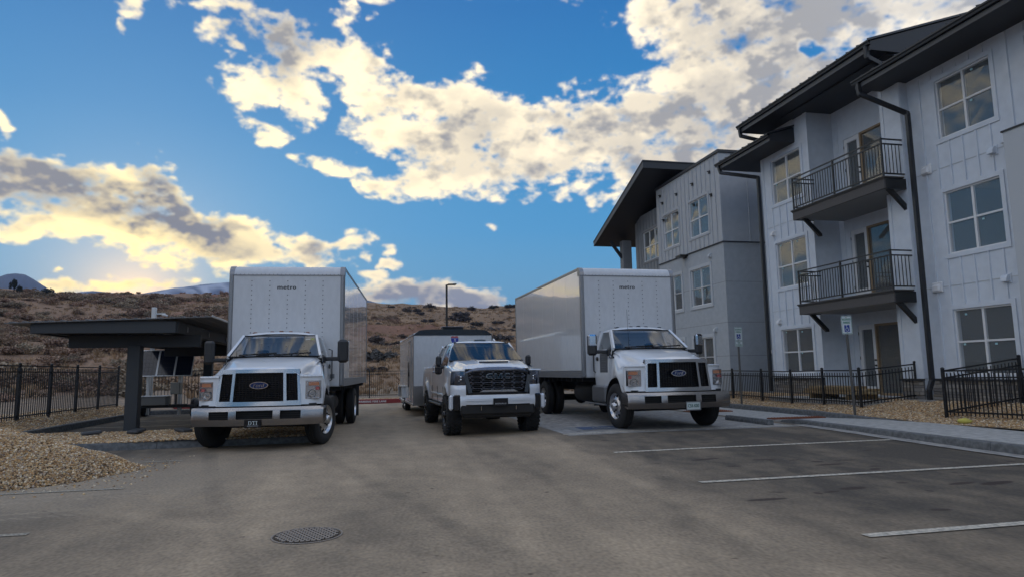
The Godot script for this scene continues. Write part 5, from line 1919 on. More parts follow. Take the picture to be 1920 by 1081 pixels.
	for h in ch:
		window(cx, h, 2, [0.5], mats.frame_white, white)
	for y in [0.42, 3.6, 6.78]:
		room(15.34, 19.3, -15.3, -12.6, y, y + 2.75)
	# nearest bay: stucco pier below, siding above
	var eh: Array = [[-11.95, 7.42, -10.3, 9.05]]
	var ew := wall("siding_wall", west(15.13), -12.5, 6.0, 6.9, 9.5, eh, white)
	battens(ew, west(15.13), -12.38, 6.0, 6.92, 9.4, 0.42, eh, white)
	var ec := mb()
	box2(ec, Vector3(15.09, 6.92, -12.52), Vector3(15.1295, 9.4, -12.38))
	bpart("corner_board", ec, white, ew)
	window(west(15.13), eh[0], 2, [0.5], mats.frame_white, white)
	var el: Array = [[-11.9, 4.27, -10.2, 5.95], [-11.9, 1.12, -10.2, 2.82]]
	wall("stucco_pier", west(14.85), -12.5, 6.0, 0.2, 6.86, el, stucco_trim)
	for h in el:
		window(west(14.85), h, 2, [0.5], mats.frame_white, null)
	var ecap := mb()
	box2(ecap, Vector3(14.82, 6.86, -12.53), Vector3(15.4, 6.9, 6.0))
	bpart("flashing", ecap, mats.fascia, bld)
	for y in [0.42, 3.6, 6.78]:
		room(15.36, 19.3, -12.4, -9.0, y, y + 2.7)
	wall("end_wall", south(6.0), 14.85, 24.0, 0.2, 9.5, [], white)
	wall("rear_wall", func(u: float, v: float, d: float) -> Vector3: return Vector3(24.0 - d, v, -u), -6.0, 35.6, 0.2, 9.6, [], white)
	# stone along the foot of the white wing
	stone_base(fa, -22.5, -19.7, 0.2, 0.97)
	stone_base(west(14.85), -16.2, -15.45, 0.2, 0.97)
	stone_base(cx, -15.43, -12.5, 0.2, 0.97)
	stone_base(west(14.85), -12.5, -9.0, 0.2, 0.9)
	# roofs
	roof("roof", 14.0, 9.62, -24.0, -20.4, 20.0, 1.9, 0.24)
	roof("roof", 13.9, 10.52, -22.1, -15.3, 20.0, 2.0, 0.26)
	roof("roof", 14.0, 9.66, -16.1, 6.4, 20.0, 1.9, 0.24)
	var ra := mb()
	box2(ra, Vector3(15.1, 10.5, -32.0), Vector3(24.0, 10.6, -25.7))
	bpart("flat_roof", ra, mats.fascia_light, bld)
	downspout([Vector3(13.94, 9.52, -15.92), Vector3(13.94, 9.2, -15.9), Vector3(14.74, 8.35, -15.1), Vector3(14.74, 0.98, -15.1), Vector3(14.62, 0.72, -15.1), Vector3(14.62, 0.42, -15.1)])
	downspout([Vector3(13.95, 9.5, -23.85), Vector3(13.97, 9.2, -23.75), Vector3(14.90, 8.72, -22.62), Vector3(14.90, 0.5, -22.62)])
	downspout([Vector3(13.84, 10.4, -22.0), Vector3(13.86, 10.1, -21.98), Vector3(14.5, 9.86, -21.7)])
	downspout([Vector3(13.84, 10.4, -15.4), Vector3(13.86, 10.1, -15.42), Vector3(14.9, 9.75, -15.5)])
	var foot := mb()
	bevel(foot, Vector3(14.55, 0.44, -15.1), Vector3(0.34, 0.06, 0.24), 0.015)
	bpart("splash_block", foot, mats.concrete, bld)
	# vents and meters
	for s in [[-21.95, 6.35], [-21.95, 3.05]]:
		vent_hood(Vector3(15.0, s[1], s[0]), Vector3.LEFT, 0.17, mats.frame_white)
	for s in [[-13.0, 6.6], [-13.0, 3.42], [-12.62, 6.75]]:
		vent_hood(Vector3(15.12, s[1], s[0]), Vector3.LEFT, 0.18, white)
	for s in [[-15.0, 6.68], [-15.0, 3.42]]:
		var st := mb()
		bevel(st, Vector3(15.06, s[1], s[0]), Vector3(0.12, 0.2, 0.26), 0.04)
		bevel(st, Vector3(15.10, s[1] + 0.03, s[0]), Vector3(0.06, 0.28, 0.34), 0.02)
		bpart("vent_box", st, mats.frame_white, bld)
	balcony(3.12)
	balcony(6.30)
	# patio slab and the boards left on it
	var pt := mb()
	box2(pt, Vector3(13.2, 0.2, -20.2), Vector3(15.98, 0.43, -15.8))
	structure(obj("patio", pt, mats.walk_concrete, self))
	var boards := thing("lumber_stack", "stack of yellow timber boards lying on the patio behind the black fence", "lumber", Vector3(13.95, 0.43, -17.6))
	for k in 11:
		var st := mb()
		var row := k / 4
		bevel(st, Vector3(((k % 4) - 1.5) * 0.27 + row * 0.04, 0.19 + row * 0.075, rng.randf_range(-0.15, 0.15) - row * 0.1), Vector3(0.25, 0.07, 2.3 - row * 0.35), 0.006)
		obj("board", st, grained(mat("pine_%d" % (k % 3), [Color(0.46, 0.32, 0.16), Color(0.40, 0.27, 0.13), Color(0.52, 0.38, 0.20)][k % 3], 0.75), 0.05, 4, 0.75, 1.0, Vector3(4, 4, 0.6)) if k < 3 else mats["pine_%d" % (k % 3)], boards)
	for z in [-0.8, 0.8]:
		var st := mb()
		bevel(st, Vector3(0, 0.075, z), Vector3(1.0, 0.14, 0.09), 0.006)
		obj("bearer", st, mats.pine_1, boards)


# ---------------------------------------------------------------- vehicles: shared pieces
func shell(st: SurfaceTool, rows: Array, smooth: int = 1) -> void:
	# rows from front to back, each from the middle outwards and down; the other side is its mirror
	skin(st, rows, false, smooth)
	var other: Array = []
	for r in rows:
		var m: Array = []
		for p in r:
			m.push_front(Vector3(-p.x, p.y, p.z))
		other.append(m)
	skin(st, other, false, smooth)


func smooth_rows(rows: Array, along: int) -> Array:
	# more rows between the given ones, on a Catmull-Rom curve
	var out: Array = []
	var n := rows.size()
	for i in n - 1:
		for s in along:
			var t := float(s) / along
			var r: Array = []
			for k in rows[i].size():
				var a: Vector3 = rows[maxi(i - 1, 0)][k]
				var d: Vector3 = rows[mini(i + 2, n - 1)][k]
				r.append((rows[i][k] as Vector3).cubic_interpolate(rows[i + 1][k], a, d, t))
			out.append(r)
	out.append(rows[n - 1])
	return out


func wheel(parent: Node3D, at: Vector3, side: float, r: float, w: float, steer: float, kind: String) -> void:
	# side: +1 when the outer face looks along +x
	var t := mb()
	var b := Basis(Vector3.UP, steer)
	var ax := b * Vector3(side, 0, 0)
	var h := w / 2.0
	var rim_r := r * (0.58 if kind != "mud" else 0.56)
	var prof: Array = [Vector2(-h + 0.03, rim_r - 0.01), Vector2(-h + 0.005, rim_r + 0.03), Vector2(-h - 0.004, (r + rim_r) / 2.0), Vector2(-h + 0.01, r - 0.055), Vector2(-h + 0.035, r - 0.014)]
	var grooves: Array = [-0.5, -0.17, 0.17, 0.5] if kind != "mud" else []
	for g in grooves:
		var x: float = g * w * 0.52
		prof.append_array([Vector2(x - 0.010, r), Vector2(x - 0.006, r - 0.014), Vector2(x + 0.006, r - 0.014), Vector2(x + 0.010, r)])
	prof.append_array([Vector2(h - 0.035, r - 0.014), Vector2(h - 0.01, r - 0.055), Vector2(h + 0.004, (r + rim_r) / 2.0), Vector2(h - 0.005, rim_r + 0.03), Vector2(h - 0.03, rim_r - 0.01)])
	lathe(t, prof, at, ax, 36)
	var tyre := obj("wheel", t, mats.tyre, parent)
	if kind == "mud":
		var lugs := mb()
		var f := frame_of(ax)
		for k in 30:
			for row in 4:
				var a := TAU * (k + (0.5 if row % 2 else 0.0)) / 30.0
				var e := f.x * cos(a) + f.z * sin(a)
				var tang := f.y.cross(e)
				var x := (row - 1.5) * w * 0.25
				box(lugs, at + f.y * x + e * (r - 0.006 - (0.012 if row == 0 or row == 3 else 0.0)), Vector3(w * 0.20, 0.03, 0.055), Basis(f.y, e, tang) * Basis(Vector3.UP, 0.35 * (1.0 if row % 2 else -1.0)))
		stuff(obj("tread_lugs", lugs, mats.tyre, tyre))
	if kind == "inner":
		return
	# rim with its hand holes
	var rm := mb()
	var f2 := frame_of(ax)
	var face := h - 0.02 if kind == "front" else h - 0.02
	var p: Array
	if kind == "front":
		p = [Vector2(face + 0.01, rim_r), Vector2(face - 0.015, rim_r - 0.012), Vector2(face - 0.05, rim_r - 0.03), Vector2(face - 0.02, rim_r - 0.09), Vector2(face + 0.01, rim_r - 0.13)]
	elif kind == "dual":
		p = [Vector2(face + 0.01, rim_r), Vector2(face - 0.015, rim_r - 0.012), Vector2(face - 0.10, rim_r - 0.03), Vector2(face - 0.15, rim_r - 0.08), Vector2(face - 0.16, rim_r - 0.14)]
	else:
		p = [Vector2(face + 0.01, rim_r), Vector2(face - 0.015, rim_r - 0.012), Vector2(face - 0.03, rim_r - 0.03), Vector2(face - 0.045, rim_r - 0.15), Vector2(face - 0.03, 0.07)]
	var seg := 40
	for i in p.size() - 1:
		for k in seg:
			if i == 2 and k % 4 < 2:
				continue
			var q: Array = []
			for e in [[i, k], [i + 1, k], [i + 1, k + 1], [i, k + 1]]:
				var a: float = TAU * e[1] / seg
				var v: Vector2 = p[e[0]]
				q.append(at + f2.y * v.x + (f2.x * cos(a) + f2.z * sin(a)) * v.y)
			rm.set_smooth_group(1)
			quad(rm, q[0], q[1], q[2], q[3])
	var lastp: Vector2 = p[-1]
	lathe(rm, [lastp, Vector2(lastp.x + 0.005, lastp.y - 0.02), Vector2(lastp.x + 0.008, 0.085), Vector2(lastp.x + 0.05, 0.08), Vector2(lastp.x + 0.075, 0.065), Vector2(lastp.x + 0.08, 0.0)], at, ax, 24)
	var rim := obj("rim", rm, mats.wheel_alloy if kind != "mud" else mats.gloss_black, tyre)
	var dk := mb()
	lathe(dk, [Vector2(face - 0.19, rim_r - 0.005), Vector2(face - 0.19, 0.0)], at, ax, 24)
	obj("brake_drum", dk, mats.underbody, tyre)
	var nuts := mb()
	for k in 8:
		var a := TAU * k / 8.0
		lathe(nuts, [Vector2(0, 0.017), Vector2(0.035, 0.016), Vector2(0.04, 0.0)], at + f2.y * (lastp.x + 0.002) + (f2.x * cos(a) + f2.z * sin(a)) * (0.115 if kind != "mud" else 0.085), ax, 6)
	stuff(obj("lug_nuts", nuts, mats.underbody, rim))


func vehicle_materials() -> void:
	var paint := mat("white_paint", Color(0.66, 0.675, 0.69), 0.34)
	paint.clearcoat_enabled = true
	paint.clearcoat = 1.0
	paint.clearcoat_roughness = 0.03
	var pearl := mat("pearl_paint", Color(0.62, 0.64, 0.67), 0.36, 0.12)
	pearl.clearcoat_enabled = true
	pearl.clearcoat = 1.0
	pearl.clearcoat_roughness = 0.03
	var panel := grained(mat("box_panel", Color(0.64, 0.645, 0.645), 0.2), 0.03, 5, 0.94, 1.0, Vector3(0.9, 0.12, 0.9), 0.0, 51)
	panel.clearcoat_enabled = true
	panel.clearcoat = 1.0
	panel.clearcoat_roughness = 0.025
	grained(mat("box_front", Color(0.60, 0.605, 0.61), 0.42), 0.03, 5, 0.95, 1.0, Vector3(0.5, 0.2, 0.5), 0.0, 52)
	grained(mat("aluminium", Color(0.34, 0.34, 0.345), 0.38, 0.75), 0.05, 4, 0.75, 1.0, Vector3(1.5, 1.5, 1.5), 0.0, 53)
	grained(mat("bare_metal", Color(0.46, 0.44, 0.42), 0.28, 0.9), 0.04, 4, 0.75, 1.0, Vector3(2, 2, 2), 0.0, 54)
	mat("chrome", Color(0.62, 0.62, 0.63), 0.10, 1.0)
	grained(mat("bumper_chrome", Color(0.44, 0.42, 0.415), 0.24, 0.95), 0.05, 4, 0.75, 1.0, Vector3(2, 2, 2), 0.0, 55)
	mat("grille_chrome", Color(0.40, 0.40, 0.41), 0.2, 1.0)
	mat("rivet", Color(0.16, 0.16, 0.165), 0.5, 0.5)
	mat("wheel_alloy", Color(0.55, 0.54, 0.53), 0.28, 0.85)
	grained(mat("tyre", Color(0.022, 0.021, 0.020), 0.85), 0.1, 4, 0.6, 1.3, Vector3.ONE * 2.0, 0.0, 56)
	grained(mat("underbody", Color(0.014, 0.013, 0.012), 0.75), 0.1, 3, 0.6, 1.4, Vector3.ONE * 2.0, 0.0, 57)
	mat("black_plastic", Color(0.017, 0.017, 0.018), 0.5)
	mat("gloss_black", Color(0.010, 0.010, 0.012), 0.15)
	mat("interior", Color(0.035, 0.036, 0.04), 0.8)
	mat("amber", Color(0.55, 0.16, 0.03), 0.25)
	mat("lamp_red", Color(0.45, 0.03, 0.02), 0.25)
	mat("oval_blue", Color(0.010, 0.025, 0.09), 0.2)
	mat("plate_white", Color(0.55, 0.60, 0.58), 0.4)
	mat("plate_ink", Color(0.03, 0.10, 0.07), 0.5)
	mat("letter_black", Color(0.012, 0.012, 0.013), 0.5)
	mat("dark_chrome", Color(0.13, 0.14, 0.17), 0.12, 0.9)
	mat("placard", Color(0.075, 0.078, 0.085), 0.4)
	mat("placard_print", Color(0.20, 0.205, 0.215), 0.5)
	pane_material("cab_glass", 0.32, Color(0.012, 0.016, 0.018))
	pane_material("tinted_glass", 0.86, Color(0.008, 0.010, 0.012))
	pane_material("lamp_glass", 0.08, Color(0.8, 0.8, 0.8))


func lamp_cluster(parent: Node3D, x: float, y: float, z: float, w: float, h: float, s: float, turn: float) -> void:
	# a square headlight: bright bowl, amber corner, clear cover
	var b := Basis(Vector3.UP, turn)
	var o := Vector3(x, y, z)
	var hs := mb()
	for e in [[Vector3(0, 0, -0.07), Vector3(w, h, 0.01)], [Vector3(-w / 2.0, 0, -0.035), Vector3(0.012, h, 0.08)], [Vector3(w / 2.0, 0, -0.035), Vector3(0.012, h, 0.08)], [Vector3(0, h / 2.0, -0.035), Vector3(w, 0.012, 0.08)], [Vector3(0, -h / 2.0, -0.035), Vector3(w, 0.012, 0.08)]]:
		box(hs, o + b * e[0], e[1], b)
	var lamp := obj("headlight", hs, mats.chrome, parent)
	var a := mb()
	bevel(a, o + b * Vector3(w * 0.08 * s, h * 0.33, -0.045), Vector3(w * 0.72, h * 0.22, 0.03), 0.008, b)
	obj("turn_signal", a, mats.amber, lamp)
	var r := mb()
	bevel(r, o + b * Vector3(w * 0.33 * s, h * 0.06, -0.04), Vector3(w * 0.26, h * 0.2, 0.03), 0.008, b)
	obj("side_marker", r, mats.lamp_red, lamp)
	var bowl := mb()
	lathe(bowl, [Vector2(0.02, h * 0.24), Vector2(-0.02, h * 0.17), Vector2(-0.03, 0.03), Vector2(-0.01, 0.028), Vector2(0.0, 0.0)], o + b * Vector3(-w * 0.02, -h * 0.24, -0.045), b * Vector3.BACK, 16)
	obj("reflector", bowl, mats.bare_metal, lamp)
	var rib := mb()
	bevel(rib, o + b * Vector3(0, h * 0.18, -0.03), Vector3(w * 0.94, 0.012, 0.03), 0.004, b)
	bevel(rib, o + b * Vector3(-w * 0.2 * s, h * 0.33, -0.04), Vector3(0.012, h * 0.26, 0.02), 0.004, b)
	obj("divider", rib, mats.chrome, lamp)
	var g := mb()
	quad(g, o + b * Vector3(-w / 2.0, -h / 2.0, 0.008), o + b * Vector3(w / 2.0, -h / 2.0, 0.008), o + b * Vector3(w / 2.0, h / 2.0, 0.004), o + b * Vector3(-w / 2.0, h / 2.0, 0.004))
	obj("cover", g, mats.lamp_glass, lamp)


func ellipse(a: float, b: float, n: int = 28) -> Array:
	var out: Array = []
	for k in n:
		out.append(Vector2(cos(TAU * k / n) * a, sin(TAU * k / n) * b))
	return out


# ---------------------------------------------------------------- the box trucks
func box_truck(label: String, at: Vector3, turn: float, steer: float, second: bool) -> Node3D:
	# origin on the ground under the front face of the cargo box; the cab looks along +z
	var t := thing("box_truck", label, "truck", at, turn, "white box trucks")
	var white: Material = mats.white_paint
	# ---- cargo box
	var fp := mb()
	box2(fp, Vector3(-1.2, 1.14, -0.03), Vector3(1.2, 3.70, 0.0))
	var front := obj("cargo_front", fp, mats.box_front, t)
	var rv := mb()
	for x in [-0.80, -0.40, 0.0, 0.40, 0.80]:
		for k in 22:
			var p := Vector3(x, 1.3 + k * 0.108, 0.0)
			if p.y > 3.32 and p.y < 3.52 and absf(x) < 0.3:
				continue
			lathe(rv, [Vector2(0, 0.015), Vector2(0.006, 0.009), Vector2(0.005, 0.0)], p, Vector3.BACK, 5)
	for k in 26:
		lathe(rv, [Vector2(0, 0.009), Vector2(0.004, 0.005), Vector2(0.004, 0.0)], Vector3(-1.15 + k * 0.092, 3.72, 0.015), Vector3.BACK, 5)
	stuff(obj("rivets", rv, mats.rivet, front))
	text("lettering", "metro", 0.085, 0.42, 0.004, mats.letter_black, front, Vector3(-0.02, 3.42, 0.002), Basis(), sans)
	for s in [-1.0, 1.0]:
		var cp := mb()
		bevel(cp, Vector3(s * 1.246, 2.42, -0.04), Vector3(0.112, 2.6, 0.12), 0.03)
		obj("corner_post", cp, mats.aluminium, t)
		var sp := mb()
		box2(sp, Vector3(s * 1.270, 1.30, -7.24), Vector3(s * 1.288, 3.86, -0.09))
		var side := obj("cargo_side", sp, mats.box_panel, t)
		for k in 5:
			var seam := mb()
			box2(seam, Vector3(s * 1.2875, 1.32, -1.25 - k * 1.22 - 0.015), Vector3(s * 1.2900, 3.84, -1.25 - k * 1.22 + 0.015))
			obj("seam_strip", seam, mats.box_panel, side)
		var lr := mb()
		box2(lr, Vector3(s * 1.20, 1.12, -7.27), Vector3(s * 1.290, 1.31, -0.09))
		for y in [1.135, 1.19, 1.24, 1.295]:
			bevel(lr, Vector3(s * 1.292, y, -3.68), Vector3(0.012, 0.018, 7.16), 0.004)
		obj("lower_rail", lr, mats.aluminium, t)
		var ur := mb()
		bevel(ur, Vector3(s * 1.275, 3.885, -3.74), Vector3(0.05, 0.075, 7.1), 0.012)
		obj("upper_rail", ur, mats.aluminium, t)
		var rp := mb()
		bevel(rp, Vector3(s * 1.25, 2.5, -7.25), Vector3(0.1, 2.78, 0.1), 0.015)
		obj("rear_post", rp, mats.aluminium, t)
	# rounded nose along the top edge
	var cols: Array = []
	for k in 8:
		var a := k / 7.0 * PI / 2.0
		cols.append(Vector2(-0.21 + cos(a) * 0.215, 3.70 + sin(a) * 0.225))
	for e in [[-1.19, 1.19, "roof_cap", mats.box_front], [-1.30, -1.19, "cap_end", mats.aluminium], [1.19, 1.30, "cap_end", mats.aluminium]]:
		var st := mb()
		var grow := 0.0 if e[2] == "roof_cap" else 0.006
		var r0: Array = []
		var r1: Array = []
		for c in cols:
			r0.append(Vector3(e[0], c.y + grow, c.x + grow))
			r1.append(Vector3(e[1], c.y + grow, c.x + grow))
		skin(st, [r1, r0], false, 1)
		for x in [e[0], e[1]]:
			var ring: Array = [Vector3(x, 3.70, -0.21)]
			for c in cols:
				ring.append(Vector3(x, c.y + grow, c.x + grow))
			cap(st, ring, x == e[1])
		obj(e[2], st, e[3], t)
	var trim := mb()
	bevel(trim, Vector3(0, 3.705, 0.010), Vector3(2.4, 0.02, 0.016), 0.004)
	obj("cap_trim", trim, mats.aluminium, t)
	var top := mb()
	box2(top, Vector3(-1.27, 3.88, -7.28), Vector3(1.27, 3.918, -0.2))
	box2(top, Vector3(-1.27, 1.12, -7.28), Vector3(1.27, 1.18, -0.03))
	obj("cargo_roof_and_floor", top, mats.box_front, t)
	var door := mb()
	for k in 8:
		bevel(door, Vector3(0, 1.36 + k * 0.315, -7.24), Vector3(2.38, 0.305, 0.03), 0.008)
	obj("roll_door", door, mats.box_front, t)
	var pl := mb()
	bevel(pl, Vector3(1.02, 1.36, 0.006), Vector3(0.15, 0.10, 0.012), 0.004)
	obj("data_plate", pl, mats.aluminium, front)
	# ---- chassis
	var ch := mb()
	for s in [-1.0, 1.0]:
		box2(ch, Vector3(s * 0.40, 0.74, -7.2), Vector3(s * 0.48, 1.0, 2.4))
	for k in 16:
		box2(ch, Vector3(-1.2, 1.02, -7.1 + k * 0.45), Vector3(1.2, 1.115, -7.04 + k * 0.45))
	for z in [-6.5, -5.0, -3.0, -1.5, 0.0]:
		box2(ch, Vector3(-0.42, 0.78, z), Vector3(0.42, 0.95, z + 0.08))
	obj("chassis", ch, mats.underbody, t)
	var eng := mb()
	bevel(eng, Vector3(0, 0.86, 1.6), Vector3(0.74, 0.75, 1.5), 0.1)
	bevel(eng, Vector3(0, 0.52, 1.5), Vector3(0.5, 0.24, 0.7), 0.08)
	bevel(eng, Vector3(0, 0.62, 0.3), Vector3(0.4, 0.42, 1.0), 0.08)
	tube(eng, [Vector3(0, 0.62, -0.2), Vector3(0, 0.5, -3.9)], 0.06, 8)
	obj("engine", eng, mats.underbody, t)
	var ax := mb()
	bevel(ax, Vector3(0, 0.44, 1.75), Vector3(1.7, 0.13, 0.13), 0.03)
	bevel(ax, Vector3(0, 0.52, 2.35), Vector3(1.5, 0.09, 0.08), 0.02)
	for s in [-1.0, 1.0]:
		bevel(ax, Vector3(s * 0.46, 0.58, 1.75), Vector3(0.09, 0.08, 1.1), 0.02)
		bevel(ax, Vector3(s * 0.62, 0.42, 2.05), Vector3(0.35, 0.06, 0.06), 0.02)
	tube(ax, [Vector3(-0.95, 0.5, -4.0), Vector3(0.95, 0.5, -4.0)], 0.10, 10)
	lathe(ax, [Vector2(-0.24, 0.0), Vector2(-0.2, 0.14), Vector2(0, 0.21), Vector2(0.2, 0.14), Vector2(0.24, 0)], Vector3(0, 0.5, -4.0), Vector3.BACK, 14)
	obj("axles", ax, mats.underbody, t)
	for s in [-1.0, 1.0]:
		wheel(t, Vector3(s * 1.03, 0.5, 1.75), s, 0.5, 0.27, steer, "front")
		wheel(t, Vector3(s * 1.11, 0.5, -4.0), s, 0.5, 0.25, 0.0, "dual")
		wheel(t, Vector3(s * 0.80, 0.5, -4.0), s, 0.5, 0.25, 0.0, "inner")
		var fl := mb()
		bevel(fl, Vector3(s * 0.96, 0.62, -4.68), Vector3(0.62, 0.9, 0.012), 0.003)
		obj("mud_flap", fl, mats.black_plastic, t)
		var sb := mb()
		bevel(sb, Vector3(s * 0.88, 0.74, 0.62), Vector3(0.50, 0.40, 0.92), 0.04)
		obj("step_box", sb, mats.aluminium if second else mats.underbody, t)
		var sp := mb()
		bevel(sp, Vector3(s * 0.95, 0.50, 0.60), Vector3(0.46, 0.035, 1.15), 0.008)
		for z in [0.2, 1.0]:
			bevel(sp, Vector3(s * 0.95, 0.56, z), Vector3(0.05, 0.14, 0.05), 0.006)
		obj("step", sp, mats.aluminium, t)
		var tk := mb()
		lathe(tk, [Vector2(-0.6, 0.0), Vector2(-0.59, 0.24), Vector2(0.59, 0.24), Vector2(0.6, 0)], Vector3(s * 0.78, 0.72, -1.0), Vector3.BACK, 16)
		obj("fuel_tank", tk, mats.underbody, t)
	# ---- hood and fenders in one shell
	var rows: Array = []
	for i in 31:
		var k := 1.0 - i / 30.0
		var z := lerpf(1.20, 2.56, k)
		var hw := lerpf(0.90, 0.715, pow(k, 0.8))
		var yc := lerpf(1.80, 1.53, pow(k, 1.25)) + 0.012 * sin(k * PI)
		var ye := yc - 0.035 - 0.03 * k
		var shelf := lerpf(1.70, 1.395, smoothstep(0.0, 0.62, k))
		var flare := exp(-pow((z - 1.78) / 0.52, 2.0))
		var xo := lerpf(0.965, 1.10, smoothstep(0.0, 0.7, k))
		var xs := lerpf(0.99, 1.12, smoothstep(0.0, 0.8, k)) + 0.075 * flare
		var yb := 0.80
		if absf(z - 1.76) < 0.62:
			yb = maxf(0.80, 0.52 + sqrt(0.62 * 0.62 - pow(z - 1.76, 2.0)))
		var nose := smoothstep(0.90, 1.0, k) * 0.03
		var edge := maxf(ye - 0.11, shelf + 0.004)
		var pts: Array = [Vector2(0, yc - nose), Vector2(hw * 0.45, yc - 0.004 - nose), Vector2(hw * 0.82, yc - 0.018 - nose), Vector2(hw * 0.95, ye - nose), Vector2(hw + 0.005, ye - 0.035 - nose), Vector2(hw + 0.03, edge), Vector2(hw + 0.06, shelf), Vector2(xo - 0.10, shelf - 0.008), Vector2(xo - 0.03, shelf - 0.03), Vector2(lerpf(xo, xs, 0.35), shelf - 0.09), Vector2(xs - 0.012, maxf(1.16, yb + 0.12)), Vector2(xs, yb + 0.05), Vector2(xs - 0.004, yb + 0.012), Vector2(xs - 0.03, yb)]
		var row: Array = []
		for p in pts:
			var sweep := 0.24 * pow(clampf((p.x - 0.74) / 0.42, 0.0, 1.0), 2.0) * smoothstep(0.45, 1.0, k)
			row.append(Vector3(p.x, p.y, z - sweep))
		rows.append(row)
	var hd := mb()
	shell(hd, rows)
	var hood := obj("hood_and_fenders", hd, white, t)
	for s in [-1.0, 1.0]:
		# the upright face of each fender, with the opening for its lamp
		var ff := mb()
		var at2 := func(u: float, v: float, d: float) -> Vector3:
			var ux := clampf((u - 0.74) / 0.42, 0.0, 1.0)
			return Vector3(u * s, v, 2.555 - 0.24 * ux * ux - d + (0.02 if v < 0.9 else 0.0))
		if s > 0:
			holed(ff, [0.745, 1.15], [0.84, 1.36], [[0.85, 0.95, 1.12, 1.285]], at2, 0.04, 4)
		else:
			holed(ff, [-1.15, -0.745], [0.84, 1.36], [[-1.12, 0.95, -0.85, 1.285]], func(u: float, v: float, d: float) -> Vector3:
				var ux := clampf((-u - 0.74) / 0.42, 0.0, 1.0)
				return Vector3(u, v, 2.555 - 0.24 * ux * ux - d + (0.02 if v < 0.9 else 0.0)), 0.04, 4)
		# its rounded upper edge
		var lip := mb()
		for k in 6:
			var u0 := lerpf(0.745, 1.13, k / 6.0)
			var u1 := lerpf(0.745, 1.13, (k + 1) / 6.0)
			var pa := Vector3(s * u0, 1.375, 2.55 - 0.24 * pow((u0 - 0.74) / 0.42, 2.0))
			var pb := Vector3(s * u1, 1.375, 2.55 - 0.24 * pow((u1 - 0.74) / 0.42, 2.0))
			tube(ff, [pa, pb], 0.026, 8)
		obj("fender_face", ff, white, hood)
		lamp_cluster(t, s * 0.985, 1.118, 2.50, 0.275, 0.335, s, s * 0.30)
		# liner in the wheel arch
		var ln := mb()
		var a0: Array = []
		var a1: Array = []
		for k in 13:
			var a := PI * k / 12.0
			a0.append(Vector3(s * 1.14, 0.50 + sin(a) * 0.63, 1.76 + cos(a) * 0.63))
			a1.append(Vector3(s * 0.55, 0.50 + sin(a) * 0.63, 1.76 + cos(a) * 0.63))
		skin(ln, [a0, a1], false, 1)
		obj("wheel_liner", ln, mats.underbody, t)
		var vt := mb()
		prism(vt, [Vector2(1.08, 1.58), Vector2(1.40, 1.575), Vector2(1.30, 1.645), Vector2(1.10, 1.70)], Vector3.BACK, Vector3.UP, Vector3(s * 0.02, 0, 0), Vector3(s * 0.985, 0, 0))
		var vent := obj("fender_vent", vt, mats.gloss_black, hood)
		var vc := mb()
		prism(vc, [Vector2(1.14, 1.60), Vector2(1.28, 1.60), Vector2(1.17, 1.66)], Vector3.BACK, Vector3.UP, Vector3(s * 0.006, 0, 0), Vector3(s * 1.0055, 0, 0))
		obj("vent_trim", vc, mats.chrome, vent)
	var cut := mb()
	bar(cut, Vector3(0.12, 1.775, 1.55), Vector3(-0.02, 1.66, 2.2), 0.006, 0.006)
	obj("hood_crease", cut, white, hood)
	# ---- grille
	var gr := mb()
	var gat := func(u: float, v: float, d: float) -> Vector3:
		return Vector3(u * lerpf(1.0, 0.935, (v - 0.83) / 0.69), v, 2.68 - 0.085 * pow(u / 0.78, 2.0) - 0.10 * (v - 0.83) - d)
	holed(gr, [-0.78, -0.60, 0.60, 0.78], [0.83, 1.52], [[-0.465, 0.91, 0.465, 1.452], [-0.728, 0.92, -0.52, 1.435], [0.52, 0.92, 0.728, 1.435]], gat, 0.10, 3)
	var grille := obj("grille", gr, mats.grille_chrome, t)
	var gm := mb()
	box2(gm, Vector3(-0.74, 0.87, 2.42), Vector3(0.74, 1.47, 2.46))
	obj("grille_backing", gm, mats.underbody, grille)
	var ms := mb()
	for e in [[-0.47, 0.47], [-0.74, -0.51], [0.51, 0.74]]:
		for k in 15:
			var v := 0.94 + k * 0.035
			box2(ms, Vector3(e[0], v, 2.50 - 0.1 * (v - 0.83)), Vector3(e[1], v + 0.012, 2.54 - 0.1 * (v - 0.83)))
		for k in int((e[1] - e[0]) / 0.06):
			box(ms, Vector3(e[0] + 0.03 + k * 0.06, 1.18, 2.485), Vector3(0.010, 0.50, 0.02))
	stuff(obj("grille_mesh", ms, mats.gloss_black, grille))
	var o1 := mb()
	prism(o1, ellipse(0.172, 0.070), Vector3.RIGHT, Vector3.UP, Vector3(0, 0, 0.03), Vector3(0, 1.215, 2.60))
	var badge := obj("oval_badge", o1, mats.chrome, grille)
	var o2 := mb()
	prism(o2, ellipse(0.156, 0.056), Vector3.RIGHT, Vector3.UP, Vector3(0, 0, 0.006), Vector3(0, 1.215, 2.628))
	obj("badge_field", o2, mats.oval_blue, badge)
	text("badge_lettering", "Ford", 0.066, 0.20, 0.004, mats.chrome, badge, Vector3(0, 1.214, 2.636), Basis(), serif, 0.35)
	# ---- bumper
	var bp := mb()
	var bat := func(u: float, v: float, d: float) -> Vector3:
		return Vector3(u, v, 2.80 - 0.17 * pow(absf(u) / 1.2, 2.6) - 0.035 * pow((v - 0.64) / 0.17, 2.0) - d)
	holed(bp, [-1.2, -0.98, -0.66, 0.6, 0.98, 1.2], [0.47, 0.53, 0.77, 0.81], [[-0.86, 0.59, -0.50, 0.74], [-0.36, 0.595, 0.30, 0.75], [0.43, 0.59, 0.80, 0.745]], bat, 0.05, 3)
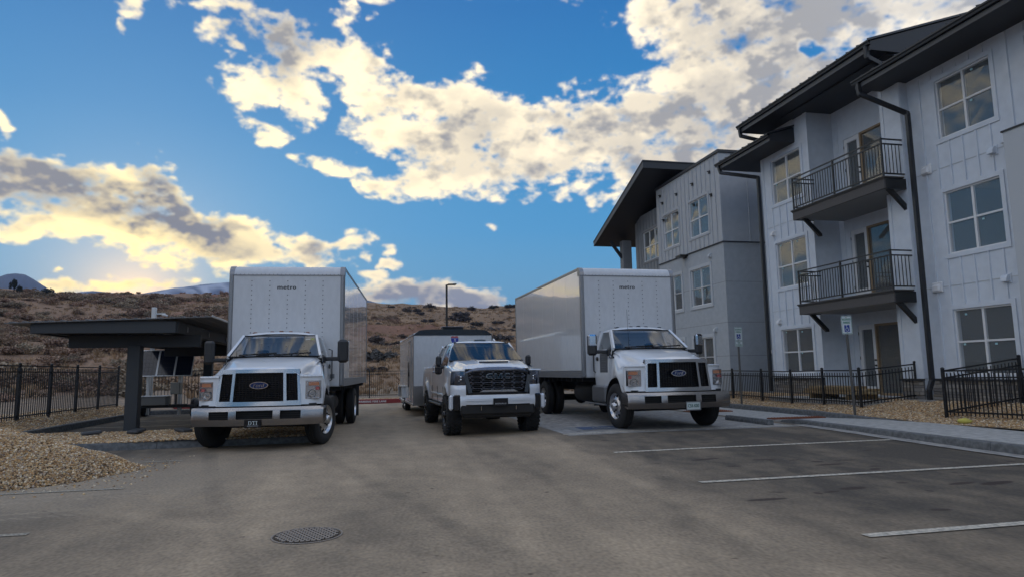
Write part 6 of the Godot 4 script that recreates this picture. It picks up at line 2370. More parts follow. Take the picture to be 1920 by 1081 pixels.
	for s in [-1.0, 1.0]:
		var e0: Array = []
		var e1: Array = []
		for k in 5:
			var v := lerpf(0.47, 0.81, k / 4.0)
			var p: Vector3 = bat.call(s * 1.2, v, 0.0)
			e0.append(p)
			e1.append(Vector3(s * 1.222, lerpf(0.53, 0.81, k / 4.0), 2.30))
		skin(bp, [e1, e0] if s > 0 else [e0, e1], false, 1)
	var bumper := obj("bumper", bp, mats.bumper_chrome, t)
	for e in [[-0.68, 0.38], [-0.03, 0.68], [0.615, 0.39]]:
		var ins := mb()
		box(ins, Vector3(e[0], 0.668, 2.66), Vector3(e[1], 0.17, 0.05))
		for k in 4:
			box(ins, Vector3(e[0], 0.61 + k * 0.04, 2.70), Vector3(e[1] - 0.02, 0.012, 0.05))
		obj("bumper_inset", ins, mats.underbody, bumper)
	var gap := mb()
	box2(gap, Vector3(-1.05, 0.76, 2.2), Vector3(1.05, 0.86, 2.53))
	box2(gap, Vector3(-1.0, 0.45, 2.40), Vector3(1.0, 0.78, 2.50))
	obj("valance", gap, mats.underbody, t)
	# plate
	var lp := mb()
	var px := 0.22 if second else -0.05
	bevel(lp, Vector3(px, 0.515, 2.80), Vector3(0.31, 0.155, 0.012), 0.006)
	var plate := obj("licence_plate", lp, mats.plate_white if second else mats.gloss_black, bumper)
	if second:
		text("plate_lettering", "CSK-K00", 0.075, 0.25, 0.003, mats.plate_ink, plate, Vector3(px, 0.52, 2.808), Basis(), sans)
		var fr := mb()
		for e in [[Vector3(0, 0.085, 0), Vector3(0.335, 0.018, 0.016)], [Vector3(0, -0.085, 0), Vector3(0.335, 0.018, 0.016)], [Vector3(0.165, 0, 0), Vector3(0.014, 0.18, 0.016)], [Vector3(-0.165, 0, 0), Vector3(0.014, 0.18, 0.016)]]:
			box(fr, Vector3(px, 0.515, 2.80) + e[0], e[1])
		obj("plate_frame", fr, mats.aluminium, plate)
	else:
		text("plate_lettering", "DTI", 0.07, 0.17, 0.003, mats.plate_white, plate, Vector3(px, 0.525, 2.808), Basis(), serif)
		var rule := mb()
		box(rule, Vector3(px, 0.47, 2.808), Vector3(0.2, 0.012, 0.003))
		obj("plate_rule", rule, mats.placard_print, plate)
	# ---- cab
	cab(t, second)
	# ---- mirrors
	for s in [-1.0, 1.0]:
		var arm := mb()
		bevel(arm, Vector3(s * 1.10, 1.735, 1.02), Vector3(0.42, 0.085, 0.07), 0.02)
		bevel(arm, Vector3(s * 0.965, 1.72, 1.06), Vector3(0.12, 0.20, 0.20), 0.04)
		var m := obj("mirror", arm, mats.black_plastic, t)
		var head := mb()
		bevel(head, Vector3(s * 1.385, 1.90, 1.0), Vector3(0.235, 0.50, 0.12), 0.05, Basis(Vector3.UP, s * 0.25))
		obj("mirror_head", head, mats.black_plastic, m)
		if second:
			var capm := mb()
			bevel(capm, Vector3(s * 1.385, 2.00, 1.035), Vector3(0.22, 0.30, 0.09), 0.04, Basis(Vector3.UP, s * 0.25))
			obj("mirror_cap", capm, mats.chrome, m)
		var gl := mb()
		box(gl, Vector3(s * 1.385, 1.92, 0.937), Vector3(0.18, 0.40, 0.004), Basis(Vector3.UP, s * 0.25))
		obj("mirror_glass", gl, mats.chrome, m)
	return t


func cab(t: Node3D, second: bool) -> void:
	var white: Material = mats.white_paint
	# lower body below the windows
	var lower: Array = []
	for z in [1.22, 0.9, 0.5, 0.10]:
		var row: Array = []
		for p in [[0.955, 1.80], [0.985, 1.72], [1.002, 1.45], [1.004, 1.2], [0.985, 0.9], [0.93, 0.74]]:
			row.append(Vector3(p[0] - (0.006 if z > 1.1 else 0.0), p[1], z))
		lower.append(row)
	var st := mb()
	shell(st, lower)
	box2(st, Vector3(-0.93, 0.74, 0.08), Vector3(0.93, 0.80, 1.2))
	var body := obj("cab_body", st, white, t)
	# back wall with its window, roof, pillars
	var bk := mb()
	holed(bk, [-0.96, 0.96], [0.74, 2.24], [[-0.6, 1.85, 0.6, 2.14]], func(u: float, v: float, d: float) -> Vector3: return Vector3(u * (1.0 if v < 1.8 else lerpf(1.0, 0.84, (v - 1.8) / 0.44)), v, 0.13 - d), 0.05)
	obj("cab_back", bk, white, body)
	var roof_rows: Array = []
	for e in [[0.70, -0.045], [0.64, -0.005], [0.52, 0.008], [0.3, 0.01], [0.14, 0.0], [0.08, -0.03]]:
		var row: Array = []
		for p in [[0.0, 2.352], [0.3, 2.347], [0.55, 2.328], [0.70, 2.298], [0.775, 2.262], [0.80, 2.225]]:
			row.append(Vector3(p[0], p[1] + e[1], e[0]))
		roof_rows.append(row)
	var rf := mb()
	shell(rf, smooth_rows(roof_rows, 2))
	var roof_ := obj("cab_roof", rf, white, body)
	var lights := [-0.56, -0.20, 0.0, 0.20, 0.56]
	for x in lights:
		var l := mb()
		bevel(l, Vector3(x, 2.355 - absf(x) * 0.05, 0.56), Vector3(0.10, 0.05, 0.10), 0.02)
		obj("roof_light", l, mats.gloss_black if second else mats.roof_amber, roof_)
	for s in [-1.0, 1.0]:
		var pl := mb()
		for e in [[Vector3(s * 0.945, 1.79, 1.24), Vector3(s * 0.775, 2.25, 0.66), 0.085], [Vector3(s * 0.955, 1.79, 0.16), Vector3(s * 0.80, 2.25, 0.16), 0.13]]:
			bar(pl, e[0], e[1], e[2], 0.05, Vector3(s, 0.3, 0))
		obj("pillar", pl, white, body)
		# door: a skin a little proud of the body, with its own gap line
		var d := mb()
		var dr: Array = []
		for i in 9:
			var z := lerpf(1.13, 0.22, i / 8.0)
			var low := 0.86 + 0.16 * pow(maxf(0.0, (z - 0.80) / 0.33), 2.0)
			var row: Array = []
			for p in [[0.962, 1.795], [0.993, 1.72], [1.010, 1.45], [1.012, 1.2], [0.995, low + 0.04], [0.985, low]]:
				row.append(Vector3(s * p[0], p[1], z))
			if s < 0:
				row.reverse()
			dr.append(row)
		skin(d, dr, false, 1)
		var door := obj("door", d, white, body)
		var hn := mb()
		bevel(hn, Vector3(s * 1.022, 1.58, 0.33), Vector3(0.03, 0.10, 0.06), 0.008)
		bevel(hn, Vector3(s * 1.028, 1.58, 0.33), Vector3(0.02, 0.05, 0.14), 0.008)
		obj("handle", hn, mats.black_plastic, door)
		var gh := mb()
		tube(gh, [Vector3(s * 1.0, 1.25, 0.14), Vector3(s * 1.05, 1.28, 0.14), Vector3(s * 1.05, 1.95, 0.14), Vector3(s * 0.97, 1.98, 0.14)], 0.014, 6)
		obj("grab_handle", gh, mats.black_plastic, body)
		if second and s < 0:
			var sg := mb()
			box2(sg, Vector3(-1.017, 1.25, 0.50), Vector3(-1.0135, 1.70, 1.0))
			var placard := obj("door_placard", sg, mats.placard, door)
			var pr := mb()
			for k in 6:
				box2(pr, Vector3(-1.0195, 1.62 - k * 0.055 - (0.03 if k > 2 else 0.0), 0.62), Vector3(-1.0172, 1.628 - k * 0.055 - (0.03 if k > 2 else 0.0), 0.62 + [0.26, 0.2, 0.28, 0.3, 0.24, 0.18][k]))
			stuff(obj("placard_lines", pr, mats.placard_print, placard))
		var win := mb()
		var w: Array = [Vector3(s * 0.955, 1.80, 0.24), Vector3(s * 0.945, 1.80, 1.17), Vector3(s * 0.792, 2.225, 0.66), Vector3(s * 0.80, 2.235, 0.24)]
		if s > 0:
			quad(win, w[1], w[0], w[3], w[2])
		else:
			quad(win, w[0], w[1], w[2], w[3])
		obj("side_window", win, mats.cab_glass, body)
	# windscreen
	var gr: Array = []
	for j in 5:
		var v := 1.0 - j / 4.0
		var row: Array = []
		for i in 13:
			var u := i / 6.0 - 1.0
			row.append(Vector3(u * lerpf(0.925, 0.765, v), lerpf(1.80, 2.262, v), lerpf(1.245, 0.68, v) + 0.10 * (1.0 - u * u) * lerpf(1.0, 0.5, v)))
		gr.append(row)
	gr.reverse()
	var ws := mb()
	var flip: Array = []
	for r in gr:
		flip.push_front(r)
	skin(ws, gr if false else flip, false, 1)
	var screen := obj("windscreen", ws, mats.cab_glass, body)
	var seal := mb()
	var edge: Array = []
	for i in 13:
		edge.append(gr[0][i] + Vector3(0, -0.008, 0.004))
	tube(seal, edge, 0.016, 6)
	for s in [0, 12]:
		var up: Array = []
		for j in 5:
			up.append(gr[j][s] + Vector3(0, 0, 0.006))
		tube(seal, up, 0.013, 6)
	var top: Array = []
	for i in 13:
		top.append(gr[4][i] + Vector3(0, 0.0, 0.004))
	tube(seal, top, 0.014, 6)
	obj("screen_seal", seal, mats.black_plastic, screen)
	var cowl := mb()
	var c0: Array = []
	var c1: Array = []
	for i in 13:
		c0.append(gr[0][i] + Vector3(0, 0.0, 0.10))
		c1.append(gr[0][i] + Vector3(0, 0.006, -0.01))
	skin(cowl, [c0, c1], false, 1)
	obj("cowl", cowl, mats.black_plastic, body)
	for e in [[-0.70, 0.05], [0.0, 0.75]]:
		var wp := mb()
		var a := Vector3(e[0], 1.825, 1.335)
		var b := Vector3(e[1], 1.865, 1.285)
		bar(wp, a, b, 0.022, 0.03)
		tube(wp, [Vector3(e[0] + 0.02, 1.80, 1.37), a.lerp(b, 0.45) + Vector3(0, 0.012, 0.015)], 0.012, 6)
		obj("wiper", wp, mats.gloss_black, screen)
	# what shows inside
	var dash := mb()
	bevel(dash, Vector3(0, 1.70, 1.02), Vector3(1.78, 0.22, 0.34), 0.07)
	obj("dashboard", dash, mats.interior, body)
	var whl := mb()
	var ring: Array = []
	for k in 21:
		var a := TAU * k / 20.0
		ring.append(Vector3(0.42 + cos(a) * 0.20, 1.74 + sin(a) * 0.17, 0.80 - sin(a) * 0.09))
	tube(whl, ring, 0.017, 6)
	obj("steering_wheel", whl, mats.interior, body)
	for x in [-0.45, 0.42]:
		var se := mb()
		bevel(se, Vector3(x, 1.48, 0.34), Vector3(0.50, 0.62, 0.16), 0.06, Basis(Vector3.RIGHT, -0.12))
		bevel(se, Vector3(x, 1.87, 0.29), Vector3(0.28, 0.18, 0.10), 0.04, Basis(Vector3.RIGHT, -0.12))
		bevel(se, Vector3(x, 1.17, 0.55), Vector3(0.50, 0.16, 0.5), 0.06)
		obj("seat", se, mats.interior, body)
	if second:
		var an := mb()
		tube(an, [Vector3(-0.60, 1.80, 1.36), Vector3(-0.60, 2.72, 1.30)], 0.006, 5, 0.003)
		obj("antenna", an, mats.gloss_black, body)
	else:
		for e in [[0.60, 0.10, 0.055, mats.plate_white], [0.70, 0.07, 0.06, mats.tag_green]]:
			var tg := mb()
			box(tg, Vector3(e[0], 2.18, 0.755), Vector3(e[1], e[2], 0.003), Basis(Vector3.RIGHT, -0.88))
			obj("screen_sticker", tg, e[3], screen)


func make_trucks() -> void:
	mat("roof_amber", Color(0.16, 0.05, 0.02), 0.3)
	mat("tag_green", Color(0.35, 0.50, 0.06), 0.5)
	box_truck("white box truck standing left of the pickup, front wheels turned, black mirrors", Vector3(-1.78, 0.0, -16.18), deg_to_rad(-4.2), -0.32, false)
	box_truck("white box truck parked beside the building, bright mirrors and dark door placard", Vector3(6.64, lot_y(6.6, -16.0), -16.12), deg_to_rad(0.5), 0.07, true)


# ---------------------------------------------------------------- the pickup
func arch_y(z: float, centre: float, r: float, base: float, low: float) -> float:
	if absf(z - centre) >= r:
		return low
	return maxf(low, base + sqrt(r * r - pow(z - centre, 2.0)))


func make_pickup() -> void:
	# origin on the ground under the front bumper's face; the nose looks along +z
	var t := thing("pickup_truck", "lifted white crew cab pickup with a wide dark slatted grille", "pickup truck", Vector3(2.80, lot_y(2.8, -15.0) * 0.6, -14.12), 0.015)
	var white: Material = mats.pearl_paint
	var fz := -0.98
	var rz := -5.02
	# ---- nose: hood and front fenders
	var rows: Array = []
	for i in 29:
		var k := 1.0 - i / 28.0
		var z := lerpf(-1.42, -0.14, k)
		var yc := lerpf(1.665, 1.515, pow(k, 1.5))
		if k > 0.88:
			yc -= 0.05 * pow((k - 0.88) / 0.12, 2.0)
		var hw := lerpf(0.80, 0.66, k)
		var bulge := 0.02 * (1.0 - k)
		var sh := lerpf(1.55, 1.42, k)
		var flare := exp(-pow((z - fz) / 0.50, 4.0))
		var yb := arch_y(z, fz, 0.56, 0.47, 0.86 if z > fz else 0.66)
		var xo := lerpf(0.965, 0.97, k)
		var pts: Array = [Vector2(0, yc), Vector2(0.20, yc), Vector2(0.36, yc + 0.004), Vector2(0.42, yc - 0.014), Vector2(hw - 0.05, yc - 0.02), Vector2(hw + 0.02, yc - 0.02 - bulge), Vector2(hw + 0.07, sh + 0.01), Vector2(xo - 0.07, sh), Vector2(xo - 0.015, sh - 0.025), Vector2(xo + 0.015, sh - 0.09), Vector2(xo + 0.028, maxf(1.14, yb + 0.13)), Vector2(xo + 0.022 + 0.03 * flare, yb + 0.10), Vector2(xo + 0.026 + 0.05 * flare, yb + 0.055), Vector2(xo + 0.022 + 0.048 * flare, yb + 0.01), Vector2(xo, yb)]
		var row: Array = []
		for p in pts:
			var sweep := 0.20 * pow(clampf((p.x - 0.55) / 0.45, 0.0, 1.0), 2.0) * smoothstep(0.3, 1.0, k)
			row.append(Vector3(p.x, p.y, z - sweep))
		rows.append(row)
	var st := mb()
	shell(st, rows)
	var hood := obj("hood_and_fenders", st, white, t)
	# hood scoop
	var sc := mb()
	prism(sc, [Vector2(-0.52, 1.55), Vector2(-1.15, 1.60), Vector2(-1.15, 1.652), Vector2(-0.66, 1.632), Vector2(-0.54, 1.61)], Vector3.BACK, Vector3.UP, Vector3(0.72, 0, 0), Vector3(-0.36, 0, 0))
	var scoop := obj("hood_scoop", sc, white, hood)
	var sl := mb()
	bevel(sl, Vector3(0.0, 1.592, -0.528), Vector3(0.66, 0.034, 0.05), 0.008)
	obj("scoop_opening", sl, mats.gloss_black, scoop)
	# ---- face
	var face := mb()
	var fat := func(u: float, v: float, d: float) -> Vector3: return Vector3(u * lerpf(0.93, 1.0, (v - 0.9) / 0.5), v, -0.03 - 0.10 * pow(u / 0.75, 2.0) - 0.16 * maxf(0.0, v - 1.15) - d)
	holed(face, [-0.745, -0.4, 0.0, 0.4, 0.745], [0.895, 1.0, 1.2, 1.405], [[-0.655, 0.955, 0.655, 1.385]], fat, 0.10, 2)
	var grille := obj("grille", face, mats.gloss_black, t)
	var brow := mb()
	var b0: Array = []
	for e in [[1.385, -0.065], [1.42, -0.045], [1.462, -0.075], [1.485, -0.17]]:
		var row: Array = []
		for i in 11:
			var u := i / 5.0 - 1.0
			var drop := 0.06 * pow(absf(u), 5.0)
			row.append(Vector3(u * 0.70, e[0] - drop, e[1] - 0.10 * u * u))
		b0.append(row)
	skin(brow, b0, false, 1)
	obj("grille_brow", brow, mats.dark_chrome, grille)
	var back := mb()
	box2(back, Vector3(-0.66, 0.93, -0.24), Vector3(0.66, 1.40, -0.22))
	obj("grille_backing", back, mats.underbody, grille)
	for k in 10:
		var v := 0.985 + k * 0.041
		var s := mb()
		for seg in 8:
			var u0 := -0.655 + seg * 0.164
			var a: Vector3 = fat.call(u0, v, 0.05)
			var c: Vector3 = fat.call(u0 + 0.164, v, 0.05)
			bar(s, a, c, 0.045, 0.019)
		obj("grille_slat", s, mats.dark_chrome if k % 3 == 1 else mats.gloss_black, grille)
	var st2 := mb()
	for k in 10:
		for i in 6:
			var u := (i - 2.5) * 0.235 + (0.02 if k % 2 else -0.02)
			var a: Vector3 = fat.call(u, 1.005 + k * 0.041, 0.055)
			bevel(st2, a, Vector3(0.055, 0.030, 0.035), 0.006)
	stuff(obj("grille_studs", st2, mats.dark_chrome, grille))
	for s in [-1.0, 1.0]:
		var side := mb()
		bar(side, Vector3(s * 0.61, 0.93, -0.06), Vector3(s * 0.70, 1.30, -0.13), 0.085, 0.05, Vector3.BACK)
		obj("grille_side_trim", side, mats.gloss_black, grille)
	var low := mb()
	prism(low, [Vector2(-0.42, 0.952), Vector2(0.42, 0.952), Vector2(0.33, 0.995), Vector2(-0.33, 0.995)], Vector3.RIGHT, Vector3.UP, Vector3(0, 0, 0.05), Vector3(0, 0, -0.045))
	obj("grille_lower_trim", low, mats.chrome, grille)
	var lb := text("lettering", "GMC", 0.095, 0.50, 0.02, mats.gloss_black, grille, Vector3(0, 1.285, -0.055), Basis(Vector3.RIGHT, -0.14), sans)
	lb.name = "lettering_face"
	text("lettering", "GMC", 0.112, 0.52, 0.012, mats.aluminium, grille, Vector3(0, 1.285, -0.064), Basis(Vector3.RIGHT, -0.14), sans)
	for s in [-1.0, 1.0]:
		# headlights wrap round the corner
		var hl := mb()
		var fr: Array = []
		for e in [[0.0, 0.715, -0.115], [0.35, 0.82, -0.14], [0.7, 0.92, -0.20], [1.0, 0.985, -0.31]]:
			var lowy := lerpf(1.07, 1.12, e[0])
			var hiy := lerpf(1.385, 1.40, e[0])
			var row: Array = [Vector3(s * e[1], hiy, e[2]), Vector3(s * e[1], lerpf(lowy, hiy, 0.5), e[2] + 0.012), Vector3(s * e[1], lowy, e[2])]
			fr.append(row)
		if s > 0:
			fr.reverse()
		skin(hl, fr, false, 1)
		var lamp := obj("headlight", hl, mats.dark_chrome, t)
		for e in [[0.80, 1.30, 0.10, 0.016], [0.80, 1.19, 0.10, 0.016], [0.755, 1.245, 0.016, 0.12]]:
			var dr := mb()
			bevel(dr, Vector3(s * e[0], e[1], -0.122 - (e[0] - 0.72) * 0.22), Vector3(e[2], e[3], 0.02), 0.005, Basis(Vector3.UP, s * 0.25))
			obj("light_strip", dr, mats.wheel_alloy, lamp)
		for y in [1.272, 1.218]:
			var pr := mb()
			lathe(pr, [Vector2(0, 0.026), Vector2(0.012, 0.020), Vector2(0.016, 0.0)], Vector3(s * 0.80, y, -0.135), Vector3(s * 0.25, 0, 1), 12)
			obj("projector", pr, mats.chrome, lamp)
		var cap_ := mb()
		var cr: Array = []
		for e in [[0.70, -0.075], [0.82, -0.105], [0.92, -0.17], [0.985, -0.27], [1.0, -0.36]]:
			var row: Array = [Vector3(s * e[0], 1.105, e[1] - 0.05), Vector3(s * e[0], 1.085, e[1] - 0.012), Vector3(s * e[0], 1.0, e[1]), Vector3(s * e[0], 0.87, e[1] - 0.01)]
			cr.append(row)
		if s > 0:
			cr.reverse()
		skin(cap_, cr, false, 1)
		bevel(cap_, Vector3(s * 0.83, 1.405, -0.25), Vector3(0.30, 0.04, 0.20), 0.015, Basis(Vector3.UP, s * 0.3))
		obj("fender_cap", cap_, white, hood)
	# ---- bumper
	var bm := mb()
	var bat := func(u: float, v: float, d: float) -> Vector3: return Vector3(u, v, 0.0 - 0.13 * pow(u / 1.0, 2.0) - 0.05 * pow((v - 0.76) / 0.16, 2.0) - d)
	holed(bm, [-0.82, -0.70, -0.35, 0.0, 0.35, 0.70, 0.82], [0.57, 0.69, 0.80, 0.89], [[-0.70, 0.57, 0.70, 0.69]], bat, 0.08, 2)
	var bumper := obj("bumper", bm, white, t)
	var crease := mb()
	for i in 10:
		var u0 := -0.70 + i * 0.14
		bar(crease, bat.call(u0, 0.79, -0.012), bat.call(u0 + 0.14, 0.79, -0.012), 0.02, 0.05)
	obj("bumper_crease", crease, white, bumper)
	for s in [-1.0, 1.0]:
		var w := mb()
		bevel(w, Vector3(s * 0.985, 0.735, -0.27), Vector3(0.09, 0.32, 0.30), 0.035, Basis(Vector3.UP, s * 0.25))
		obj("bumper_end", w, white, bumper)
		var g := mb()
		bevel(g, Vector3(s * 0.88, 0.735, -0.16), Vector3(0.14, 0.33, 0.10), 0.02, Basis(Vector3.UP, s * 0.25))
		obj("air_curtain", g, mats.gloss_black, bumper)
		var hook := mb()
		bevel(hook, Vector3(s * 0.38, 0.61, -0.04), Vector3(0.022, 0.085, 0.06), 0.008)
		obj("tow_hook", hook, mats.chrome, bumper)
	var lw := mb()
	bevel(lw, Vector3(0, 0.585, -0.17), Vector3(1.62, 0.24, 0.18), 0.04)
	bevel(lw, Vector3(0, 0.47, -0.34), Vector3(1.5, 0.14, 0.4), 0.04)
	obj("lower_valance", lw, mats.underbody, bumper)
	var lp := mb()
	bevel(lp, Vector3(0.03, 0.735, 0.02), Vector3(0.32, 0.165, 0.014), 0.006)
	var plate := obj("front_plate", lp, mats.gloss_black, bumper)
	text("plate_lettering", "DENALI", 0.026, 0.24, 0.003, mats.wheel_alloy, plate, Vector3(0.03, 0.705, 0.029), Basis(), sans)
	# ---- cab and bed sides
	var sides := mb()
	for seg in [[-1.38, -4.03, 1.535], [-4.06, -6.30, 1.545]]:
		var sr: Array = []
		var n := 30
		for i in n + 1:
			var z := lerpf(seg[0], seg[1], float(i) / n)
			var flare := exp(-pow((z - rz) / 0.50, 4.0))
			var yb := arch_y(z, rz, 0.56, 0.47, 0.66)
			var top: float = seg[2]
			var row: Array = []
			for p in [[0.90, top + 0.005], [0.945, top], [0.972, top - 0.05], [0.988, 1.30], [0.996, maxf(1.08, yb + 0.14)], [0.985 + 0.05 * flare, yb + 0.10], [0.99 + 0.07 * flare, yb + 0.05], [0.985 + 0.068 * flare, yb + 0.008], [0.95, yb]]:
				row.append(Vector3(p[0], p[1], z))
			sr.append(row)
		shell(sides, sr)
	for s in [-1.0, 1.0]:
		box2(sides, Vector3(s * 0.90, 1.40, -6.28), Vector3(s * 0.93, 1.55, -4.06))
	box2(sides, Vector3(-0.95, 0.75, -6.32), Vector3(0.95, 1.52, -6.27))
	box2(sides, Vector3(-0.9, 0.95, -6.27), Vector3(0.9, 0.98, -4.06))
	box2(sides, Vector3(-0.92, 0.70, -4.05), Vector3(0.92, 1.53, -4.0))
	var bd := obj("body_sides", sides, white, t)
	for s in [-1.0, 1.0]:
		for z in [-1.60, -2.68, -3.74]:
			var gp := mb()
			bar(gp, Vector3(s * 0.9905, 1.05, z), Vector3(s * 0.9765, 1.50, z), 0.010, 0.012, Vector3(s, 0, 0))
			bar(gp, Vector3(s * 0.992, 0.70, z), Vector3(s * 0.999, 1.05, z), 0.010, 0.010, Vector3(s, 0, 0))
			obj("door_gap", gp, mats.gloss_black, bd)
		for z in [-2.45, -3.5]:
			var h := mb()
			bevel(h, Vector3(s * 1.0, 1.40, z), Vector3(0.035, 0.035, 0.2), 0.012)
			obj("handle", h, mats.chrome, bd)
		var rb := mb()
		bevel(rb, Vector3(s * 0.98, 0.62, -2.95), Vector3(0.16, 0.06, 2.5), 0.02)
		obj("running_board", rb, mats.black_plastic, t)
		var mol := mb()
		bevel(mol, Vector3(s * 1.0, 0.86, -2.8), Vector3(0.025, 0.05, 2.4), 0.008)
		obj("side_moulding", mol, white, bd)
	# ---- greenhouse
	var rr: Array = []
	for e in [[-2.02, -0.06], [-2.12, -0.01], [-2.5, 0.012], [-3.2, 0.014], [-3.7, 0.0], [-3.86, -0.05]]:
		var row: Array = []
		for p in [[0.0, 2.135], [0.3, 2.132], [0.52, 2.118], [0.64, 2.095], [0.70, 2.06], [0.715, 2.03]]:
			row.append(Vector3(p[0], p[1] + e[1], e[0]))
		rr.append(row)
	var rf := mb()
	shell(rf, smooth_rows(rr, 2))
	var roof_ := obj("cab_roof", rf, white, t)
	for e in [[0.0, 0.17, 2.155], [-0.11, 0.07, 2.152], [0.11, 0.07, 2.152], [-0.62, 0.06, 2.10], [0.62, 0.06, 2.10]]:
		var l := mb()
		bevel(l, Vector3(e[0], e[2], -2.20), Vector3(e[1], 0.028, 0.09), 0.01)
		obj("roof_light", l, mats.gloss_black, roof_)
	var fin := mb()
	prism(fin, [Vector2(-2.35, 2.145), Vector2(-2.58, 2.145), Vector2(-2.56, 2.21), Vector2(-2.50, 2.20)], Vector3.BACK, Vector3.UP, Vector3(0.03, 0, 0), Vector3(0.40, 0, 0))
	obj("roof_antenna", fin, white, roof_)
	for s in [-1.0, 1.0]:
		var pl := mb()
		for e in [[Vector3(s * 0.90, 1.52, -1.40), Vector3(s * 0.70, 2.05, -2.04), 0.08], [Vector3(s * 0.935, 1.52, -2.70), Vector3(s * 0.715, 2.05, -2.72), 0.10], [Vector3(s * 0.935, 1.52, -3.98), Vector3(s * 0.715, 2.05, -3.78), 0.20]]:
			bar(pl, e[0], e[1], e[2], 0.04, Vector3(s, 0.4, 0))
		obj("pillar", pl, white, roof_)
		for e in [[-1.46, -2.66, -2.06, -2.68], [-2.76, -3.92, -2.76, -3.74]]:
			var g := mb()
			var q: Array = [Vector3(s * 0.935, 1.53, e[0]), Vector3(s * 0.935, 1.53, e[1]), Vector3(s * 0.712, 2.04, e[3]), Vector3(s * 0.706, 2.04, e[2])]
			if s < 0:
				q.reverse()
			quad(g, q[0], q[1], q[2], q[3])
			obj("side_window", g, mats.tinted_glass, roof_)
		# tall towing mirrors
		var m := mb()
		bevel(m, Vector3(s * 0.985, 1.50, -1.66), Vector3(0.14, 0.07, 0.09), 0.02)
		var mr := obj("mirror", m, mats.black_plastic, t)
		var up := mb()
		bevel(up, Vector3(s * 1.085, 1.645, -1.66), Vector3(0.13, 0.23, 0.11), 0.035, Basis(Vector3.UP, s * 0.25))
		obj("mirror_head", up, mats.black_plastic, mr)
		var dn := mb()
		bevel(dn, Vector3(s * 1.09, 1.435, -1.66), Vector3(0.165, 0.21, 0.12), 0.04, Basis(Vector3.UP, s * 0.25))
		obj("mirror_head", dn, mats.gloss_black, mr)
	var gr: Array = []
	for j in 5:
		var v := j / 4.0
		var row: Array = []
		for i in 13:
			var u := i / 6.0 - 1.0
			row.append(Vector3(u * lerpf(0.885, 0.695, v), lerpf(1.645, 2.07, v), lerpf(-1.40, -2.03, v) + 0.12 * (1.0 - u * u) * lerpf(1.0, 0.5, v)))
		gr.append(row)
	var ws := mb()
	var flip: Array = gr.duplicate()
	flip.reverse()
	skin(ws, flip, false, 1)
	var screen := obj("windscreen", ws, mats.tinted_glass, t)
	var seal := mb()
	var edge: Array = []
	var top2: Array = []
	for i in 13:
		edge.append(gr[0][i] + Vector3(0, -0.006, 0.01))
		top2.append(gr[4][i])
	tube(seal, edge, 0.016, 6)
	tube(seal, top2, 0.012, 6)
	obj("screen_seal", seal, mats.black_plastic, screen)
	var cowl := mb()
	var c0: Array = []
	var c1: Array = []
	for i in 13:
		c0.append(gr[0][i] + Vector3(0, -0.004, 0.09))
		c1.append(gr[0][i] + Vector3(0, -0.004, -0.02))
	skin(cowl, [c0, c1], false, 1)
	obj("cowl", cowl, mats.black_plastic, t)
	var rear := mb()
	quad(rear, Vector3(0.9, 1.53, -4.03), Vector3(-0.9, 1.53, -4.03), Vector3(-0.70, 2.06, -3.84), Vector3(0.70, 2.06, -3.84))
	obj("rear_window", rear, mats.tinted_glass, t)
	var inr := mb()
	bevel(inr, Vector3(0, 1.40, -1.75), Vector3(1.7, 0.22, 0.4), 0.08)
	for x in [-0.42, 0.42]:
		bevel(inr, Vector3(x, 1.40, -2.75), Vector3(0.5, 0.8, 0.18), 0.07)
		bevel(inr, Vector3(x, 1.86, -2.80), Vector3(0.26, 0.18, 0.1), 0.04)
	bevel(inr, Vector3(0, 1.35, -3.75), Vector3(1.6, 0.8, 0.18), 0.07)
	box2(inr, Vector3(-0.92, 0.72, -4.0), Vector3(0.92, 0.76, -1.4))
	stuff(obj("cab_interior", inr, mats.interior, t))
	# ---- running gear
	var ch := mb()
	for s in [-1.0, 1.0]:
		box2(ch, Vector3(s * 0.40, 0.62, -6.2), Vector3(s * 0.48, 0.80, -0.3))
		bevel(ch, Vector3(s * 0.5, 0.5, fz), Vector3(0.5, 0.10, 0.16), 0.03)
		tube(ch, [Vector3(s * 0.62, 0.45, fz), Vector3(s * 0.60, 0.95, fz + 0.05)], 0.055, 8)
	bevel(ch, Vector3(0, 0.80, -1.0), Vector3(0.75, 0.7, 1.3), 0.1)
	bevel(ch, Vector3(0, 0.52, -0.75), Vector3(0.9, 0.06, 0.7), 0.02)
	tube(ch, [Vector3(-0.75, 0.45, rz), Vector3(0.75, 0.45, rz)], 0.07, 8)
	lathe(ch, [Vector2(-0.2, 0.0), Vector2(-0.15, 0.12), Vector2(0, 0.18), Vector2(0.15, 0.12), Vector2(0.2, 0)], Vector3(0, 0.45, rz), Vector3.BACK, 12)
	obj("chassis", ch, mats.underbody, t)
	for s in [-1.0, 1.0]:
		for z in [fz, rz]:
			wheel(t, Vector3(s * 0.885, 0.445, z), s, 0.445, 0.335, 0.03 if z == fz else 0.0, "mud")
			var ln := mb()
			var a0: Array = []
			var a1: Array = []
			for k in 13:
				var a := PI * k / 12.0
				a0.append(Vector3(s * 0.97, 0.47 + sin(a) * 0.55, z + cos(a) * 0.55))
				a1.append(Vector3(s * 0.5, 0.47 + sin(a) * 0.55, z + cos(a) * 0.55))
			skin(ln, [a0, a1], false, 1)
			obj("wheel_liner", ln, mats.underbody, t)
	var hitch := mb()
	bevel(hitch, Vector3(0, 0.55, -6.42), Vector3(0.08, 0.08, 0.35), 0.01)
	bevel(hitch, Vector3(0, 0.72, -6.38), Vector3(1.7, 0.2, 0.14), 0.04)
	obj("rear_bumper", hitch, mats.bumper_chrome, t)


